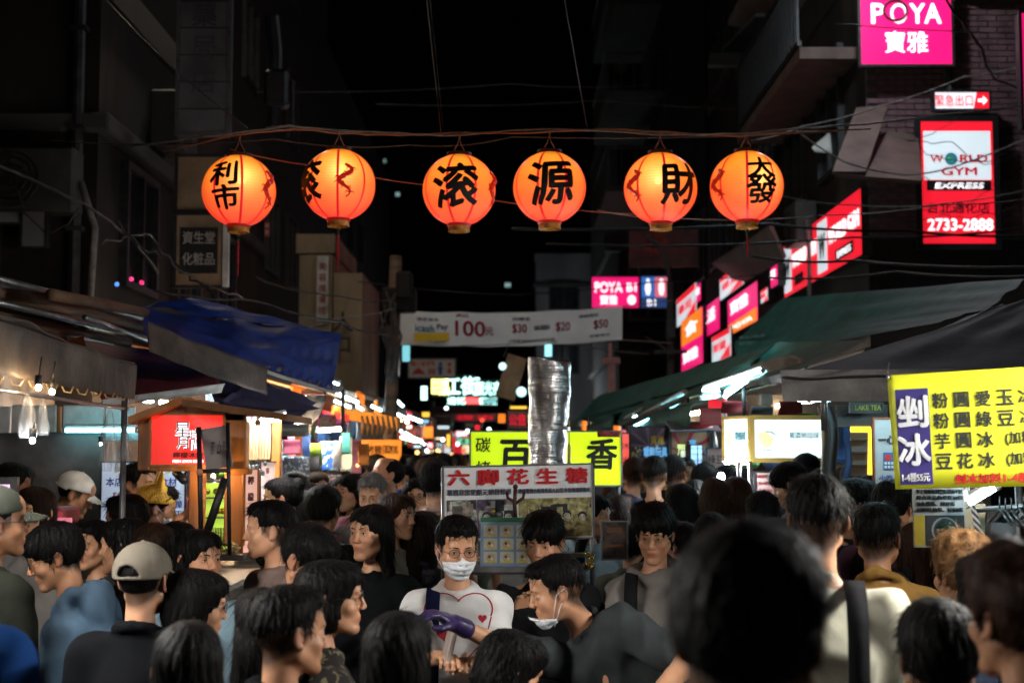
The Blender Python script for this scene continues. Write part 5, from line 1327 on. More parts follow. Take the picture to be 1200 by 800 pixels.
lantern('second lantern from the left, turned to show its dark red dragon', 397, 217, -.30, [('滚', -1.0, .0, .28, 1.)], dragon=(.28, .85), spot=(.15, .25), tassel=1)
lantern('third lantern from the left with one large character 滚 and no tassel', 538, 223, .1, [('滚', -.06, -.01, .29, 1.05)], dragon=(1.2, .9))
lantern('fourth lantern from the left reading 源', 644, 220, .05, [('源', .03, -.01, .29, 1.05)])
lantern('fifth lantern from the left reading 財, with a bright bulb spot', 774, 221, .42, [('財', .48, .0, .27, 1.0)], dragon=(-.95, .8), spot=(-.2, .15))
lantern('rightmost orange lantern, reading 大發 in two stacked characters', 875, 219, .25, [('大', .28, .40, .150, 1.2), ('發', .28, -.22, .185, 1.08)], dragon=(-1.1, .8), spot=(.35, .1), tassel=.4)
# ---------------------------------------------------------------- stalls
def cloth(name, label, cat, quads, m, group=None, parent=None, th=.006, seed=0, disp=.012, nu=24, nv=8, sag=0., kw=None):
    """awnings and tarps: each quad is 4 x (px,py,depth)"""
    b = MB()
    for i, q in enumerate(quads): b.sheet([W(*p) for p in q], th, nu, nv, 0, disp, seed+i, sag)
    o = b.build(name, m, parent, smooth=True)
    if parent is None: tag(o, label, cat, group)
    return o
def tubelamp(label, p0, p1, m=None, r=.011, group='fluorescent tubes under the awnings', fixture=True, name='tube_lamp', shade=False):
    a, b_ = [W(*p) if abs(p[0]) > 20 else np.array(p, float) for p in (p0, p1)]
    t = thing(name, label, 'lamp', (a+b_)/2, group)
    q = MB(); q.tube([a, b_], r, 0, 8); q.build('tube', m or E_tube, t, True)
    if fixture:
        d = nrm(b_-a); q = MB(); q.tube([a+np.array([0, 0, r*2.3]), b_+np.array([0, 0, r*2.3])], r*1.1, 0, 6)
        for e, s in ((a, -1), (b_, 1)): q.tube([e+d*s*.001, e+d*s*.02], r*1.35, 0, 8)
        q.build('fixture', M_white, t)
        if shade: q = MB(); q.box((a+b_)/2+np.array([0, 0, r*2+.05]), (.26, np.linalg.norm(b_-a)+.1, .012), bev=.004); q.build('added_block_plate', M_white, t)  # plate added to keep the tube's light off the upper walls
    return t
def post(parent, p0, p1, r=.014, m=None, name='post'):
    q = MB(); q.tube([p0, p1], r, 0, 8); return q.build(name, m or M_steel, parent, True)
# stalls beside and behind the camera: the same rows go on, with tubes added to light the crowd
def near_stall(label, side, y0, y1, x, zt, m, tubes):
    t = thing('market_stall', label, 'stall', (x+side*.9, (y0+y1)/2, 0), 'stalls along the street')
    q = MB(); q.sheet([(x, y0, zt), (x, y1, zt), (x+side*2.2, y1, zt+.5), (x+side*2.2, y0, zt+.5)], .01, 12, 6, 0, .02, 3); q.build('awning', m, t, True)
    for yy in (y0, y1): post(t, (x+side*.3, yy, 0), (x+side*.3, yy, zt), .018)
    q = MB(); q.box((x+side*.9, (y0+y1)/2, .45), (.9, (y1-y0)*.9, .9), bev=.03); q.build('counter', M_steel, t)
    for i in range(tubes):
        yy = y1-.15-1.35*i; tubelamp('added tube on the front rail of the stall beside the camera, %s %d' % ('left' if side < 0 else 'right', i+1), (x+side*.06, yy-.6, zt-.12), (x+side*.06, yy+.6, zt-.12), E_near, .018, group='added tubes on the stalls beside the camera', shade=True)  # unseen tubes, added to light the crowd and the signs
E_near = emat('added_tube_near', (1., .97, .92), 600, var=0)
def added_flood(label, x, y, z, xw, col, S):  # lamps out of view, added to light the banner, tarps and fronts
    t = thing('added_flood_lamp', label, 'lamp', (x, y, z), 'added flood lamps out of view'); q = MB(); q.tube([(xw, y, z+.3), (x, y, z+.22)], .03, 0, 8); q.box((x, y, z+.14), (.4, .3, .12), bev=.03); q.build('arm', M_steel, t)
    q = MB(); q.ball((x, y, z), (.16, .12, .08), 0, 14, 8); q.build('lamp_glass', emat('added_flood_glass_%d' % int(y*10), col, S, var=0), t, True)
added_flood('added warm flood lamp, out of view on the left house front', -3.3, 15.4, 8.6, -3.7, (1., .86, .68), 420)
added_flood('added cool flood lamp, out of view on the right house front', 3.6, 14.2, 7.6, 4.2, (.80, .92, 1.), 300)
t = thing('added_street_lamp', 'added tall street lamp behind the camera for fill light', 'lamp', (-.6, -8, 0)); q = MB(); q.tube([(-2.2, -8, 0), (-2.2, -8, 6.8), (-1.8, -8, 7.3), (-.8, -8, 7.4)], [.09, .07, .05, .04], 0, 10); q.build('pole', M_steel, t, True)  # unseen lamp, added as fill from behind the camera
q = MB(); q.box((-.5, -8, 7.42), (.7, .34, .12), bev=.03); q.build('lamp_head', M_steel, t); q = MB(); q.ball((-.5, -8, 7.33), (.26, .13, .07), 0, 14, 8); q.build('lamp_glass', emat('added_lamp_glass', (1., .95, .88), 120, var=0), t, True)
# ================= LEFT, nearest stall: brown tarp awning
t = thing('food_stall', 'nearest left stall under a brown tarp with wire hooks along its edge', 'stall', (-2.6, 5.4, 0))
XA = -1.74
ya, yb = 4.15, 6.55
q = MB(); q.sheet([(XA, ya, 2.36), (XA, yb, 2.30), (XA, yb, 2.145), (XA, ya, 2.17)], .006, 60, 6, 0, .012, 5); q.build('valance', M_tarpbrown, t, True)
q = MB(); q.sheet([(-3.9, ya, 2.95), (-3.9, yb, 2.9), (XA, yb, 2.305), (XA, ya, 2.365)], .006, 40, 14, 0, .02, 6, sag=.0); q.build('awning', M_tarpbrown, t, True)
q = MB(); q.sheet([(XA-.02, yb, 2.30), (-3.9, yb, 2.9), (-3.9, yb, 2.75), (XA-.02, yb, 2.15)], .006, 30, 5, 0, .01, 7); q.build('end_flap', M_tarpbrown, t, True)
for i in range(11):
    y = 4.55+i*.19; q = MB()
    q.tube([(XA-.01, y, 2.24), (XA-.015, y+.005, 2.18), (XA+.005, y+.01, 2.135), (XA+.03, y+.01, 2.13), (XA+.04, y+.01, 2.155)], .0035, 0, 5)
    q.build('hook', mat('brass_wire', (.55, .33, .15), .35, metal=.8), t, True)
post(t, (XA-.03, 4.6, 0), (XA-.03, 4.6, 2.3)); post(t, (XA-.03, 6.5, 0), (XA-.03, 6.5, 2.25)); post(t, (XA-.03, 4.4, 2.12), (XA-.03, 6.55, 2.10), .008, None, 'rail')
q = MB(); q.sheet([W(-60, 508, 8.8), W(122, 505, 8.8), W(122, 640, 8.8), W(-60, 640, 8.8)], .01, 30, 12, 0, .03, 8); q.build('back_curtain', M_tarpgrey, t, True)
q = MB()   # boards above the curtain
for i, (a, b_) in enumerate(((-40, 12), (14, 66), (68, 72), (74, 122), (124, 158))):
    q = MB(); q.box((W(a, 495, 8.9)+W(b_, 495, 8.9))/2, (W(b_, 495, 8.9)[0]-W(a, 495, 8.9)[0], .03, .20+.02*(i % 2)), bev=.006); q.build('board', M_white if i != 2 else M_wood, t)
q = MB(); q.box(W(60, 512, 8.85), (1.3, .06, .05)); q.build('rail', M_steel, t)
q = MB(); q.box((-2.75, 6.9, .45), (1.5, 1.2, .9), bev=.03); q.build('counter', M_steel, t)
q = MB(); q.box(W(52, 604, 7.0), (.26, .30, .085), bev=.015); q.build('pink_case', mat('pink_acrylic', (.65, .10, .14), .3, noise=.1, bump=0), t)
q = MB(); q.box(W(52, 610, 6.84), (.26, .02, .03)); q.build('case_light', emat('lit_pinkish', (1., .25, .35), .7), t)
r, fr = signbox('menu_screen', 'small glowing purple screen at the left edge behind the capped man', -6, 563, 17, 588, 6.0, face=emat('lit_mauve', (.55, .30, .72), .9), th=.05)
q = MB()
for i in range(3):
    for j in range(2): rect_on(q, fr, .12+.27*i, .15+.4*j, .34+.27*i, .45+.4*j, .004)
q.build('picture_tile', emnl('lit_tile', (.85, .55, .75), 1.0), r)
# bulbs and hanging bags
E_bulb = emat('lamp_bulb_warm', (1., .66, .34), 900, var=0); E_led = emat('lamp_led_white', (.85, .93, 1.), 1300, var=0)
def bulb(label, px, py, d, m, rr=.0085, drop=.10, cat='lamp', group='bare bulbs in the left stall'):
    c = W(px, py, d) if abs(px) > 3 else np.array((px, d, py)); t = thing('light_bulb', label, cat, c, group)
    q = MB(); q.ball(c, (rr, rr, rr*1.15), 0, 12, 8); q.build('bulb', m, t, True)
    q = MB(); q.tube([c+np.array([0, 0, rr]), c+np.array([0, 0, rr+.035])], .013, 0, 8); q.tube([c+np.array([0, 0, rr+.03]), c+np.array([.01, 0, rr+drop])], .003, 0, 5); q.build('socket', M_black, t, True)
bulb('warm bare bulb on the left under the brown tarp, left of its twin', 45, 454, 5.0, E_bulb)
bulb('warm bare bulb right beside the first one under the brown tarp', 61, 459, 5.1, E_bulb)
bulb('white bulb low beneath the hanging plastic bags', 38, 516, 5.1, E_led, .0085, .06)
M_bag = None
def bagmat():
    m, n, o = newmat('clear_plastic'); L = n.links
    a = n.nodes.new('ShaderNodeBsdfTransparent'); b = n.nodes.new('ShaderNodeBsdfPrincipled'); b.inputs['Base Color'].default_value = (.32, .33, .34, 1); b.inputs['Roughness'].default_value = .22
    tc = n.nodes.new('ShaderNodeTexCoord'); nz = n.nodes.new('ShaderNodeTexNoise'); nz.inputs['Scale'].default_value = 14; mp = n.nodes.new('ShaderNodeMapping'); mp.inputs['Scale'].default_value = (3, 3, .5)
    L.new(tc.outputs['Object'], mp.inputs[0]); L.new(mp.outputs[0], nz.inputs['Vector'])
    cr = n.nodes.new('ShaderNodeMapRange'); cr.inputs['From Min'].default_value = .4; cr.inputs['From Max'].default_value = .65; cr.inputs['To Min'].default_value = .05; cr.inputs['To Max'].default_value = .38
    L.new(nz.outputs[0], cr.inputs[0]); mx = n.nodes.new('ShaderNodeMixShader'); L.new(cr.outputs[0], mx.inputs[0]); L.new(a.outputs[0], mx.inputs[1]); L.new(b.outputs[0], mx.inputs[2]); L.new(mx.outputs[0], o.inputs[0])
    return m
M_bag = bagmat()
def bag(label, px, py0, py1, d, wpx, seed):
    rs = np.random.RandomState(seed); V = []; F = []; n = 20; m_ = 14; top = W(px, py0, d); bot = W(px, py1, d); wd = wpx/FPX*d/2
    for i in range(m_+1):
        t_ = i/m_; rr = wd*(.16+.95*t_**.7)*(1-.25*max(0, t_-.85)/.15)
        for j in range(n):
            a = 2*math.pi*j/n; k = 1+.30*math.sin(a*5+seed+t_*2)+.15*math.sin(a*9+t_*5)
            V.append(top*(1-t_)+bot*t_+np.array([rr*math.cos(a)*k, rr*.45*math.sin(a)*k, 0]))
    F = [(i*n+j, i*n+(j+1) % n, (i+1)*n+(j+1) % n, (i+1)*n+j) for i in range(m_) for j in range(n)]+[tuple(m_*n+j for j in range(n))]
    o = mesh_obj('plastic_bag', V, F, M_bag, smooth=True); tag(o, label, 'bag', 'plastic bags hanging in the left stall')
bag('clear plastic bag hanging beneath the warm bulbs', 32, 460, 513, 5.15, 20, 1)
bag('second clear plastic bag against the hooks, right of the first', 50, 466, 510, 5.25, 14, 2)
bag('long clear plastic bag hanging left of the wooden booth', 129, 480, 552, 6.3, 22, 3)
bag('small crumpled dark bag between the long clear one and the booth', 146, 498, 540, 6.4, 14, 4)
tubelamp('cyan tube glowing behind the hanging bags on the left', (77, 504, 8.7), (158, 504, 8.7), E_tubec, .012)
# rails and planks above
t = thing('awning_frame', 'bundle of worn metal rails and planks over the brown tarp', 'frame', W(90, 400, 8))
for i, (a, b_, c, d_, m, r) in enumerate(((-20, 322, 165, 372, M_steel, .02), (-20, 338, 168, 384, M_wooddk, .035), (-20, 350, 172, 396, M_steel, .018), (-20, 368, 150, 402, M_wooddk, .03), (-20, 330, 150, 378, M_iron, .03), (60, 345, 170, 366, M_wooddk, .03), (100, 372, 175, 400, M_steel, .016))):
    post(t, W(a, b_, 6.6), W(c, d_, 8.6), r, m, 'rail')
q = MB(); q.sheet([W(-20, 372, 7), W(70, 385, 7.6), W(72, 398, 7.6), W(-20, 392, 7)], .02, 8, 2, 0, .01, 3); q.build('plank', mat('orange_plank', (.35, .10, .03), .7, noise=.3), t)
q = MB(); q.add([W(66, 402, 7.5), W(98, 393, 7.6), W(103, 415, 7.6), W(92, 415, 7.6)], [(0, 1, 2, 3)]); q.build('orange_flap', mat('orange_flap', (.5, .13, .02), .7), t)
# red awning
t = thing('red_awning', 'dark red canvas awning with a pale lower edge above the wooden booth', 'awning', W(190, 440, 8))
cloth('canvas', None, None, [[(78, 398, 8.8), (250, 418, 9.2), (258, 457, 8.1), (120, 470, 7.2)]], M_red, parent=t, seed=11, disp=.02)
q = MB(); q.sheet([W(120, 468, 7.15), W(262, 449, 8.0), W(258, 460, 8.0), W(120, 476, 7.15)], .01, 20, 2, 0, .008, 3); q.build('pale_edge', mat('pale_vinyl', (.50, .50, .50), .6), t, True)
# brown valance strip + blue tarp + navy
t = thing('blue_tarp_awning', 'glossy crumpled blue tarp with a brown strip hanging along its near edge', 'awning', W(280, 420, 9))
cloth('brown_strip', None, None, [[(172, 377, 7.0), (310, 431, 8.3), (309, 463, 8.3), (174, 412, 7.0)]], M_tarpbrown, parent=t, seed=21, disp=.015, nu=40)
q = MB(); a = [W(170, 352, 9.6), W(228, 343, 10.2), W(402, 386, 10.8), W(386, 441, 9.9), W(312, 432, 8.5), W(172, 379, 7.3)]
def tarp_patch(tl, tr, br, bl, m, parent, name, seed, disp, nu=60, nv=24, crease=0.):
    u = np.linspace(0, 1, nu+1); v = np.linspace(0, 1, nv+1); U, V_ = np.meshgrid(u, v)
    P = (tl*(1-U[..., None])+tr*U[..., None])*(1-V_[..., None])+(bl*(1-U[..., None])+br*U[..., None])*V_[..., None]
    rs = np.random.RandomState(seed); D = np.zeros_like(U)
    for k in range(10):
        a_, b_ = rs.uniform(-14, 14), rs.uniform(-9, 9); D += np.abs(np.sin(a_*U+b_*V_+rs.uniform(0, 6.3)))*rs.uniform(.3, 1)/(1+.1*abs(a_))
    cre = crease*np.clip((U-.35)*1.6, 0, 1)*np.clip(V_*1.5-.4, 0, 1)*np.abs(np.sin(U*50+V_*13+2*np.sin(V_*9)))
    N = nrm(np.cross(tr-tl, bl-tl)); P = P+N*(D*disp+cre)[..., None]
    A = P.reshape(-1, 3); B_ = A-N*.004; F = []; k = len(A); w_ = nu+1
    for j in range(nv):
        for i in range(nu): q0 = j*w_+i; F += [(q0, q0+w_, q0+w_+1, q0+1), (q0+k, q0+1+k, q0+w_+1+k, q0+w_+k)]
    return mesh_obj(name, np.concatenate([A, B_]), F, m, parent, smooth=True)
tarp_patch(W(168, 352, 9.6), W(402, 385, 10.8), W(392, 441, 9.9), W(172, 380, 7.4), M_blue, t, 'tarp', 4, .020, crease=.06)
tarp_patch(W(225, 342, 10.3), W(402, 385, 10.9), W(300, 372, 10.2), W(170, 352, 9.7), M_blue, t, 'tarp_fold', 5, .015, 30, 10)
tarp_patch(W(250, 425, 8.9), W(316, 436, 9.2), W(380, 474, 9.4), W(256, 462, 8.4), M_navy, t, 'navy_sheet', 6, .02, 30, 10)
tarp_patch(W(300, 440, 9.0), W(378, 462, 9.5), W(345, 493, 9.4), W(262, 462, 8.4), M_navy, t, 'navy_lining', 7, .02, 20, 8)
q = MB(); q.sheet([W(318, 430, 10.0), W(402, 456, 11.2), W(392, 463, 9.8), W(312, 438, 8.8)], .02, 20, 4, 0, .01, 3); q.build('light_underside', mat('pale_vinyl', (.50, .50, .50)), t)
post(t, W(330, 462, 9.4), W(313, 530, 9.4), .012); post(t, W(402, 456, 11.2), W(402, 600, 11.2), .016)
q = MB(); q.box(W(368, 460, 9.9), (.16, .12, .03)); q.build('bracket', mat('rust', (.25, .07, .03), .8), t)
tarp_patch(W(345, 468, 10), W(392, 462, 10.2), W(368, 510, 10.2), W(335, 500, 10), mat('charcoal_cloth', (.05, .05, .055), .85), t, 'grey_drape', 9, .03, 20, 10)
near_stall('left stall beside the camera with added tubes on its front rail', -1, -1.5, 4.1, -2.05, 2.42, M_tarpgrey, 1)
near_stall('right stall beside the camera with added tubes on its front rail', 1, -1.5, 4.2, 2.0, 2.42, M_tarpgrey, 1)
# ================= wooden booth
t = thing('lemon_booth', 'varnished wooden booth with a small gabled roof and red lightbox', 'stall', (W(225, 500, 7.3)[0], 7.4, 0))
def at(px, py, d=7.3): return W(px, py, d)
def wbox(name, x0, y0, x1, y1, d=7.3, th=.06, m=M_wood, parent=None, dz=0.):
    a, b_ = W(x0, y0, d), W(x1, y1, d); q = MB(); q.box(((a[0]+b_[0])/2, d+th/2-dz, (a[2]+b_[2])/2), (abs(b_[0]-a[0]), th, abs(a[2]-b_[2])), bev=.006); return q.build(name, m, parent or t)
# gabled roof boards
for (x0, y0, x1, y1) in ((150, 486, 213, 465), (213, 465, 336, 486)):
    a, b_ = at(x0, y0+2, 7.15), at(x1, y1-1, 7.15); q = MB()
    q.add([a, b_, b_-np.array([0, 0, .035]), a-np.array([0, 0, .035]), a+np.array([0, .9, .0]), b_+np.array([0, .9, 0]), b_+np.array([0, .9, -.035]), a+np.array([0, .9, -.035])], [(0, 1, 2, 3), (4, 7, 6, 5), (0, 4, 5, 1), (3, 2, 6, 7), (0, 3, 7, 4), (1, 5, 6, 2)])
    q.build('roof_board', M_wood if x0 == 150 else mat('roof_wood', (.30, .13, .05), .7, noise=.3, scale=12, stretch=(1, .15, 1)), t)
q = MB(); P4 = [at(162, 488), at(213, 471), at(285, 484), at(285, 492), at(162, 492)]; q.add(P4+[p+np.array([0, .05, 0]) for p in P4], [(0, 4, 3, 2, 1), (5, 6, 7, 8, 9), (0, 1, 6, 5), (1, 2, 7, 6), (2, 3, 8, 7), (3, 4, 9, 8), (4, 0, 5, 9)]); q.build('gable', M_wood, t)
wbox('frame_post', 162, 486, 175, 551, th=.10); wbox('frame_post', 264, 484, 286, 640, th=.12); wbox('frame_rail', 175, 544, 265, 552, th=.09); wbox('frame_rail', 175, 482, 265, 486, th=.09)
wbox('frame_post', 221, 550, 236, 640, th=.10); wbox('frame_post', 318, 486, 327, 640, 8.1, .06); wbox('side_sill', 262, 548, 292, 556, 7.25, .10)
r, fr = signbox('booth_sign', 'glowing red lightbox in the wooden booth with a white flower-like logo', 177, 485, 263, 545, 7.28, face=emat('lit_boothred', (.80, .018, .010), .95, var=.3, scale=5), rim=.012, frame=M_wood, th=.05)
letters(r, fr, [('星', .44, .30, .30, None), ('月', .44, .56, .26, None), ('時', .60, .40, .22, None), ('間', .62, .60, .22, None)], E_white, bold=.07, out=.006)
letters(r, fr, [('星', .44, .30, .30, None), ('月', .44, .56, .26, None), ('時', .60, .40, .22, None), ('間', .62, .60, .22, None)], E_blackp, name='ink', bold=.0, out=.010)
letters(r, fr, [('檸檬冰飲', .52, .80, .12, .42)], E_blackp, name='small_lettering', bold=.02, out=.006); letters(r, fr, [('FRESH LEMON DRINKS', .52, .92, .06, .42)], E_white, name='caption', out=.006)
# grey notice on black stand in front
t2 = thing('menu_stand', 'grey handwritten notice clipped on a black stand before the booth', 'notice', W(250, 600, 6.9))
fr = Frame(W(235, 503, 6.9), W(266, 498, 6.9), .20); q = MB(); rect_on(q, fr, 0, 0, 1, 1, 0, .008); q.build('board', mat('grey_card', (.24, .20, .19), .7, noise=.15), t2)
letters(t2, fr, [('今日特價', .35, .5, .10, .5, dict(rot=1.35)), ('買二送一', .6, .5, .10, .5, dict(rot=1.35)), ('現榨', .8, .45, .09, .25, dict(rot=1.35))], E_blackp, out=.004)
q = MB(); q.tube([W(233, 500, 6.88), W(236, 650, 6.88)], .012); q.tube([W(267, 495, 6.88), W(269, 650, 6.88)], .010); q.tube([W(234, 552, 6.86), W(268, 551, 6.86)], .010); q.tube([W(264, 560, 6.86), W(243, 622, 6.86)], .020); q.build('stand', M_black, t2, True)
q = MB(); q.ball(W(234, 553, 6.84), .016); q.build('clip', mat('peach_plastic', (.7, .3, .2), .4), t2)
# drinks cooler with green glow, lemons
t2 = thing('drinks_cooler', 'glass cooler glowing lime green with fruit inside the wooden booth', 'cooler', W(252, 640, 7.6))
q = MB(); q.box(W(252, 605, 7.75), (.16, .04, .36)); q.build('back_panel', emat('lit_cooler', (.50, .75, .08), .75, var=.5, scale=14), t2)
for yy in (563, 583, 606): q = MB(); q.box(W(252, yy, 7.66), (.15, .10, .008)); q.build('shelf', M_steel, t2)
rr = random.Random(2)
for i in range(14):
    q = MB(); c = W(241+rr.uniform(0, 24), (560, 580, 603)[i % 3]-1, 7.62+rr.uniform(0, .06)); q.ball(c+np.array([0, 0, .016]), (.020, .018, .017), 0, 10, 7); q.build('lemon', mat('lemon_peel', (.62, .50, .03), .45, noise=.2, scale=30) if i % 3 else mat('lime_peel', (.16, .40, .04), .45, noise=.2, scale=30), t2, True)
for k in range(9):
    q = MB(); q.tube([W(241+k*3, 636, 7.62), W(241+k*3, 618, 7.62)], .006, 0, 6); q.build('bottle', mat('bottle_green', (.30, .5, .10), .2, noise=.2, bump=0), t2, True)
q = MB(); q.box(W(263, 652, 7.1), (.22, .10, .03), bev=.01); rr = random.Random(5)
q.build('tray', M_steel, t2)
for i in range(26):
    q = MB(); q.ball(W(245+rr.uniform(0, 34), 634+rr.uniform(0, 14), 7.1+rr.uniform(-.04, .04)), (.018, .016, .008), 0, 8, 5, R3=rotx(rr.uniform(-.6, .6))); q.build('lemon_slice', mat('lemon_slice', (.50, .38, .16), .6, noise=.3, scale=40), t2, True)
# bamboo slats right side with the tube
for i in range(9):
    x = 286+i*3.7; q = MB(); q.box((W(x, 515, 7.6+i*.05)+W(x, 516, 7.6+i*.05))/2, (.015, .012, .215), bev=.003); q.build('slat', mat('bamboo', (.42, .26, .12), .55, noise=.3, scale=12, stretch=(1, 1, .2)), t)
for i in range(10):
    q = MB(); c = W(289+rr.uniform(0, 26), 541+rr.uniform(0, 14), 7.5); q.ball(c, (.010, .010, .014), 0, 8, 6); q.build('glass_cup', mat('cup_glass', (.40, .45, .5), .15, noise=.1, bump=0), t, True)
E_booth = emat('booth_tube', (.90, .97, 1.), 260, var=0)
tubelamp('white tube jutting from the right gable of the wooden booth', (303, 495, 7.5), (333, 488, 8.1), E_booth, .012)
# lemon lightbox signs
E_pinkw = emat('lit_peach', (.82, .46, .36), .72, var=.2, scale=6)
r, fr = signbox('lemon_sign', 'upright peach lit panel reading 檸檬 beside the booth post', 284, 550, 302, 648, 7.3, 7.4, face=E_pinkw, rim=.006, th=.03, frame=M_wood)
letters(r, fr, [('檸', .5, .13, .10, None), ('檬', .5, .33, .10, None)], mat('print_brown', (.16, .05, .03), .6), bold=.02, out=.005)
q = MB(); disc_on(q, fr, .6, .93, .055, out=.006); disc_on(q, fr, .85, .89, .035, out=.0065); q.build('cherry_print', mat('board_red', (.6, .03, .03)), r)
r, fr = signbox('lemon_sign', 'second paler peach panel with a red mark, right of the 檸檬 one', 304, 541, 331, 645, 7.9, 8.2, face=emat('lit_palepeach', (.66, .48, .44), .60, var=.2, scale=6), rim=.006, th=.03)
letters(r, fr, [('鮮', .3, .10, .07, None), ('榨', .62, .28, .07, None)], mat('print_brown', (.16, .05, .03), .6), bold=.02, out=.005); letters(r, fr, [('♥', .85, .06, .05, None)], P_red, name='mark', out=.005)
# white notice board behind vendor
r, fr = signbox('shop_notice', 'white banner with blue lettering behind the left vendors', 119, 541, 218, 612, 8.5, face=emat('lit_notice', (.50, .62, .82), .55, var=.15), rim=.01, th=.03)
letters(r, fr, [('本店使用新鮮食材', .48, .33, .15, .84)], mat('print_blue', (.02, .05, .40), .6), bold=.02, out=.005)
letters(r, fr, [('大杯現打', .5, .12, .13, .7)], mat('print_yellow', (.80, .60, .05), .6), bold=.03, out=.005)
letters(r, fr, [('50', .2, .56, .12, None), ('元', .36, .56, .12, None), ('加料另計', .75, .56, .10, .35)], mat('print_red', (.6, .05, .05), .6), bold=.02, out=.005)
letters(r, fr, [('檸檬', .88, .70, .12, None), ('愛玉', .88, .86, .12, None), ('仙草', .3, .85, .12, None)], MATS['print_blue'], name='item', bold=.02, out=.005)
bulb('added warm bare bulb inside the wooden booth over the lemons', 250, 557, 7.2, E_bulb, .007, .05, group='bare bulbs in the left stall')  # bulb added for a warm glow on the wood and lemons
bulb('warm bare bulb between the booth and the garments in the left row', 322, 520, 8.8, E_bulb, .007, .08, group='bare bulbs in the left stall')
bulb('warm bare bulb over the far left vendors', 118, 520, 7.9, E_bulb, .006, .08, group='bare bulbs in the left stall')
# camera-like spotlight in front of it
t = thing('clip_lamp', 'small black clip lamp in front of the white banner', 'lamp', W(212, 560, 7.4)); q = MB(); q.tube([W(206, 553, 7.4), W(216, 563, 7.3)], .022); q.build('housing', M_black, t, True); q = MB(); q.tube([W(212, 558, 7.4), W(220, 552, 7.35)], .005); q.build('arm', M_black, t)

# ================= left row further down the street
def far_stall(label, side, y0, y1, x, zt, m, wares, seed):
    """an open stall along the street: posts, sloping awning, counter and rows of goods"""
    rs = random.Random(seed); t = thing('market_stall', label, 'stall', (x+side*.9, (y0+y1)/2, 0), 'stalls along the street')
    xo = x+side*1.9
    q = MB(); q.sheet([(x-side*.25, y0, zt), (x-side*.25, y1, zt), (xo, y1, zt+.55), (xo, y0, zt+.55)], .01, 12, 6, 0, .02, seed); q.build('awning', m, t, True)
    q = MB(); q.sheet([(x-side*.25, y0, zt), (x-side*.25, y1, zt), (x-side*.25, y1, zt-.16), (x-side*.25, y0, zt-.16)], .006, 24, 2, 0, .012, seed+1); q.build('valance', m, t, True)
    for yy in (y0, y1): post(t, (x, yy, 0), (x, yy, zt), .018)
    q = MB(); q.box((x+side*.5, (y0+y1)/2, .45), (.9, (y1-y0)*.9, .9), bev=.03); q.build('counter', M_steel, t)
    q = MB(); q.box((xo, (y0+y1)/2, 1.3), (.06, y1-y0, 2.6)); q.build('back_panel', mat('stall_back', (.22, .17, .14), .8, noise=.4, scale=4), t)
    cols = [(.5, .06, .03), (.6, .3, .03), (.05, .15, .4), (.55, .5, .45), (.08, .25, .08), (.4, .04, .2)]
    nt_ = 2 if y1-y0 < 4 else 3
    for i in range(nt_):
        yy = y0+(y1-y0)*(i+.5)/nt_
        q = MB(); q.tube([(x+side*.75, yy-.55, zt+.05), (x+side*.75, yy+.55, zt+.05)], .016, 0, 6); q.build('tube', E_stallw if (i+seed) % 2 else E_stallc, t, True)  # hidden tubes added so goods and nearby people catch light
    for i in range(int(wares*1.8)):        # goods hung in a row under the awning
        c = rs.choice(range(6)); yy = y0+(y1-y0)*(i+.5)/(wares*1.8); hh = rs.uniform(.18, .5); zz = zt-.12-hh/2
        q = MB(); q.box((x+side*rs.uniform(.25, .9), yy, zz), (rs.uniform(.10, .3), rs.uniform(.08, .3), hh), bev=.03); q.build('hanging_goods', mat('goods_%d' % c, cols[c], .6, noise=.3, scale=12), t)
    for i in range(2):
        yy = y0+(y1-y0)*(i+.3)/2; sg = MB(); sg.box((x+side*.05, yy, zt-.02), (.03, .8, .22), bev=.008); sg.build('name_board', (E_or, E_pale, E_sred, MATS['lit_amber'])[rs.choice(range(4))], t)
    for i in range(wares):
        c = rs.choice(range(6)); yy = y0+(y1-y0)*(i+.5)/wares; zz = 1.05+rs.uniform(0, .5)
        q = MB(); q.box((x+side*(.3+rs.uniform(0, .4)), yy, zz), (rs.uniform(.12, .3), (y1-y0)/wares*.8, rs.uniform(.15, .35)), bev=.02); q.build('goods', mat('goods_%d' % c, cols[c], .6, noise=.3, scale=12), t)
    return t
E_stallw = emat('stall_fill_warm', (1., .70, .38), 230, var=0); E_stallc = emat('stall_fill_cool', (.80, .95, 1.), 200, var=0); emat('lit_amber', (1., .30, .03), .85, var=.35, scale=4)
LXS = [(9.8, 12.6, -2.05, 2.25, 'grey-awning stall of hanging bags and shirts, left of the pink-top woman', M_tarpgrey), (13.0, 17.5, -2.0, 2.45, 'orange snack stall with a rounded lit front on the left', mat('orange_canvas', (.5, .16, .02), .7)),
       (18, 23, -1.95, 2.6, 'left stall just beyond the orange one', M_tarpgrey), (23.5, 29, -1.9, 2.6, 'left stall beside the tall narrow lit sign', M_tarpbrown), (29.5, 36, -1.85, 2.6, 'farthest left stall before the neon arch', M_tarpgrey)]
for i, (y0, y1, x, zt, lb, m) in enumerate(LXS): far_stall(lb, -1, y0, y1, x, zt, m, 7, 60+i)
for i, (y0, y1, x, zt, lb, m) in enumerate(((10.4, 15, 1.55, 2.25, 'right stall below the long green awning with fluorescent tubes', M_green), (15.5, 21, 1.35, 2.3, 'second right stall beyond the posters', M_green), (21.5, 28, 1.25, 2.4, 'third right stall in the distance', M_green), (28.5, 36, 1.3, 2.4, 'farthest right stall before the street end', M_tarpgrey))):
    far_stall(lb, 1, y0, y1, x, zt, m, 7, 80+i)
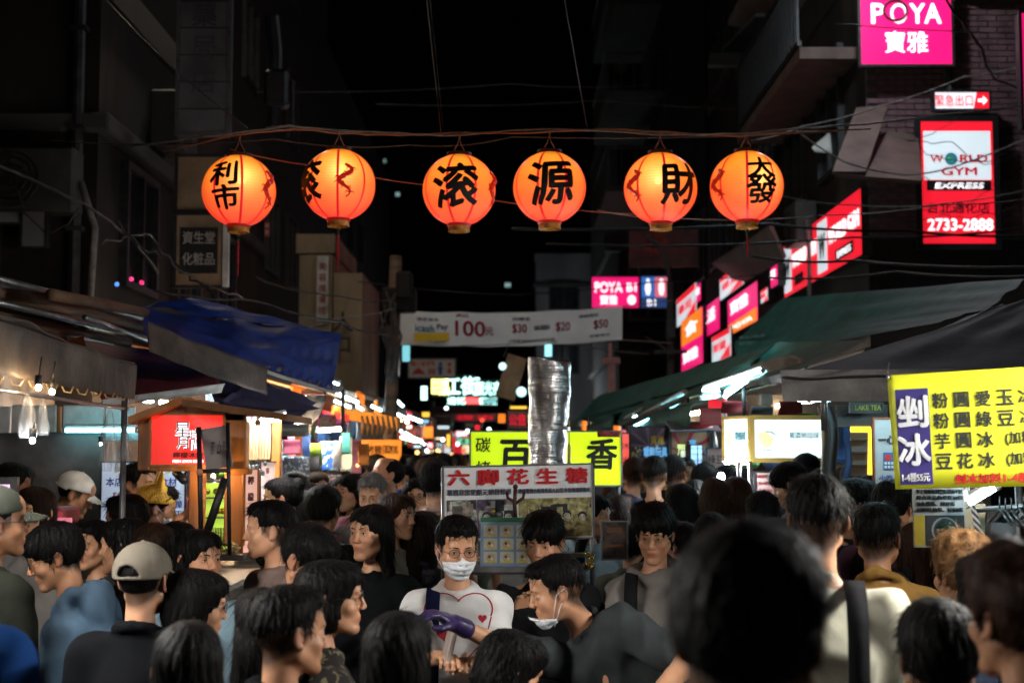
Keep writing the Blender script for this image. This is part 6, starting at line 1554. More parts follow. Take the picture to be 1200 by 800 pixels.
for i, (p0, p1, lb) in enumerate((((393, 470, 13), (412, 478, 12.4), 'bright tube nearest the grey canopy on the left'), ((395, 461, 15), (420, 472, 15), 'short tube above the nearest left one'), ((362, 440, 12.2), (398, 452, 12.0), 'warm-rimmed tube under the edge of the light canopy'),
    ((436, 476, 17), (448, 481, 16.5), 'short tube over the orange stall'), ((449, 478, 19), (478, 491, 19), 'long tube past the orange stall'), ((478, 488, 22), (494, 494, 22), 'tube below the tall narrow sign'),
    ((466, 503, 20), (496, 519, 19), 'low tube inside the third left stall'), ((470, 512, 24), (498, 520, 24), 'lower tube inside the third left stall'), ((466, 470, 24), (472, 476, 24), 'small tube high beside the crooked pole'), ((408, 470, 16), (425, 480, 16), 'tube behind the orange awning'))):
    tubelamp(lb, p0, p1, E_tube, .010+.002*(i % 3), group='tubes along the left stalls')
# orange stall front
t = thing('orange_snack_front', 'rounded orange lit counter front with brush characters', 'stall front', W(443, 545, 13.2))
E_amb = emat('lit_amber', (1., .30, .03), .85, var=.35, scale=4)
q = MB(); V = []; F = []; n = 16; c0 = W(441, 530, 13.6)
for i in range(n+1):
    a = math.pi*(.02+.96*i/n); V += [c0+np.array([-.24*math.cos(a), -.16*math.sin(a), .12]), c0+np.array([-.24*math.cos(a), -.16*math.sin(a), -.13])]
F = [(2*i, 2*i+1, 2*i+3, 2*i+2) for i in range(n)]; mesh_obj('drum', V, F, E_amb, t, smooth=True)
for i, ch in enumerate('碳烤雞蛋糕'):
    fr = Frame(W(420+i*9.4, 520, 13.38-(.02*(2-abs(i-2)))), W(428+i*9.4, 520, 13.38), .15); letters(t, fr, [(ch, .5, .35, .55, None)], mat('print_brown', (.16, .05, .03)), bold=.03)
for i in range(9):
    q = MB(); q.tube([W(424+i*6, 487, 13.2), W(424+i*6+2, 500, 13.2), W(424+i*6, 510, 13.2)], [.012, .022, .008], 0, 6); q.build('hanging_snack', mat('roast_brown', (.35, .12, .03), .5, noise=.3, scale=20), t, True)
q = MB(); q.sheet([W(388, 475, 12.8), W(468, 490, 14.2), W(466, 502, 14.2), W(388, 488, 12.8)], .02, 20, 3, 0, .01, 2); q.build('amber_fascia', E_amb, t, True)
q = MB(); q.sheet([W(392, 482, 12.7), W(408, 486, 12.9), W(408, 494, 12.9), W(392, 490, 12.7)], .01); q.build('red_patch', emat('lit_redpatch', (.9, .05, .03), .8), t)
# hanging goods under the grey canopy
def hanging(name, label, cat, px0, py0, px1, py1, d, m, seed=0, group=None):
    b = MB(); b.sheet([W(px0, py0, d), W(px1, py0, d), W(px1, py1, d), W(px0, py1, d)], .02, 10, 10, 0, .02, seed); o = b.build(name, m, smooth=True); return tag(o, label, cat, group)
hanging('printed_shirt', 'bright blue printed cloth hanging in the left row', 'cloth', 377, 517, 397, 551, 10.2, pattern_mat('blueprint', (.02, .12, .5), (.5, .7, .9), 22, .52), 1)
hanging('pale_cloth', 'pale patterned cloth hanging right of the blue printed one', 'cloth', 399, 512, 413, 552, 10.6, pattern_mat('paleprint', (.45, .43, .38), (.15, .25, .2), 18, .58), 2)
hanging('maroon_cloth', 'maroon cloth panel at the back of the left row', 'cloth', 332, 515, 354, 532, 9.9, mat('maroon', (.14, .012, .03), .8), 3)
hanging('sparkly_pouches', 'silvery sheet of small packets hanging left of the blue cloth', 'goods', 331, 534, 362, 570, 9.8, pattern_mat('silverprint', (.14, .17, .20), (.62, .7, .78), 45, .55), 4)
hanging('dark_bag_row', 'dark shoulder bag hanging between packets and blue cloth', 'bag', 363, 522, 375, 553, 10.0, M_black, 5)
hanging('striped_sheet', 'faint grey-blue awning flap behind the booth tube', 'cloth', 320, 497, 362, 511, 9.2, mat('greyblue_cloth', (.16, .22, .28), .7), 6)
hanging('small_goods_board', 'speckled board of small goods under the blue cloth', 'goods', 365, 556, 400, 580, 10.2, pattern_mat('smallgoods', (.10, .10, .12), (.45, .30, .35), 60, .5), 7)
hanging('pink_flag', 'white and pink flag cloth near the bright left tubes', 'flag', 374, 486, 394, 500, 11.5, pattern_mat('pinkflag', (.5, .45, .45), (.6, .05, .2), 14, .52), 8)
hanging('grey_shade_cloth', 'dark grey shade cloth below the blue tarp', 'cloth', 320, 500, 338, 515, 9.5, M_navy, 9)
rr = random.Random(31); hc_ = [('crimson', (.45, .03, .05)), ('mustard', (.55, .32, .04)), ('white', (.6, .6, .58)), ('teal', (.03, .25, .28)), ('pink', (.6, .2, .28)), ('orange', (.6, .2, .03)), ('cobalt', (.03, .10, .42)), ('lime', (.3, .5, .06))]
for i in range(14):
    nm, c_ = hc_[i % 8]; x0 = 300+i*9.2; y0 = 510+rr.uniform(-4, 10); w_ = rr.uniform(8, 14); h_ = rr.uniform(18, 40); d_ = 9.7+rr.uniform(0, 1.6)
    hanging('hanging_garment', '%s garment hanging in the left row, %s' % (nm, ('first pair behind the booth slats', 'nearer the grey canopy pole', 'behind the pink-top woman', 'towards the orange snack front')[min(3, i//4)]), 'garment', x0, y0, x0+w_, y0+h_, d_, mat('garment_'+nm, c_, .8, noise=.25, scale=18), i, group='garments hanging in the left row')
tubelamp('added tube over the garments in the left row', (322, 503, 9.6), (352, 500, 10.2), E_booth, .010, group='tubes along the left stalls')  # this tube and the next are added to light the hanging goods
tubelamp('added tube over the blue cloth in the left row', (372, 505, 9.9), (398, 503, 10.6), E_stallw, .010, group='tubes along the left stalls')
t = thing('added_street_lamp', 'added far street lamp hidden behind the foil duct, lighting the grey block', 'lamp', (W(645, 470, 50)[0], 50, 0)); c = W(645, 470, 50); q = MB(); q.tube([(c[0], 50, 0), (c[0], 50, c[2])], .06); q.build('pole', M_steel, t); q = MB(); q.ball((c[0], 50.1, c[2]+.1), (.22, .2, .14), 0, 12, 8); q.build('lamp_glass', emat('added_far_lamp_glass', (.85, .95, 1.), 150, var=0), t, True)  # unseen lamp added to brighten the far block
M_far = [E_or, emat('lit_amber', (1., .30, .03), .85), E_pale, emat('lit_warmwhite', (1., .78, .50), 1.1, var=.2), E_sred]
for i, (a, b_, d_, k1, k2, m_, lb) in enumerate(((496, 509, 33, 1, 3, M_tarpgrey, 'amber-lit stall far down the street, leftmost of the far row'), (508, 519, 36, 3, 0, M_navy, 'warm white stall far down the street under the grey board'), (517, 530, 39, 0, 2, M_green, 'orange-fronted stall far down the street below the neon arch'), (529, 541, 43, 2, 4, M_tarpgrey, 'pale lit stall far down the street left of the lime lightbox'), (539, 553, 46, 1, 3, M_tarpbrown, 'amber stall at the very end beside the lime lightbox'), (697, 712, 33, 3, 1, M_green, 'warm lit stall far down the right row'), (711, 727, 28, 2, 0, M_tarpgrey, 'pale lit stall in the right row behind the lime lightbox'))):
    A_, B_ = W(a, 530, d_), W(b_, 530, d_); cx = (A_[0]+B_[0])/2; w_ = B_[0]-A_[0]; t = thing('market_stall', lb, 'stall', (cx, d_, 0), 'stalls along the street')
    q = MB(); q.sheet([(cx-w_*.55, d_+1.2, 2.9), (cx+w_*.55, d_+1.2, 2.9), (cx+w_*.55, d_-.2, 2.5), (cx-w_*.55, d_-.2, 2.5)], .02, 10, 3, 0, .03, i); q.build('awning', m_, t, True)
    q = MB(); q.box((cx, d_-.2, 2.36), (w_*.9, .05, .26), bev=.01); q.build('name_board', M_far[k1], t)
    q = MB(); q.box((cx, d_+1.1, 1.75), (w_*.92, .05, .8)); q.build('back_panel', M_far[k2], t); q = MB(); q.box((cx, d_+.2, .55), (w_*.9, .6, 1.1), bev=.03); q.build('counter', M_steel, t)  # back panel glows by itself, painting in the stall's lit interior
    for s_ in (-1, 1): post(t, (cx+s_*w_*.5, d_, 0), (cx+s_*w_*.5, d_, 2.5), .03)
    for j in range(4): q = MB(); q.box((cx-w_*.36+w_*.24*j, d_+.4, 1.5+.2*((i+j) % 3)), (w_*.13, .15, .35), bev=.03); q.build('hanging_goods', mat('garment_'+('crimson', 'mustard', 'teal', 'white')[(i+j) % 4], (.4, .2, .1)), t)
# ================= candy cart (centre)
t = thing('candy_cart', 'peanut candy cart with a photo signboard and menu of round portraits', 'cart', (W(610, 600, 6.8)[0], 6.9, 0))
q = MB(); q.box((W(612, 600, 6.9)[0], 6.95, .5), (.85, .6, .82), bev=.02); q.build('cabinet', M_steel, t)
q = MB(); q.box((W(612, 600, 6.9)[0], 6.95, .93), (.95, .68, .04), bev=.01); q.build('counter_top', M_steel, t)
for s in (-1, 1):
    for yy in (6.68, 7.2):
        q = MB(); q.tube([(W(612, 600, 6.9)[0]+s*.38-.015, yy, .10), (W(612, 600, 6.9)[0]+s*.38+.015, yy, .10)], .09, 0, 16); q.build('wheel', M_black, t)
q = MB(); q.box(W(600, 662, 6.8), (.42, .30, .06), bev=.01); q.build('tray', M_steel, t); rr = random.Random(9)
for i in range(30):
    q = MB(); q.box(W(564+rr.uniform(0, 70), 660+rr.uniform(-5, 2), 6.66+rr.uniform(0, .2)), (.035, .05, .02), ax=rotz(rr.uniform(0, 3)), bev=.006); q.build('candy_piece', mat('candy_%d' % (i % 2), ((.55, .22, .04), (.5, .08, .05))[i % 2], .4, noise=.2, scale=30), t)
for px in (520, 694): post(t, W(px, 548, 6.72), (W(px, 548, 6.72)[0], 6.75, .9), .012)
fr = Frame(W(519, 547, 6.62), W(694, 543, 6.62), W(519, 547, 6.62)[2]-W(519, 634, 6.62)[2])
q = MB(); q.box(fr.p(.5, .5, -.012), (fr.w, fr.h, .02), 0, ax=[fr.u, -fr.v, fr.n], bev=.004); sb = q.build('signboard', mat('board_white', (.90, .93, .95), .45, noise=.06, bump=.05), t)
q = MB()
for (a, b_, ww, hh) in ((.5, 0, fr.w, .008), (.5, 1, fr.w, .008), (0, .5, .008, fr.h), (1, .5, .008, fr.h)): q.box(fr.p(a, b_, .0), (ww, hh, .012), 0, ax=[fr.u, -fr.v, fr.n])
q.build('rim', M_steel, sb)
letters(sb, fr, [(c_, a, .15, .215, .15) for c_, a in zip('六脚花生糖', (.105, .30, .50, .695, .895))], mat('sign_red_paint', (.62, .008, .015), .5, noise=.05), bold=.055, out=.004)
letters(sb, fr, [('華視非常星期天節目報導', .24, .35, .085, .43), ('環球電視小馬哥馬萬九訪問,李登輝總統御用', .74, .35, .07, .48)], mat('sign_navy_paint', (.02, .02, .08), .5), name='small_lettering', bold=0., out=.004)
# faded photographs on the board: flat prints
def photo(parent, fr, a0, b0, a1, b1, pal, seed, people=3):
    rs = random.Random(seed); ms = [mat('print_'+k, c, .5, noise=.55, scale=38, bump=0) for k, c in pal]
    q = MB(); rect_on(q, fr, a0, b0, a1, b1, .001, .001, 0)
    for i in range(34):
        a = rs.uniform(a0, a1-.05); b_ = rs.uniform(b0, b1-.1); w_ = min(rs.uniform(.03, .12), a1-a); h_ = min(rs.uniform(.05, .22), b1-b_); rect_on(q, fr, a, b_, a+w_, b_+h_, .0015+.00006*i, .0003, rs.choice((0, 1, 2, 2, 1, 3)))
    for i in range(people):
        a = a0+(a1-a0)*(i+.5)/people+rs.uniform(-.02, .02); b_ = b0+(b1-b0)*rs.uniform(.35, .5)
        poly_on(q, fr, [(a-.045, b1-.01), (a-.035, b_+.12), (a+.035, b_+.12), (a+.045, b1-.01)], .0040, .0003, rs.choice((3, 1)))
        disc_on(q, fr, a, b_+.015, .060, out=.0044, m=3, th=.0003); disc_on(q, fr, a, b_+.035, .045, out=.0048, m=4, th=.0003)
        for s_ in (-1, 1): disc_on(q, fr, a+s_*.010, b_+.03, .007, out=.0052, m=3, th=.0003, n=8)
    q.build('photo_print', ms, parent)
photo(sb, fr, .02, .45, .22, .97, (('a', (.10, .09, .08)), ('b', (.42, .44, .40)), ('c', (.25, .20, .16)), ('k', (.02, .02, .03)), ('f', (.52, .47, .38))), 3, 1)
photo(sb, fr, .225, .45, .48, .97, (('d', (.14, .10, .18)), ('b', (.42, .44, .40)), ('c', (.25, .20, .16)), ('k', (.02, .02, .03)), ('f', (.52, .47, .38))), 5, 3)
photo(sb, fr, .50, .45, .985, .97, (('e', (.50, .45, .20)), ('g', (.32, .27, .11)), ('h', (.60, .56, .32)), ('k', (.02, .02, .03)), ('f', (.52, .47, .38))), 8, 4)
# portrait menu
fr2 = Frame(W(563, 606, 6.35), W(625, 606, 6.35), W(563, 606, 6.35)[2]-W(563, 664, 6.35)[2])
q = MB(); q.box(fr2.p(.5, .5, -.008), (fr2.w, fr2.h, .014), 0, ax=[fr2.u, -fr2.v, fr2.n], bev=.003); mb2 = q.build('menu_board', mat('menu_blue', (.20, .27, .36), .4, noise=.1, bump=0), t)
q = MB(); rect_on(q, fr2, 0, 0, 1, .09, .003); q.build('green_strip', mat('menu_green', (.02, .12, .05), .5), mb2)
for i in range(3):
    for j in range(3):
        a, b_ = .19+.31*i, .27+.27*j; q = MB()
        rect_on(q, fr2, a-.13, b_-.115, a+.13, b_+.115, .002, .001, 0); disc_on(q, fr2, a, b_, .085, .09, .004, m=1, th=.001); disc_on(q, fr2, a-.02, b_-.02, .03, .03, .0055, m=2, th=.001, n=10); disc_on(q, fr2, a+.03, b_+.025, .028, .03, .0058, m=3, th=.001, n=10); rect_on(q, fr2, a-.1, b_+.075, a+.1, b_+.10, .0062, .001, 4)
        q.build('menu_picture', [mat('tile_pale', (.42, .45, .42), .5), mat('tile_tan', (.45, .34, .18), .5), mat('tile_dark', (.10, .05, .03), .5), mat('tile_cream', (.6, .55, .42), .5), mat('tile_yellow', (.6, .45, .03), .5)], mb2)
q = MB(); q.tube([W(604, 606, 6.5), W(603, 590, 6.5), W(604, 570, 6.5)], [.010, .009, .008]); q.tube([W(604, 588, 6.5), W(595, 583, 6.5), W(594, 576, 6.5)], .007); q.tube([W(604, 590, 6.5), W(613, 583, 6.5), W(614, 576, 6.5)], .007); q.ball(W(604, 570, 6.5), .012); q.build('branch_ornament', mat('dark_branch', (.05, .015, .012), .6), t, True)
q = MB(); q.ball(W(582, 603, 6.4), (.030, .02, .028), 0); q.ball(W(578, 599, 6.38), .012, 1); q.build('knob_bag', [M_black, mat('brass', (.5, .35, .1), .3, metal=.8)], t, True)
# jingly metallic ornament to the right
q = MB(); rr = random.Random(6)
for i in range(14): q.ball(W(690+rr.uniform(-7, 7), 657+rr.uniform(-9, 9), 6.4+rr.uniform(-.03, .03)), (.012, .008, .012), 0, 8, 6)
tag(q.build('foil_rosette', mat('gold_foil', (.75, .55, .15), .25, metal=.9, noise=.4, scale=60, bump=.4), smooth=True), 'shiny gold foil rosette at the right end of the candy cart', 'ornament')
r, fr = signbox('price_tag', 'small framed board standing right of the candy cart', 705, 611, 735, 655, 7.0, face=mat('dim_photo', (.14, .10, .09), .5, noise=.6, scale=20), rim=.008, frame=M_steel, th=.02)
q = MB(); rect_on(q, fr, .2, .15, .8, .30, .003); rect_on(q, fr, .15, .6, .85, .68, .003); q.build('print_block', mat('dull_print', (.35, .16, .08), .5), r)
q = MB(); q.box(W(628, 650, 6.7), (.5, .03, .02)); q.build('rail', M_steel, t)
# ================= yellow lightbox
t, fr = signbox('roast_sign', 'lime yellow lightbox reading 碳烤 百 香 with a silver duct before it', 551, 505, 728, 569, 9.4, face=E_yg, th=.16, rim=.012, frame=M_steel)
letters(t, fr, [('碳', .085, .25, .28, None, dict(bold=.03)), ('烤', .085, .68, .28, None, dict(bold=.03)), ('百', .30, .45, .60, None, dict(bold=.055)), ('香', .87, .42, .58, None, dict(bold=.05))], E_blackp, skew=.06, out=.006)
post(t, W(724, 569, 9.45), (W(724, 569, 9.45)[0], 9.45, 0), .018); post(t, W(556, 569, 9.45), (W(556, 569, 9.45)[0], 9.45, 0), .018)
r, fr = signbox('red_lit_column', 'red lit upright sign just right of the lime lightbox', 729, 508, 737, 548, 10.5, face=emat('lit_coral', (.95, .09, .06), .95), rim=.006, th=.06)
letters(r, fr, [('冰', .5, .35, .2, None), ('火', .5, .75, .2, None)], mat('print_darkred', (.3, .01, .01), .5), bold=.03, out=.005)
# ================= duct
M_foil = mat('foil_duct', (.62, .60, .60), .30, metal=.95, noise=.25, scale=9, bump=.35, bscale=26, grime=(.30, .24, .20))
t = thing('exhaust_duct', 'ribbed silver foil exhaust duct standing above the candy cart sign', 'duct', (W(645, 500, 8.2)[0], 8.2, 0))
dd = 8.2; k = dd/FPX; V = []; F = []; n = 28; rows = 230; rsn = np.random.RandomState(4); ph = rsn.uniform(0, 6.3, 8)
for i in range(rows+1):
    y = 421+(549-421)*i/rows; cx = 643.5+3*math.sin((y-421)/24)*.6-.8; rad = 24.5-(2.2 if y > 496 else 1.8*math.exp(-((y-496)/14)**2))+.6*math.sin(y*.09)
    rib = (.9 if i % 2 else -.9)*(.8+.4*math.sin(i*1.7)); c = W(cx, y+1.5*math.sin(i), dd)
    for j in range(n):
        a = 2*math.pi*j/n; den = .8*math.sin(3*a+y*.05+ph[0])+.5*math.sin(5*a-y*.11+ph[1])+.5*math.sin(2*a+y*.21+ph[2]); rr_ = (rad+rib*.5+den)*k
        V.append(c+np.array([rr_*math.cos(a), rr_*math.sin(a), (-.020 if i < 12 else -.006)*math.cos(a+.6)*(1-i/rows)+.0018*math.sin(a*4+i)]))
F = [(i*n+j, (i+1)*n+j, (i+1)*n+(j+1) % n, i*n+(j+1) % n) for i in range(rows) for j in range(n)]
mesh_obj('flexible_hose', V, F, M_foil, t, smooth=True)
q = MB(); c = W(644.5, 500, dd); q.lathe((c[0], c[1], 0), [(23.8*k, c[2]), (24.2*k, c[2]-.01), (23.8*k, c[2]-.02)], 0, 32); q.lathe((c[0], c[1], 0), [(20.5*k, c[2]-.22), (20.5*k, .6)], 0, 32)
for i in range(6): q.tube([(c[0]+23.4*k*math.cos(a_), c[1]+23.4*k*math.sin(a_), c[2]-.012) for a_ in np.linspace(0, 2*math.pi, 25)], .005, 0, 5, cap=False) if i == 0 else None
q.build('rigid_pipe', mat('galvanised', (.50, .49, .48), .38, metal=.9, noise=.3, scale=5, bump=.12, bscale=20, grime=(.25, .20, .16)), t, True)
q = MB(); q.tube([W(667, 520, 8.3), (W(667, 520, 8.3)[0], 8.3, .5)], .01); q.tube([W(667, 430, 8.3), W(667, 520, 8.3)], .004); q.build('yellow_stay', mat('yellow_paint', (.65, .45, .02), .5), t)
q = MB(); q.box((c[0], 8.2, .35), (.6, .5, .7), bev=.03); q.build('grill_box', M_iron, t)
# ================= RIGHT awnings
t = thing('green_awning', 'big dark green awning at the upper right over the stalls', 'awning', W(1020, 380, 11))
tarp_patch(W(914, 346, 14.5), W(1196, 322, 9), W(1150, 358, 8.4), W(858, 398, 15.2), M_green, t, 'upper_canvas', 31, .014, 60, 10)
tarp_patch(W(858, 399, 15.2), W(1150, 359, 8.4), W(1085, 378, 8.2), W(858, 420, 15), M_green, t, 'valance', 32, .012, 60, 8)
fr = Frame(W(868, 393, 14.7), W(902, 390, 13.9), .13); letters(t, fr, [('夜市小吃攤', .5, .2, .3, .9), ('歡迎光臨', .5, .65, .3, .9)], mat('faded_print_light', (.10, .20, .18), .7), bold=.02, out=.03)
t = thing('long_green_awning', 'long dark green awning stepping down the right stall row', 'awning', W(800, 460, 12))
tarp_patch(W(905, 400, 9.6), W(1010, 398, 8), W(930, 432, 8), W(790, 468, 12), M_green, t, 'canvas', 33, .012, 40, 8)
tarp_patch(W(700, 462, 19), W(905, 402, 9.6), W(868, 432, 9.9), W(672, 492, 20), M_green, t, 'valance', 34, .012, 50, 6)
tarp_patch(W(672, 490, 20), W(800, 452, 12.2), W(802, 462, 11.6), W(724, 497, 15), M_green, t, 'lower_sheet', 35, .02, 30, 6)
q = MB(); q.sheet([W(880, 428, 9.4), W(930, 414, 8.6), W(950, 430, 8.4), W(905, 452, 9.2)], .01, 20, 6, 0, .02, 4); q.build('torn_flap', M_tarpgrey, t, True)
q = MB(); q.sheet([W(726, 496, 15), W(804, 462, 11.6), W(806, 468, 11.6), W(740, 499, 14.5)], .01, 12, 2, 0, .01, 4); q.build('silver_edge', M_tarpgrey, t, True)
for a, b_ in (((690, 486, 18), (690, 540, 18)), ((735, 497, 14.5), (735, 560, 14.5)), ((806, 466, 11.6), (806, 560, 11.6)), ((872, 445, 9.8), (872, 500, 9.8))): post(t, W(*a), W(*b_), .014, M_iron)
for p0, p1, m, rr_, lb in (((825, 457, 10.4), (893, 434, 9.2), E_tube, .012, 'longest cool tube under the right green awning'), ((850, 464, 10), (879, 443, 9.5), E_tube, .012, 'tube crossing below the longest one on the right'),
    ((745, 497, 14.4), (803, 466, 11.8), E_tubec, .022, 'long cyan tube lower down the right row'), ((733, 495, 15), (754, 485, 14), E_tube, .02, 'short tube at the end of the lower green sheet'),
    ((823, 466, 10.2), (839, 464, 10.2), E_tubec, .014, 'short horizontal cyan tube under the crossing pair'), ((836, 456, 10.2), (843, 466, 10.1), E_tubec, .014, 'short steep tube joining the crossing pair'),
    ((708, 515, 18), (722, 512, 18), E_tube, .02, 'far small tube behind the lime lightbox')):
    tubelamp(lb, p0, p1, m, rr_, group='tubes under the right awnings')
# mauve awning
t = thing('mauve_awning', 'near mauve-grey awning at the right with a wrinkled grey valance', 'awning', W(1060, 430, 6.3))
tarp_patch(W(1203, 342, 7.6), W(1300, 330, 7.6), W(1300, 434, 6.2), W(915, 433, 6.35), M_purple, t, 'canvas', 41, .02, 40, 16)
tarp_patch(W(915, 433, 6.35), W(1300, 430, 6.2), W(1300, 470, 6.2), W(918, 470, 6.35), M_tarpgrey, t, 'valance', 42, .012, 60, 8)
tarp_patch(W(1150, 356, 7.7), W(1203, 338, 7.7), W(1000, 412, 6.7), W(930, 428, 6.5), M_black, t, 'edge_roll', 43, .02, 30, 4)
post(t, W(965, 440, 6.5), (W(965, 440, 6.5)[0], 6.5, 2.0), .015); post(t, (W(1190, 440, 6.3)[0], 6.3, 2.2), (W(1190, 440, 6.3)[0], 6.3, 0), .018)
tubelamp('added tube hidden under the mauve awning above the ice stall', (1.45, 6.9, 2.16), (2.5, 6.9, 2.18), E_tube, .015, group='tubes under the right awnings')  # unseen tube, added for its light behind the valance
# ice banner
t = thing('ice_banner', 'bright yellow banner listing shaved ice in black characters', 'banner', W(1130, 572, 4.8))
TLb, TRb = W(1040, 440, 5.0), W(1300, 424, 4.65); hb = TLb[2]-W(1044, 573, 5.0)[2]
fr = Frame(TLb, TRb, hb); fr.u = nrm(TRb-TLb)
M_yel = mat('yellow_vinyl', (.70, .72, .03), .5, noise=.06, scale=3, bump=.1, bscale=8)
q = MB(); q.sheet([fr.p(0, 0), fr.p(1, 0), fr.p(1, 1), fr.p(.01, 1)], .006, 30, 6, 0, .0006, 3); q.build('vinyl', M_yel, t, True)
q = MB(); rect_on(q, fr, .035, .13, .190, .965, .0068); q.build('navy_field', mat('vinyl_navy', (.035, .025, .16), .5, noise=.05, bump=0), t)

letters(t, fr, [('剉', .112, .33, .28, None), ('冰', .112, .66, .28, None)], mat('vinyl_white', (.70, .72, .75), .5, bump=0), bold=.05, out=.0085); letters(t, fr, [('1-4種55元', .112, .90, .075, .13)], mat('vinyl_white', (.70, .72, .75)), bold=.03, out=.0085)
M_ivk = mat('vinyl_black', (.03, .035, .03), .5, noise=.05, bump=0)
rows_ = ('粉圓愛玉冰', '粉圓綠豆冰', '芋圓冰', '豆花冰')
for j, rw in enumerate(rows_):
    its = [(c_, .245+.098*i, .245+.175*j, .135, None) for i, c_ in enumerate(rw)]
    if j > 1: its.append(('(加料35元)', .66, .245+.175*j, .125, .26))
    letters(t, fr, its, M_ivk, bold=.035, out=.003)
letters(t, fr, [('剉冰加料1-4種', .46, .925, .085, .34)], mat('vinyl_red', (.5, .02, .02), .5, bump=0), name='red_lettering', bold=.05, out=.003)
for px in (1040, 1200): q = MB(); q.tube([W(px, 438, 4.9), W(px+2, 425, 6.2)], .004, 0, 5); q.build('string', M_wire, t)
q = MB(); q.ball(W(1041, 442, 4.99), .006); q.build('eyelet', M_steel, t)
# menu sheet with bowl
r, fr = signbox('menu_sheet', 'laminated menu sheet with a photo of a bowl below the yellow banner', 1070, 570, 1130, 641, 5.5, face=mat('menu_paper', (.36, .37, .38), .5, noise=.08), rim=0, th=.01, frame=M_white)
letters(r, fr, [('手工現做配料豐富甜而不膩', .5, .08, .07, .9), ('綜合冰品仙草紅豆圓', .5, .18, .07, .9), ('養生甜品、綠豆湯', .42, .28, .07, .75), ('招牌燒仙草、桂圓粥', .5, .38, .07, .9)], E_blackp, bold=.01, out=.004)
q = MB(); rect_on(q, fr, .22, .47, .98, .97, .003); q.build('photo_ground', mat('photo_dark', (.03, .035, .04), .4), r)
q = MB(); disc_on(q, fr, .60, .72, .225, out=.005, m=0); disc_on(q, fr, .60, .72, .195, out=.0065, m=1); rr = random.Random(8)
for i in range(26): a = rr.uniform(0, 6.3); ra = .15*math.sqrt(rr.random()); disc_on(q, fr, .6+ra*math.cos(a)*fr.h/fr.w, .72+ra*math.sin(a), rr.uniform(.015, .04), out=.0072+.0002*i, m=2+i % 3, n=8, th=.0006)
q.build('bowl_print', [mat('bowl_rim', (.30, .34, .38), .4), mat('broth', (.06, .10, .09), .4), mat('herb', (.03, .16, .05), .5), mat('chunk', (.30, .24, .15), .5), mat('pale_chunk', (.40, .42, .38), .5)], r)
q = MB(); rect_on(q, fr, .0, .47, .20, .97, .003); q.build('yellow_patch', mat('menu_yellow', (.55, .42, .03), .5), r)
# clothes stall far right
t = thing('clothes_rack', 'rack of dark garments and hangers at the right edge', 'rack', W(1185, 640, 5.4))
post(t, W(1140, 598, 5.5), W(1240, 590, 5.2), .010, M_steel, 'rail'); post(t, (W(1235, 590, 5.2)[0], 5.2, 0), W(1235, 590, 5.2), .014)
rr = random.Random(12)
for i in range(9):
    x = 1172+i*7; q = MB(); c = W(x, 612+rr.uniform(-3, 5), 5.35-.02*i); q.sheet([c+np.array([-.01, -.12, 0]), c+np.array([.01, .12, .0]), c+np.array([.02, .15, -.5]), c+np.array([-.02, -.15, -.5])], .02, 6, 8, 0, .015, i)
    q.build('garment', mat('dark_cloth_%d' % (i % 3), ((.03, .03, .035), (.07, .065, .07), (.02, .03, .05))[i % 3], .85), t, True)
    q = MB(); q.tube([c+np.array([0, -.12, 0]), c+np.array([0, 0, .05]), c+np.array([0, .12, 0])], .005, 0, 5); q.tube([c+np.array([0, 0, .05]), c+np.array([0, 0, .10])], .003, 0, 4); q.build('hanger', mat('hanger_black', (.02, .02, .022), .3), t, True)
q = MB(); a = W(1140, 588, 5.3)
q.add([W(1137, 592, 5.3), W(1142, 590, 5.3), W(1157, 640, 5.3), W(1154, 655, 5.3), W(1147, 645, 5.3), W(1137, 592, 5.31), W(1142, 590, 5.31), W(1157, 640, 5.31), W(1154, 655, 5.31), W(1147, 645, 5.31)], [(0, 4, 3, 2, 1), (5, 6, 7, 8, 9), (0, 1, 6, 5), (1, 2, 7, 6), (2, 3, 8, 7), (3, 4, 9, 8), (4, 0, 5, 9)])
def stripe_mat():
    m = mat('striped_tie', (.06, .07, .10), .6); n = m.node_tree; L = n.links; b = [x for x in n.nodes if x.type == 'BSDF_PRINCIPLED'][0]
    tc = n.nodes.new('ShaderNodeTexCoord'); wv = n.nodes.new('ShaderNodeTexWave'); wv.bands_direction = 'DIAGONAL'; wv.inputs['Scale'].default_value = 26; L.new(tc.outputs['Object'], wv.inputs['Vector'])
    cr = n.nodes.new('ShaderNodeValToRGB'); cr.color_ramp.elements[0].position = .5; cr.color_ramp.elements[1].position = .56; cr.color_ramp.elements[0].color = (.03, .035, .05, 1); cr.color_ramp.elements[1].color = (.45, .45, .46, 1)
    L.new(wv.outputs['Fac'], cr.inputs[0]); L.new(cr.outputs[0], b.inputs['Base Color']); return m
tag(q.build('striped_tie', stripe_mat()), 'diagonally striped tie hanging below the yellow banner', 'tie')
hanging('pale_shirt', 'cream shirt hanging behind the striped tie', 'shirt', 1128, 590, 1152, 640, 5.6, mat('cream_cloth', (.50, .42, .28), .8), 3)
hanging('dark_coat', 'dark coat hanging right of the striped tie', 'coat', 1158, 592, 1172, 650, 5.5, mat('dark_cloth_1', (.07, .065, .07), .85), 4)
tubelamp('white tube slanting above the striped tie', (1136, 589, 5.35), (1166, 571, 5.3), E_tube, .012, group='tubes under the right awnings')
tubelamp('short warm tube left of the striped tie', (1133, 575, 5.6), (1134, 590, 5.6), E_tubew, .010, group='tubes under the right awnings')
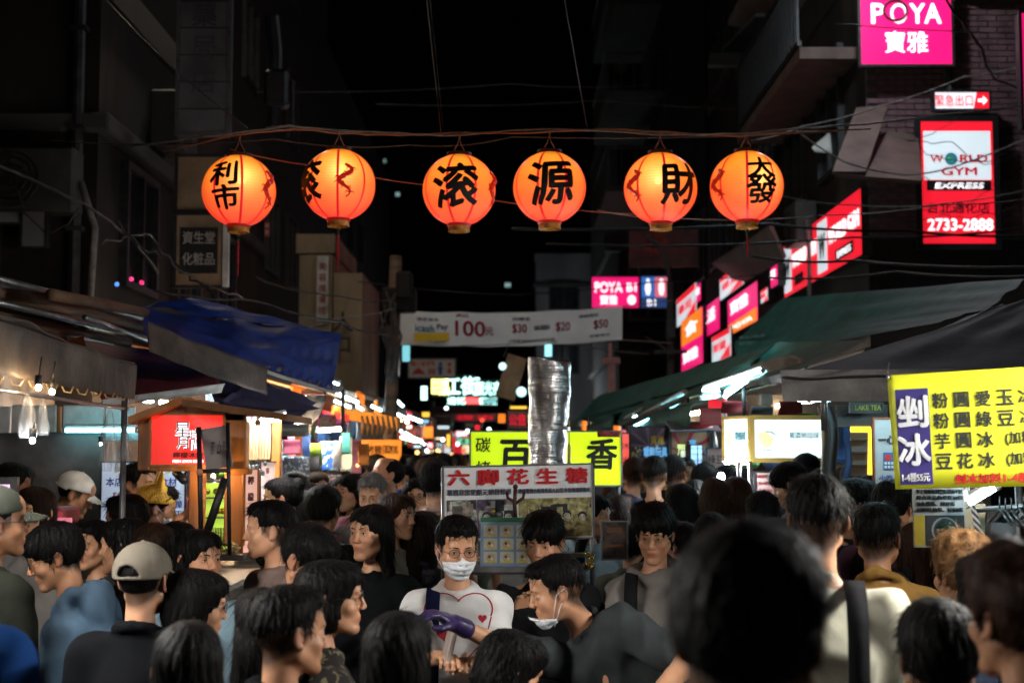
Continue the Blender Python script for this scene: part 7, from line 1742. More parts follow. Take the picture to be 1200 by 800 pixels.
# sweet potato ball lightbox stall
t = thing('snack_stall', 'snack stall with a two-sided white lightbox showing yellow sweet potatoes', 'stall', W(905, 600, 9.2))
q = MB(); q.box(((W(847, 520, 9.2)[0]+W(965, 520, 9.2)[0])/2, 9.7, .5), (.66, .8, 1.0), bev=.02); q.build('counter', M_steel, t)
E_lb = emat('lit_whitebox', (.80, .96, 1.), 1.05, var=.05)
r2, fr = signbox('whitebox_sign', 'wide white lightbox with a yellow fruit drawing and pale lettering', 881, 489, 965, 539, 9.2, face=E_lb, frame=mat('brass_frame', (.42, .28, .06), .45, metal=.4), rim=.03, th=.30)
letters(r2, fr, [('薯濃地瓜球', .72, .42, .15, .42), ], mat('print_teal', (.10, .25, .27), .5), bold=.01, out=.005); letters(r2, fr, [('QQ好吃', .72, .64, .12, .34)], emnl('print_palegrey', (.5, .6, .62), .8), name='small_lettering', out=.005)
q = MB(); poly_on(q, fr, [(.06, .42), (.12, .34), (.22, .36), (.30, .50), (.27, .66), (.20, .74), (.12, .62)], .005); q.build('fruit_print', emnl('print_lemon', (1., .78, .25), .95), r2)
q = MB(); q.tube([fr.p(.10, .66, .006), fr.p(.17, .78, .006), fr.p(.26, .76, .006)], .004, 0, 4); q.tube([fr.p(.16, .33, .006), fr.p(.26, .34, .006), fr.p(.33, .42, .006)], .004, 0, 4); q.build('outline_print', mat('print_slate', (.18, .28, .30), .5), r2)
r2, fr = signbox('whitebox_sign', 'narrow left face of the white lightbox with an upright yellow drawing', 848, 490, 878, 537, 9.55, 9.25, face=E_lb, frame=MATS['brass_frame'], rim=.02, th=.10)
q = MB(); poly_on(q, fr, [(.18, .30), (.25, .22), (.33, .42), (.30, .70), (.22, .78), (.14, .55)], .005); q.build('fruit_print', MATS['print_lemon'], r2); letters(r2, fr, [('地瓜球', .68, .45, .22, .40)], MATS['print_teal'], bold=.01, out=.005)
for px, dp in ((866, 9.2), (879, 9.2), (962, 9.3)): post(t, W(px, 540, dp), (W(px, 540, dp)[0], dp, .9), .016)
tubelamp('bright tube under the narrow white lightbox face', (850, 541, 9.3), (876, 542, 9.2), E_booth, .010, group='tubes under the right awnings')
q = MB(); q.ball(W(845, 558, 8.9), .022); tag(q.build('light_bulb', E_led, smooth=True), 'bright bare bulb between the long-haired women and the white lightbox', 'lamp')
r, fr = signbox('price_board', 'pinkish price board on the post of the white lightbox stall', 884, 553, 912, 580, 9.1, face=mat('price_paper', (.42, .30, .28), .6, noise=.1), rim=.01, th=.02); letters(r, fr, [('價目表', .4, .18, .16, .55), ('小份30', .5, .48, .14, .8), ('大份50', .5, .78, .14, .8)], mat('print_darkred', (.3, .01, .01)), out=.004)
hanging('red_pennant', 'red and white pennant hanging right of the wide white lightbox', 'flag', 963, 540, 971, 556, 9.0, mat('pennant_red', (.5, .02, .02), .7), 2)
# mung bean sign, posters
r, fr = signbox('mung_bean_sign', 'dull pinkish board reading 綠豆 in black', 828, 525, 849, 551, 10.4, face=mat('pink_board', (.36, .26, .25), .6, noise=.1), rim=.01, th=.03); letters(r, fr, [('綠豆', .5, .5, .42, .9)], E_blackp, bold=.03, out=.005)
def poster(label, x0, y0, x1, y1, d, base, rays, cx, cy, txts, seed):
    r, fr = signbox('game_poster', label, x0, y0, x1, y1, d, face=base, rim=.015, th=.03, group='printed posters in the right row'); q = MB(); rs = random.Random(seed)
    for i in range(18):
        a = 2*math.pi*i/18; b_ = a+.18; pts = [(cx, cy)]
        for t_ in (a, b_):
            dx, dy = math.cos(t_), math.sin(t_); k = min((1-cx)/dx if dx > 0 else (-cx)/dx if dx < 0 else 9, (1-cy)/dy if dy > 0 else (-cy)/dy if dy < 0 else 9)*.97; pts.append((cx+dx*k, cy+dy*k))
        poly_on(q, fr, pts, .003+.0001*(i % 2), .001, i % 2)
    q.build('ray_print', rays, r)
    for k, (s_, a, b_, h, w_, m) in enumerate(txts): letters(r, fr, [(s_, a, b_, h, w_)], m, bold=.05, out=.007+.001*k)
    q = MB()
    for i in range(30): disc_on(q, fr, rs.uniform(.04, .96), rs.uniform(.5, .95), rs.uniform(.02, .05), out=.0055+.0001*i, n=7, m=i % 3, th=.001)
    q.build('confetti_print', [mat('conf_y', (.6, .5, .08), .5), mat('conf_c', (.08, .35, .5), .5), mat('conf_w', (.5, .5, .5), .5)], r)
PD = mat('poster_navy', (.05, .05, .10), .5, noise=.3, scale=20)
poster('dark comic-style poster with sunrays and blue characters', 738, 500, 783, 538, 11.5, PD, [mat('ray_dk', (.04, .03, .06), .5), mat('ray_mauve', (.20, .13, .22), .5)], .5, .6, [('爽', .62, .40, .30, .16, mat('conf_y', (.6, .5, .08))), ('棒', .80, .40, .30, .16, mat('conf_y', (.6, .5, .08))), ('電動玩具', .66, .78, .32, .62, emnl('poster_blue', (.10, .38, .70), .7))], 1)
poster('bright poster with red rays and a white burst', 786, 505, 832, 541, 11.2, mat('poster_cream', (.4, .3, .2), .5), [mat('ray_red', (.42, .03, .04), .5), mat('ray_cream', (.45, .30, .18), .5)], .35, .7, [('驚', .28, .60, .36, .26, emnl('poster_lime', (.65, .85, .35), .8)), ('喜', .55, .42, .30, .2, MATS['poster_blue'])], 2)
r, fr = signbox('lit_menu_screen', 'pale blue glowing menu panel tilted among the posters', 808, 521, 826, 553, 10.8, 11.3, face=emat('lit_screen', (.35, .62, .95), .9, var=.2, scale=20), rim=.008, th=.03)
q = MB(); [rect_on(q, fr, .08, .12+.22*i, .92, .14+.22*i, .005) for i in range(4)]; rect_on(q, fr, .45, .05, .5, .95, .0055); q.build('grid_line', M_black, r)
r, fr = signbox('lit_menu_screen', 'white glowing panel left of the pale blue menu panel', 797, 527, 806, 551, 11.0, face=emat('lit_whitesc', (.85, .95, .80), .95), rim=.006, th=.03)
t = thing('striped_canopy_frame', 'pale lit canopy rail above the bright poster', 'frame', W(815, 500, 11)); post(t, W(785, 503, 11), W(835, 501, 11), .018, M_white, 'rail'); post(t, W(835, 501, 11), W(842, 540, 11), .016, M_steel, 'upright'); q = MB(); q.sheet([W(780, 496, 11.6), W(838, 494, 11.6), W(846, 504, 10.6), W(786, 506, 10.6)], .01, 8, 3, 0, .01, 2); q.build('cover', mat('greyblue_cloth', (.16, .22, .28)), t)
# stuff between 965 and 1060: hose, yellow shelf, white sign
t = thing('black_hose', 'ribbed black corrugated hose hanging left of the yellow-framed shelf', 'hose', W(975, 560, 7.6)); V = []; F = []; n = 14; rows = 60
for i in range(rows+1):
    s_ = i/rows; c = W(966+10*s_+4*math.sin(s_*5), 476+86*s_, 7.6); rr_ = .040+(.006 if i % 2 else -.003)
    for j in range(n): a = 2*math.pi*j/n; V.append(c+np.array([rr_*math.cos(a), rr_*math.sin(a), 0]))
F = [(i*n+j, (i+1)*n+j, (i+1)*n+(j+1) % n, i*n+(j+1) % n) for i in range(rows) for j in range(n)]; mesh_obj('hose', V, F, M_black, t, smooth=True)
q = MB(); q.tube([W(991, 500, 7.5), W(995, 540, 7.5), W(988, 580, 7.5)], .018); q.build('blue_strap', mat('blue_strap', (.02, .06, .16), .6), t, True)
t = thing('yellow_shelf', 'open shelf outlined by a bright yellow lit strip', 'shelf', W(1010, 560, 7.8))
q = MB(); q.tube([W(997, 503, 7.8), W(1020, 503, 7.8)], .016); q.tube([W(1021, 503, 7.8), W(1020, 556, 7.8)], .016); q.build('lit_strip', emat('lit_shelf', (1., .62, .03), 2.4, var=0), t, True)
q = MB(); q.box(W(1008, 530, 8.0), (.14, .02, .26)); q.build('back_panel', mat('shelf_back', (.30, .28, .27), .6), t)
for yy in (515, 530, 545): q = MB(); q.box(W(1008, yy, 7.9), (.13, .12, .008)); q.build('shelf_board', M_iron, t)
r, fr = signbox('white_stall_sign', 'white upright board with small blue and red emblem, partly behind the yellow banner', 1023, 490, 1062, 590, 7.2, face=mat('board_white2', (.42, .42, .42), .5, noise=.08), rim=.008, th=.04, frame=mat('rust', (.25, .07, .03)))
letters(r, fr, [('一心', .38, .25, .10, .5)], E_blackp, bold=.04, out=.005)
q = MB(); rect_on(q, fr, .28, .40, .62, .60, .004, m=0); disc_on(q, fr, .42, .46, .04, out=.007, m=1)
for i in range(3):
    for j in range(2): rect_on(q, fr, .31+.10*i, .51+.045*j, .38+.10*i, .54+.045*j, .007, m=2)
q.build('emblem', [mat('emblem_blue', (.04, .12, .30), .5), mat('board_red', (.6, .03, .03)), mat('vinyl_white', (.70, .72, .75))], r); letters(r, fr, [('小吃', .35, .70, .08, None)], mat('print_blue', (.02, .05, .40)), name='small_lettering', out=.005)
r, fr = signbox('green_strip_sign', 'dark strip sign with yellow lettering under the mauve awning', 996, 472, 1034, 483, 7.6, face=mat('strip_dark', (.03, .05, .03), .6), rim=.006, th=.03); letters(r, fr, [('LAKE TEA', .55, .5, .55, .8)], mat('print_dimyellow', (.5, .45, .08), .6), bold=.02, out=.004)
r, fr = signbox('grey_sheet_sign', 'wrinkled pale sheet hung under the mauve awning', 980, 474, 1040, 500, 7.8, face=M_tarpgrey, rim=0, th=.01); letters(r, fr, [('招牌', .3, .5, .4, None)], mat('faded_print', (.10, .10, .13)), out=.004)
t = thing('electric_box', 'pale junction boxes on the wall above the white lightbox', 'box', W(898, 450, 10)); q = MB(); q.box(W(900, 440, 10.4), (.12, .12, .14), bev=.01); q.box(W(897, 468, 10.4), (.09, .1, .09), bev=.01); q.build('case', mat('beige_plastic', (.36, .30, .24), .6), t)
t = thing('dark_backdrop_wall', 'dark rear wall of stalls behind the white lightbox', 'wall', W(960, 500, 11.2)); q = MB(); a, b_ = W(820, 455, 12.4), W(1130, 420, 12.4); q.box(((a[0]+b_[0])/2+.4, 12.4, 1.2), (abs(b_[0]-a[0])+.6, .1, 2.4)); q.build('wall', M_dark, t)
for i, (x0, y0, x1, y1, c_) in enumerate(((912, 470, 940, 486, (.16, .012, .012)), (880, 476, 905, 487, (.05, .05, .06)), (845, 470, 876, 484, (.20, .015, .02)), (935, 484, 955, 488, (.02, .3, .1)), (700, 505, 727, 512, (.2, .02, .02)), (820, 478, 845, 498, (.14, .02, .02)))):
    hanging('stall_cloth', ('dark red cloth above the wide lightbox', 'grey cloth above the narrow lightbox', 'red cloth in the gloom above the posters', 'tiny green cloth on top of the wide lightbox', 'small red cloth above the lime lightbox', 'dim red curtain left of the narrow lightbox')[i], 'cloth', x0, y0, x1, y1, 9.9 if i != 4 else 9.2, mat('scrap_%d' % i, c_, .8), i, 'cloths over the right stalls')
# more small lights: bokeh sources deep in the street
rr = random.Random(77); desc = []
spots = [(419, 545, 'amber'), (428, 560, 'cool'), (300, 578, 'amber'), (508, 536, 'cool'), (513, 528, 'amber'), (521, 540, 'red'), (530, 533, 'amber'), (500, 528, 'cool'), (489, 530, 'amber'), (480, 536, 'red'), (472, 541, 'amber'), (519, 515, 'cool'), (536, 520, 'cool'), (543, 528, 'red'), (708, 545, 'amber'), (716, 540, 'cool'), (722, 552, 'amber'), (860, 566, 'amber'), (872, 562, 'cool'), (880, 548, 'cool'), (918, 548, 'cool'), (740, 552, 'amber'), (752, 545, 'red'), (775, 548, 'cool'), (790, 552, 'amber'), (812, 560, 'cool'), (820, 566, 'amber'), (838, 574, 'amber'), (346, 556, 'cool'), (405, 586, 'amber'), (523, 478, 'cool'), (565, 492, 'red'), (573, 503, 'cool'), (548, 505, 'cool'), (700, 522, 'amber')]
nice = {'amber': 'amber', 'cool': 'cool white', 'red': 'red'}; Es = {'amber': emat('spot_amber', (1., .45, .12), 5, var=0), 'cool': emat('spot_cool', (.7, .95, 1.), 5, var=0), 'red': emat('spot_red', (1., .08, .04), 2.5, var=0)}
bins = {}
for i in sorted(range(len(spots)), key=lambda i: spots[i][0]):
    px, py, k = spots[i]; pl = next(p for x, p in ((365, 'beside the wooden booth'), (450, 'by the orange snack front'), (492, 'over the farther left stalls'), (515, 'in the far street, left part'), (600, 'in the far street under the neon arch'), (730, 'right of the duct'), (800, 'below the sunray posters'), (850, 'above the long-haired women'), (999, 'under the white lightbox')) if px < x)
    bins.setdefault((nice[k], pl), []).append(i)
nth = {i: '%s stall light %s%s' % (k[0], k[1], '' if len(v) == 1 else ', '+('left', 'right')[j]+' one' if len(v) == 2 else ', '+('leftmost', 'second', 'third', 'fourth', 'fifth', 'sixth', 'seventh', 'eighth')[j]+' of them') for k, v in bins.items() for j, i in enumerate(v)}
for i, (px, py, k) in enumerate(spots):
    d = 18+rr.uniform(0, 14) if 470 < px < 730 else (10.5 if px < 470 else 11.6); c = W(px, py, d); q = MB(); q.ball(c, .024*d/18 if d > 12 else .012, 0, 10, 7)
    tag(q.build('stall_light', Es[k], smooth=True), 'small '+nth[i], 'lamp', 'small %s stall lights' % nice[k])
# ---------------------------------------------------------------- the crowd
from mathutils.bvhtree import BVHTree
def H(px, py, d):
    d *= 1.08 if 2.9 < d < 5.8 else 1.03 if d < 6.2 and d > 2 else 1.05 if d > 6.8 else 1.0
    return W(px, py, d)
def chest_print(P, name, lines, m, r=.003, fill=None, color=None):
    """a print following the shirt's surface; coordinates in metres right/up of the chest centre as the viewer sees it"""
    so = [o for o in P['root'].children if o.name.startswith(('shirt', 'hooded'))][0]
    me = so.data; V = np.zeros(len(me.vertices)*3); me.vertices.foreach_get('co', V); V = V.reshape(-1, 3)+org(P['root'])
    bv = BVHTree.FromPolygons([Vector(v) for v in V], [tuple(p.vertices) for p in me.polygons])
    c = P['nb']-P['spine']*.065; rt = -P['rt2']; up = P['spine']; f2 = P['fwd2']
    def on(a, b, off=.002):
        o_ = c+rt*a+up*b+f2*.4; h = bv.ray_cast(Vector(o_), Vector(-f2))
        return np.array(h[0])+f2*off if h[0] is not None else o_-f2*.3
    q = MB()
    for ln in lines: q.tube([on(*p) for p in ln], r, 0, 5)
    for pl in (fill or ()):
        cx = sum(p[0] for p in pl)/len(pl); cy = sum(p[1] for p in pl)/len(pl); n = len(pl)
        A = [on(cx, cy, .004)]+[on(cx+(p[0]-cx)*.5, cy+(p[1]-cy)*.5, .004) for p in pl]+[on(*p, .004) for p in pl]
        q.add(A, [(0, 1+i, 1+(i+1) % n) for i in range(n)]+[(1+i, 1+n+i, 1+n+(i+1) % n, 1+(i+1) % n) for i in range(n)])
    o = q.build(name, m, P['root'], True)
    return o
def heart(cx, cy, s, n=26):
    out = []
    for i in range(n):
        t = 2*math.pi*i/n; out.append((cx+s*.062*16*math.sin(t)**3/1., cy+s*.062*(13*math.cos(t)-5*math.cos(2*t)-2*math.cos(3*t)-math.cos(4*t))))
    return out
MP = make_person
NAVYS = (.012, .016, .035); BLK = (.0055, .0060, .0075)
# ---- left foreground
MP(label='man in a pale baseball cap seen from behind, black T-shirt, at the lower left', head=H(170, 680, 4.5), face=8, hyaw=6, hair='buzz', extras=('cap', 'back'), top=BLK, seed=1, skin='light', build=1.05)
MP(label='young man with glasses looking down in a light blue hooded sweatshirt, lower left', head=H(64, 652, 5.1), face=-82, hyaw=-24, hpitch=20, lean=14, hips=(H(64, 652, 5.1)[0]+.24, H(64, 652, 5.1)[1]+.05), hair='fringe', top=(.13, .22, .33), sleeve='long', hood=True, extras=('glasses',), seed=2, skin='mid')
MP(label='man in a dark green cap and glasses at the far left edge', head=H(-3, 612, 4.6), face=40, hyaw=20, hair='buzz', extras=('backcap', 'glasses'), top=(.014, .016, .012), seed=3, skin='tan')
MP(label='person in a bright blue shirt whose shoulder fills the lower left corner', head=H(-52, 645, 3.35), face=20, hair='short', extras=('back',), top=(.015, .06, .22), seed=4, build=1.1, skin='mid')
MP(label='woman with glasses and dark bobbed hair over a maroon top, turned right', head=H(230, 708, 4.55), face=60, hyaw=10, hpitch=8, hair='bob', extras=('glasses',), top=(.16, .02, .025), seed=5, skin='light')
MP(label='woman in a pale blue jacket just behind the woman in maroon', head=H(234, 655, 5.5), face=150, hyaw=-15, hair='long', top=(.20, .30, .36), sleeve='long', hood=True, seed=6, skin='mid')
MP(label='dark-haired head cut off at the bottom edge beneath the glasses woman', head=H(220, 785, 3.3), face=-10, hair='bob', extras=('back',), top=(.02, .02, .02), seed=7)
MP(label='woman with long dark hair in shadow, bottom left of centre', head=H(306, 735, 4.1), face=-30, hair='long', extras=('back',), top=BLK, seed=8)
MP(label='boy with short black hair and a black shirt turned away at the bottom', head=H(340, 742, 3.7), face=40, hyaw=15, hair='short', top=BLK, extras=('straps',), seed=9, skin='mid')
MP(label='woman with glasses in right profile wearing a dark flowered blouse', head=H(388, 700, 4.25), face=75, hyaw=8, hair='bob', extras=('glasses',), topmat=pattern_mat('flower_print', (.02, .014, .014), (.22, .19, .10), 34, .56), sleeve='long', seed=10, skin='light')
MP(label='man with thick black hair looking down, left of the woman in black', head=H(362, 656, 4.9), face=140, hyaw=-20, hpitch=22, hair='fringe', top=BLK, seed=11, skin='mid', sleeve='long')
MP(label='dark-haired woman cut off at the bottom edge, left of the phone', head=H(467, 770, 3.5), face=12, hair='bob', extras=('back',), top=BLK, seed=12)
P = MP(label='young man in a brown-grey T-shirt looking left beside the lemon booth', head=H(316, 622, 6.0), face=-125, hyaw=25, hair='short', top=(.20, .14, .125), seed=13, skin='light', fine=.005)
MP(label='woman with long black hair and a black top gazing left in the middle', head=H(434, 624, 6.2), face=200, hyaw=12, hair='long', top=(.006, .007, .0075), sleeve='long', seed=14, skin='light', fine=.005, fw=.95, build=.9)
MP(label='woman with brown long hair and a beige jacket behind the woman in black', head=H(465, 605, 7.1), face=120, hair='long', hairc='brown', top=(.28, .24, .19), sleeve='long', seed=15, skin='light', build=.92)
MP(label='man in black with tied-back hair looking left past the booth', head=H(330, 585, 7.5), face=-100, hyaw=10, hair='bun', top=BLK, seed=16, skin='light', mood='stubble')
MP(label='man in black with a white strap seen from behind near the pink top', head=H(379, 598, 7.0), face=15, hair='fringe', extras=('back', 'whitestrap'), top=BLK, seed=17, sleeve='long')
MP(label='woman with amber-lit face half hidden left of the man with the white strap', head=H(358, 590, 7.9), face=-40, hyaw=-20, hair='long', top=(.05, .03, .03), seed=18)
MP(label='woman in a dusty pink top with shoulder-length black hair', head=H(410, 577, 8.7), face=210, hyaw=8, hair='long', top=(.42, .17, .22), sleeve='long', seed=19, skin='light', build=.9)
MP(label='grey-haired person partly hidden beside the pink top', head=H(436, 580, 8.2), face=170, hyaw=20, hpitch=15, hair='short', hairc='grey', top=(.2, .2, .2), seed=20, skin='mid')
MP(label='big man in a cobalt blue jacket with thinning hair looking up to the left', head=H(453, 556, 9.2), face=-120, hyaw=10, hpitch=-18, hair='thin', top=(.02, .06, .25), sleeve='long', collar=.02, seed=21, skin='light', build=1.2, fw=1.1)
MP(label='person in green behind the big man in blue', head=H(440, 553, 10.2), face=-30, hair='short', extras=('back',), top=(.02, .16, .05), seed=22)
MP(label='woman with glasses and a patterned top left of the candy sign', head=H(487, 582, 8.7), face=185, hyaw=-8, hair='bob', extras=('glasses',), topmat=pattern_mat('bluewhite_print', (.30, .32, .38), (.03, .04, .12), 30, .54), seed=23, skin='light')
MP(label='tall person in a tan shirt with a dark cross strap left of the candy sign', head=H(512, 566, 7.9), face=25, hair='fringe', extras=('back', 'crossstrap'), top=(.38, .24, .19), seed=24, skin='mid', build=1.1)
MP(label='girl with brown long hair in dark plaid by the edge of the candy sign', head=H(497, 625, 7.2), face=30, hair='long', hairc='dkbrown', extras=('back',), topmat=pattern_mat('plaid_print', (.02, .02, .03), (.06, .07, .10), 20, .55), sleeve='long', seed=25)
# ---- centre: the customer with the mask, the vendors
hm = H(536, 642, 5.45)
P = MP(label='man with glasses and a white face mask in a white T-shirt with red hearts', head=hm, face=180, hyaw=-14, hpitch=10, hair='short', extras=('glasses', 'mask', 'navystrap'), top=(.84, .84, .83), seed=26, skin='light', fine=.0045, fw=1.02, build=.96,
    rh=H(516, 770, 5.05), lh=H(557, 776, 5.1), hq=.0055, rcurl=.9, lcurl=.9)
RP = mat('shirt_red', (.45, .015, .03), .7, noise=.05, bump=0)
def arc(cx, cy, r0, a0, a1, sq=1., n=14): return [(cx+r0*math.cos(R(a)), cy+sq*r0*math.sin(R(a))) for a in np.linspace(a0, a1, n)]
chest_print(P, 'heart_outline', [arc(-.055, -.01, .075, 30, 205, .8), arc(.070, -.01, .075, -25, 150, .8), [(-.125, -.04), (-.10, -.12), (-.04, -.19), (.01, -.23)], [(.14, -.04), (.12, -.12), (.06, -.19), (.01, -.23)]], RP, .0028)
chest_print(P, 'heart_print', [], RP, fill=[heart(-.045, -.10, .036), heart(.065, -.095, .036), heart(.105, -.045, .018)])
# phone he holds
ph = thing('phone', 'phone held upright in front of the man with the face mask', 'phone', H(524, 757, 5.0)); q = MB(); q.box(H(526, 757, 4.98), (.022, .075, .15), ax=(rotz(.3)@roty(.25)).T, bev=.006); q.build('case', mat('phone_case', (.35, .28, .25), .25, noise=.05, bump=0), ph)
MP(label='vendor in black with centre-parted hair behind the leaning man', head=H(637, 634, 5.95), face=185, hyaw=12, hpitch=14, hair='fringe', top=(.012, .012, .014), seed=27, skin='light', sleeve='long', fine=.005, rh=H(606, 722, 5.6), lh=H(668, 742, 5.7))
lean_head = H(652, 692, 5.0)
P = MP(label='man leaning left in a dark grey T-shirt, purple gloved hand stretched out', head=lean_head, face=-128, hyaw=32, hpitch=14, lean=34, hips=(lean_head[0]+.42, lean_head[1]+.02), hair='short', extras=('chinmask', 'glove'), top=(.038, .044, .046), seed=28, skin='light', fine=.0048, build=1.0, arm=1.12,
    rh=H(510, 722, 4.80), lh=H(738, 850, 4.72), glove=1, hq=.0055, rcurl=.55, rpalm=np.array([0, .25, -1.]), hint={1: (.2, .3, -1.), -1: (1., -.5, .0)})
MP(label='person bent down at the bottom centre with dark hair and a dark maroon top', head=H(598, 784, 4.15), face=60, hpitch=24, lean=30, hips=(H(598, 768, 4.15)[0]-.28, H(598, 768, 4.15)[1]-.15), hair='bob', top=(.06, .012, .03), seed=29, skin='light')
MP(label='youth with thin-rimmed glasses and grey hooded sweatshirt right of centre', head=H(767, 625, 5.7), face=188, hyaw=6, hpitch=14, hair='fringe', extras=('goldglasses', 'straps'), top=(.19, .17, .155), sleeve='long', hood=True, seed=30, skin='light', fine=.0045, fw=.96, rh=H(742, 762, 5.3), lh=H(785, 752, 5.35), hq=.006)
MP(label='woman with long dark hair in a pale grey-blue hooded top behind the signboard', head=H(694, 605, 7.4), face=150, hyaw=-30, hair='long', extras=('back',), top=(.28, .36, .40), sleeve='long', hood=True, seed=31)
# ---- right
MP(label='huge out-of-focus dark head in the near foreground, right of centre', head=H(878, 742, 1.72), face=14, hair='fringe', extras=('back',), top=(.012, .012, .014), seed=32, skin='mid', fw=1.02)
MP(label='man in a pale cream-green T-shirt with a dark shoulder bag seen from behind', head=H(957, 610, 3.75), face=10, hyaw=-10, hair='short', extras=('straps',), top=(.62, .60, .47), seed=33, skin='light', build=1.1, fine=.0045)
MP(label='man in an ochre jacket seen from behind at the right', head=H(1029, 630, 5.0), face=15, hyaw=12, hair='short', top=(.24, .13, .035), sleeve='long', collar=.015, seed=34, skin='mid')
MP(label='person with curly light brown hair and a speckled black blouse at the right', head=H(1128, 672, 4.3), face=-20, hair='curly', hairc='blond', extras=('back',), topmat=pattern_mat('speckle_print', (.012, .012, .014), (.32, .32, .34), 70, .56), seed=35)
MP(label='blurred light brown head at the right edge in the near foreground', head=H(1192, 722, 2.6), face=-20, hair='curly', hairc='brown', extras=('back',), top=BLK, seed=36, fw=.95)
MP(label='dark-coated person low at the bottom right, left of the blurred light brown head', head=H(1100, 770, 3.0), face=10, hair='fringe', extras=('back',), top=BLK, sleeve='long', seed=37)
MP(label='man with glasses and cropped hair behind the ochre jacket', head=H(1004, 594, 6.6), face=70, hyaw=10, hair='short', extras=('glasses',), top=(.03, .03, .035), seed=38, skin='mid')
MP(label='man with hair in a top bun carrying a black backpack', head=H(1045, 594, 6.2), face=25, hair='bun', extras=('back', 'backpack'), top=(.06, .025, .04), seed=39, skin='light')
MP(label='man with short hair looking right beside the yellow-framed shelf', head=H(1006, 566, 8.2), face=70, hair='short', top=(.03, .03, .03), seed=40, skin='light')
MP(label='man with black hair in left profile bending towards the white lightbox stall', head=H(925, 568, 8.0), face=-70, hpitch=22, hair='fringe', top=(.04, .04, .045), sleeve='long', hood=True, seed=41, skin='light')
MP(label='dark-haired person just right of the bending man by the lightbox', head=H(945, 556, 8.6), face=20, hair='fringe', extras=('back',), top=BLK, seed=42)
MP(label='boy in a pale blue-white shirt seen from behind near the lightbox post', head=H(893, 604, 7.5), face=5, hair='fringe', extras=('back',), top=(.42, .48, .55), sleeve='long', seed=43)
MP(label='woman with long brown hair and a dark jacket, left of the light bulb', head=H(838, 583, 8.0), face=15, hair='long', hairc='brown', extras=('back',), top=(.03, .035, .06), sleeve='long', seed=44)
MP(label='woman with long brown hair in a cream top, right of the other long-haired one', head=H(862, 582, 8.2), face=-15, hair='long', hairc='brown', extras=('back',), top=(.40, .36, .30), sleeve='long', seed=45)
MP(label='man with cropped sides and black T-shirt seen from behind, right of the lime lightbox', head=H(767, 557, 9.2), face=15, hair='short', extras=('back',), top=BLK, seed=46, build=1.1, skin='light')
MP(label='man with round dark hair beside the cropped one, facing the posters', head=H(790, 556, 9.4), face=25, hair='short', extras=('back',), top=BLK, seed=47, skin='tan')
MP(label='person with auburn hair and a blue-grey jacket right of the lime lightbox', head=H(745, 557, 10.0), face=40, hair='short', hairc='brown', extras=('back',), top=(.09, .11, .20), sleeve='long', seed=48)
MP(label='woman with dark shoulder-length hair left of the two long brown-haired ones', head=H(815, 584, 8.6), face=5, hair='bob', extras=('back',), top=(.4, .34, .3), seed=49)
MP(label='woman in black with very dark hair behind the youth with glasses', head=H(797, 592, 7.4), face=-10, hair='long', extras=('back',), top=BLK, sleeve='long', seed=50)
# ---- left stall workers
MP(label='stall worker in a red track jacket with white stripes at the far left', head=H(14, 569, 7.9), face=60, hpitch=15, hair='short', top=(.38, .015, .02), sleeve='long', collar=.01, seed=51, skin='mid')
MP(label='stall worker in a white cap and dark jacket bending to the right', head=H(89, 580, 7.8), face=80, hpitch=25, lean=25, hips=(H(89, 580, 7.8)[0]-.20, H(89, 580, 7.8)[1]), hair='buzz', extras=('whitecap',), top=(.03, .04, .045), sleeve='long', seed=52, skin='mid', rh=H(124, 632, 7.5), lh=H(120, 640, 7.4))
MP(label='vendor with dark hair and a taupe shirt before the white banner', head=H(163, 568, 7.9), face=100, hyaw=10, hair='short', top=(.25, .21, .16), seed=53, skin='mid', sleeve='long')
P = MP(label='person in a yellow knitted hat with two points and a white mask reaching right', head=H(184, 596, 7.3), face=70, hpitch=10, hair='short', extras=('mask',), top=(.5, .42, .36), seed=54, skin='light', rh=H(213, 607, 7.0), hq=.007)
HWp = P['HW']; fh = Field(P['head']-.2, P['head']+.26, .007); hm_ = (P['Hm'].astype(np.float32), P['head'].astype(np.float32))
fh.ell((0, .018, .040), (.092, .112, .098), .01, M=hm_)
for s in (-1, 1): fh.cone((s*.05, .01, .11), (s*.085, .02, .20), .030, .008, .02, M=hm_)
Pp = fh.pts((slice(None),)*3); Lz = (Pp-hm_[1])@hm_[0]; fh.F = np.maximum(fh.F+.0015*np.sin(Lz[..., 2]*500), (.030-.10*Lz[..., 1])-Lz[..., 2]).astype(np.float32); v, q4 = fh.mesh()
mesh_obj('knitted_hat', v, q4, mat('yellow_knit', (.72, .38, .04), .9, noise=.2, scale=30, bump=.4, bscale=120), P['root'], smooth=True)
q = MB(); q.tube([HWp((-.09, -.03, .05)), HWp((-.03, -.09, .10)), HWp((.05, -.07, .13)), HWp((.09, .01, .12))], .004, 0, 5); q.build('dark_string', M_black, P['root'])
MP(label='man with short black hair facing left below the yellow hat', head=H(148, 612, 6.8), face=-70, hair='short', top=(.03, .03, .03), seed=55, skin='tan', mood='stubble')
MP(label='woman with smooth dark hair in left profile behind the pale cap', head=H(146, 640, 5.9), face=-80, hair='long', top=BLK, seed=56, skin='light')
MP(label='person with brown straight hair seen from behind, right behind the pale cap', head=H(180, 646, 5.6), face=0, hair='bob', hairc='dkbrown', extras=('back',), top=(.06, .10, .16), seed=57)
MP(label='woman with round face looking over shoulder far behind the big man in blue', head=H(475, 562, 11.2), face=190, hair='long', top=(.05, .15, .08), seed=58, skin='light')
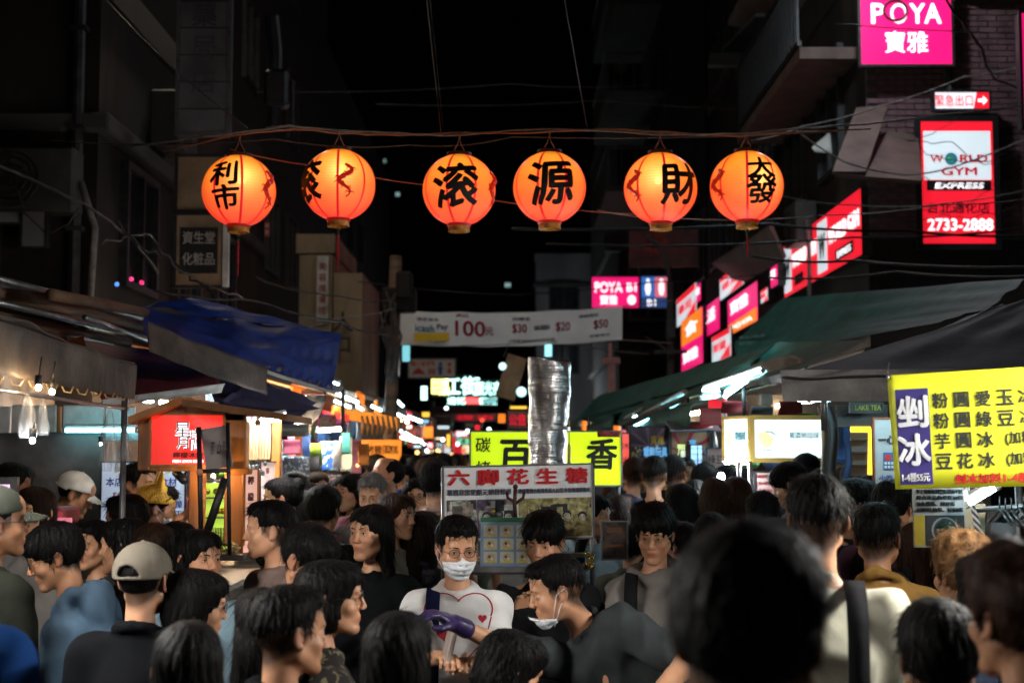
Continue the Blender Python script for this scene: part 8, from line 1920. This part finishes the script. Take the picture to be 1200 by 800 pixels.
# ---- the far crowd: copies of a few people, heads small in the picture
protos = []
for i, (hr, hc, tp, sl, fc) in enumerate((('short', 'black', (.03, .03, .035), 'short', 5), ('fringe', 'black', (.08, .09, .12), 'long', -20), ('long', 'black', (.2, .17, .16), 'long', 15), ('bob', 'dkbrown', (.10, .03, .04), 'short', 175), ('short', 'black', (.32, .32, .34), 'short', 195), ('long', 'brown', (.03, .03, .03), 'long', 0))):
    protos.append((hr, hc, tp, sl, fc))
far = [(520, 548, 12.5), (506, 553, 11.5), (497, 551, 13.5), (487, 548, 14), (510, 543, 16), (478, 546, 15), (466, 547, 13), (527, 545, 19), (534, 541, 21), (517, 541, 22), (502, 543, 18), (491, 543, 20), (541, 540, 24), (480, 541, 22), (470, 541, 19), (548, 539, 27), (524, 538, 28), (460, 545, 17),
       (735, 552, 12.2), (728, 548, 14), (716, 551, 12.8), (706, 547, 15), (722, 543, 18), (711, 541, 21), (700, 543, 19), (755, 549, 12.8), (778, 550, 11.8), (803, 556, 10.3), (826, 562, 9.7), (850, 566, 9.9), (877, 571, 9.4), (905, 580, 8.9), (965, 572, 8.4), (978, 592, 7.4), (985, 566, 9.3), (1062, 588, 7.3), (1024, 578, 7.7),
       (395, 566, 10.2), (424, 561, 11), (372, 571, 9.5), (385, 560, 11.8), (345, 575, 9.0), (413, 556, 12.6), (450, 549, 14.8), (725, 600, 8.3), (740, 640, 6.9), (800, 640, 6.6), (835, 628, 6.4), (862, 640, 5.6), (905, 640, 5.4), (1075, 640, 5.9), (1095, 625, 6.5), (1150, 690, 3.9), (110, 640, 6.2), (40, 600, 6.4), (208, 640, 6.5), (548, 580, 9.0)]
tints = [(.02, .02, .022), (.06, .07, .10), (.20, .18, .17), (.03, .04, .07), (.10, .05, .05), (.28, .28, .30), (.05, .05, .05), (.12, .13, .10)]
words_ = ['in black', 'in slate blue', 'in a pale grey top', 'in navy', 'in dull maroon', 'in a light grey top', 'in charcoal', 'in olive']
base = {}; made = []; rr = random.Random(21)
for i, (px, py, d) in enumerate(far):
    k = rr.randrange(6); c = H(px, py, d); hr, hc, tp, sl, fc = protos[k]; tn = rr.randrange(8)
    place = next(p for x, p in ((130, 'by the left food stall'), (300, 'below the wooden booth'), (440, 'in the left middle crowd'), (600, 'down the street left of the duct'), (740, 'around the lime lightbox'), (855, 'before the posters'), (985, 'under the white lightbox'), (9999, 'below the yellow banner')) if px < x)
    lab = '%s %s %s, %s' % ('far' if d > 11 else 'near' if d < 6.6 else 'half-hidden', {'short': 'short-haired person', 'fringe': 'thick-haired person', 'long': 'long-haired person', 'bob': 'bob-haired person'}[hr], words_[tn], place)
    if k not in base:
        P = MP(label=lab, head=c, face=fc, hair=hr, hairc=hc, top=tints[tn], sleeve=sl, seed=70+k, extras=('back',) if fc < 90 else (), skin='light', fine=.0062)
        base[k] = (P['root'], c[2]); root = P['root']
    else:
        src, z0 = base[k]; root = copy_tree(src); s_ = c[2]/z0; root.scale = (s_, s_, s_); root.location = (c[0], c[1], 0); root.rotation_euler = (0, 0, R(rr.uniform(-35, 35)))
        root['label'] = lab
        for ch in root.children:
            if ch.name.startswith('shirt'): ch.color = (*tints[tn], 1)
    made.append((lab, px, root))
seen = {}
for lab, px, root in sorted(made, key=lambda m: m[1]): seen.setdefault(lab, []).append(root)
for lab, rs_ in seen.items():
    if len(rs_) > 1:
        for n_, root in enumerate(rs_): root['label'] = lab+(', left one', ', right one')[n_] if len(rs_) == 2 else lab+', '+('leftmost', 'second', 'third', 'fourth', 'fifth', 'sixth', 'seventh')[n_]+' of them'
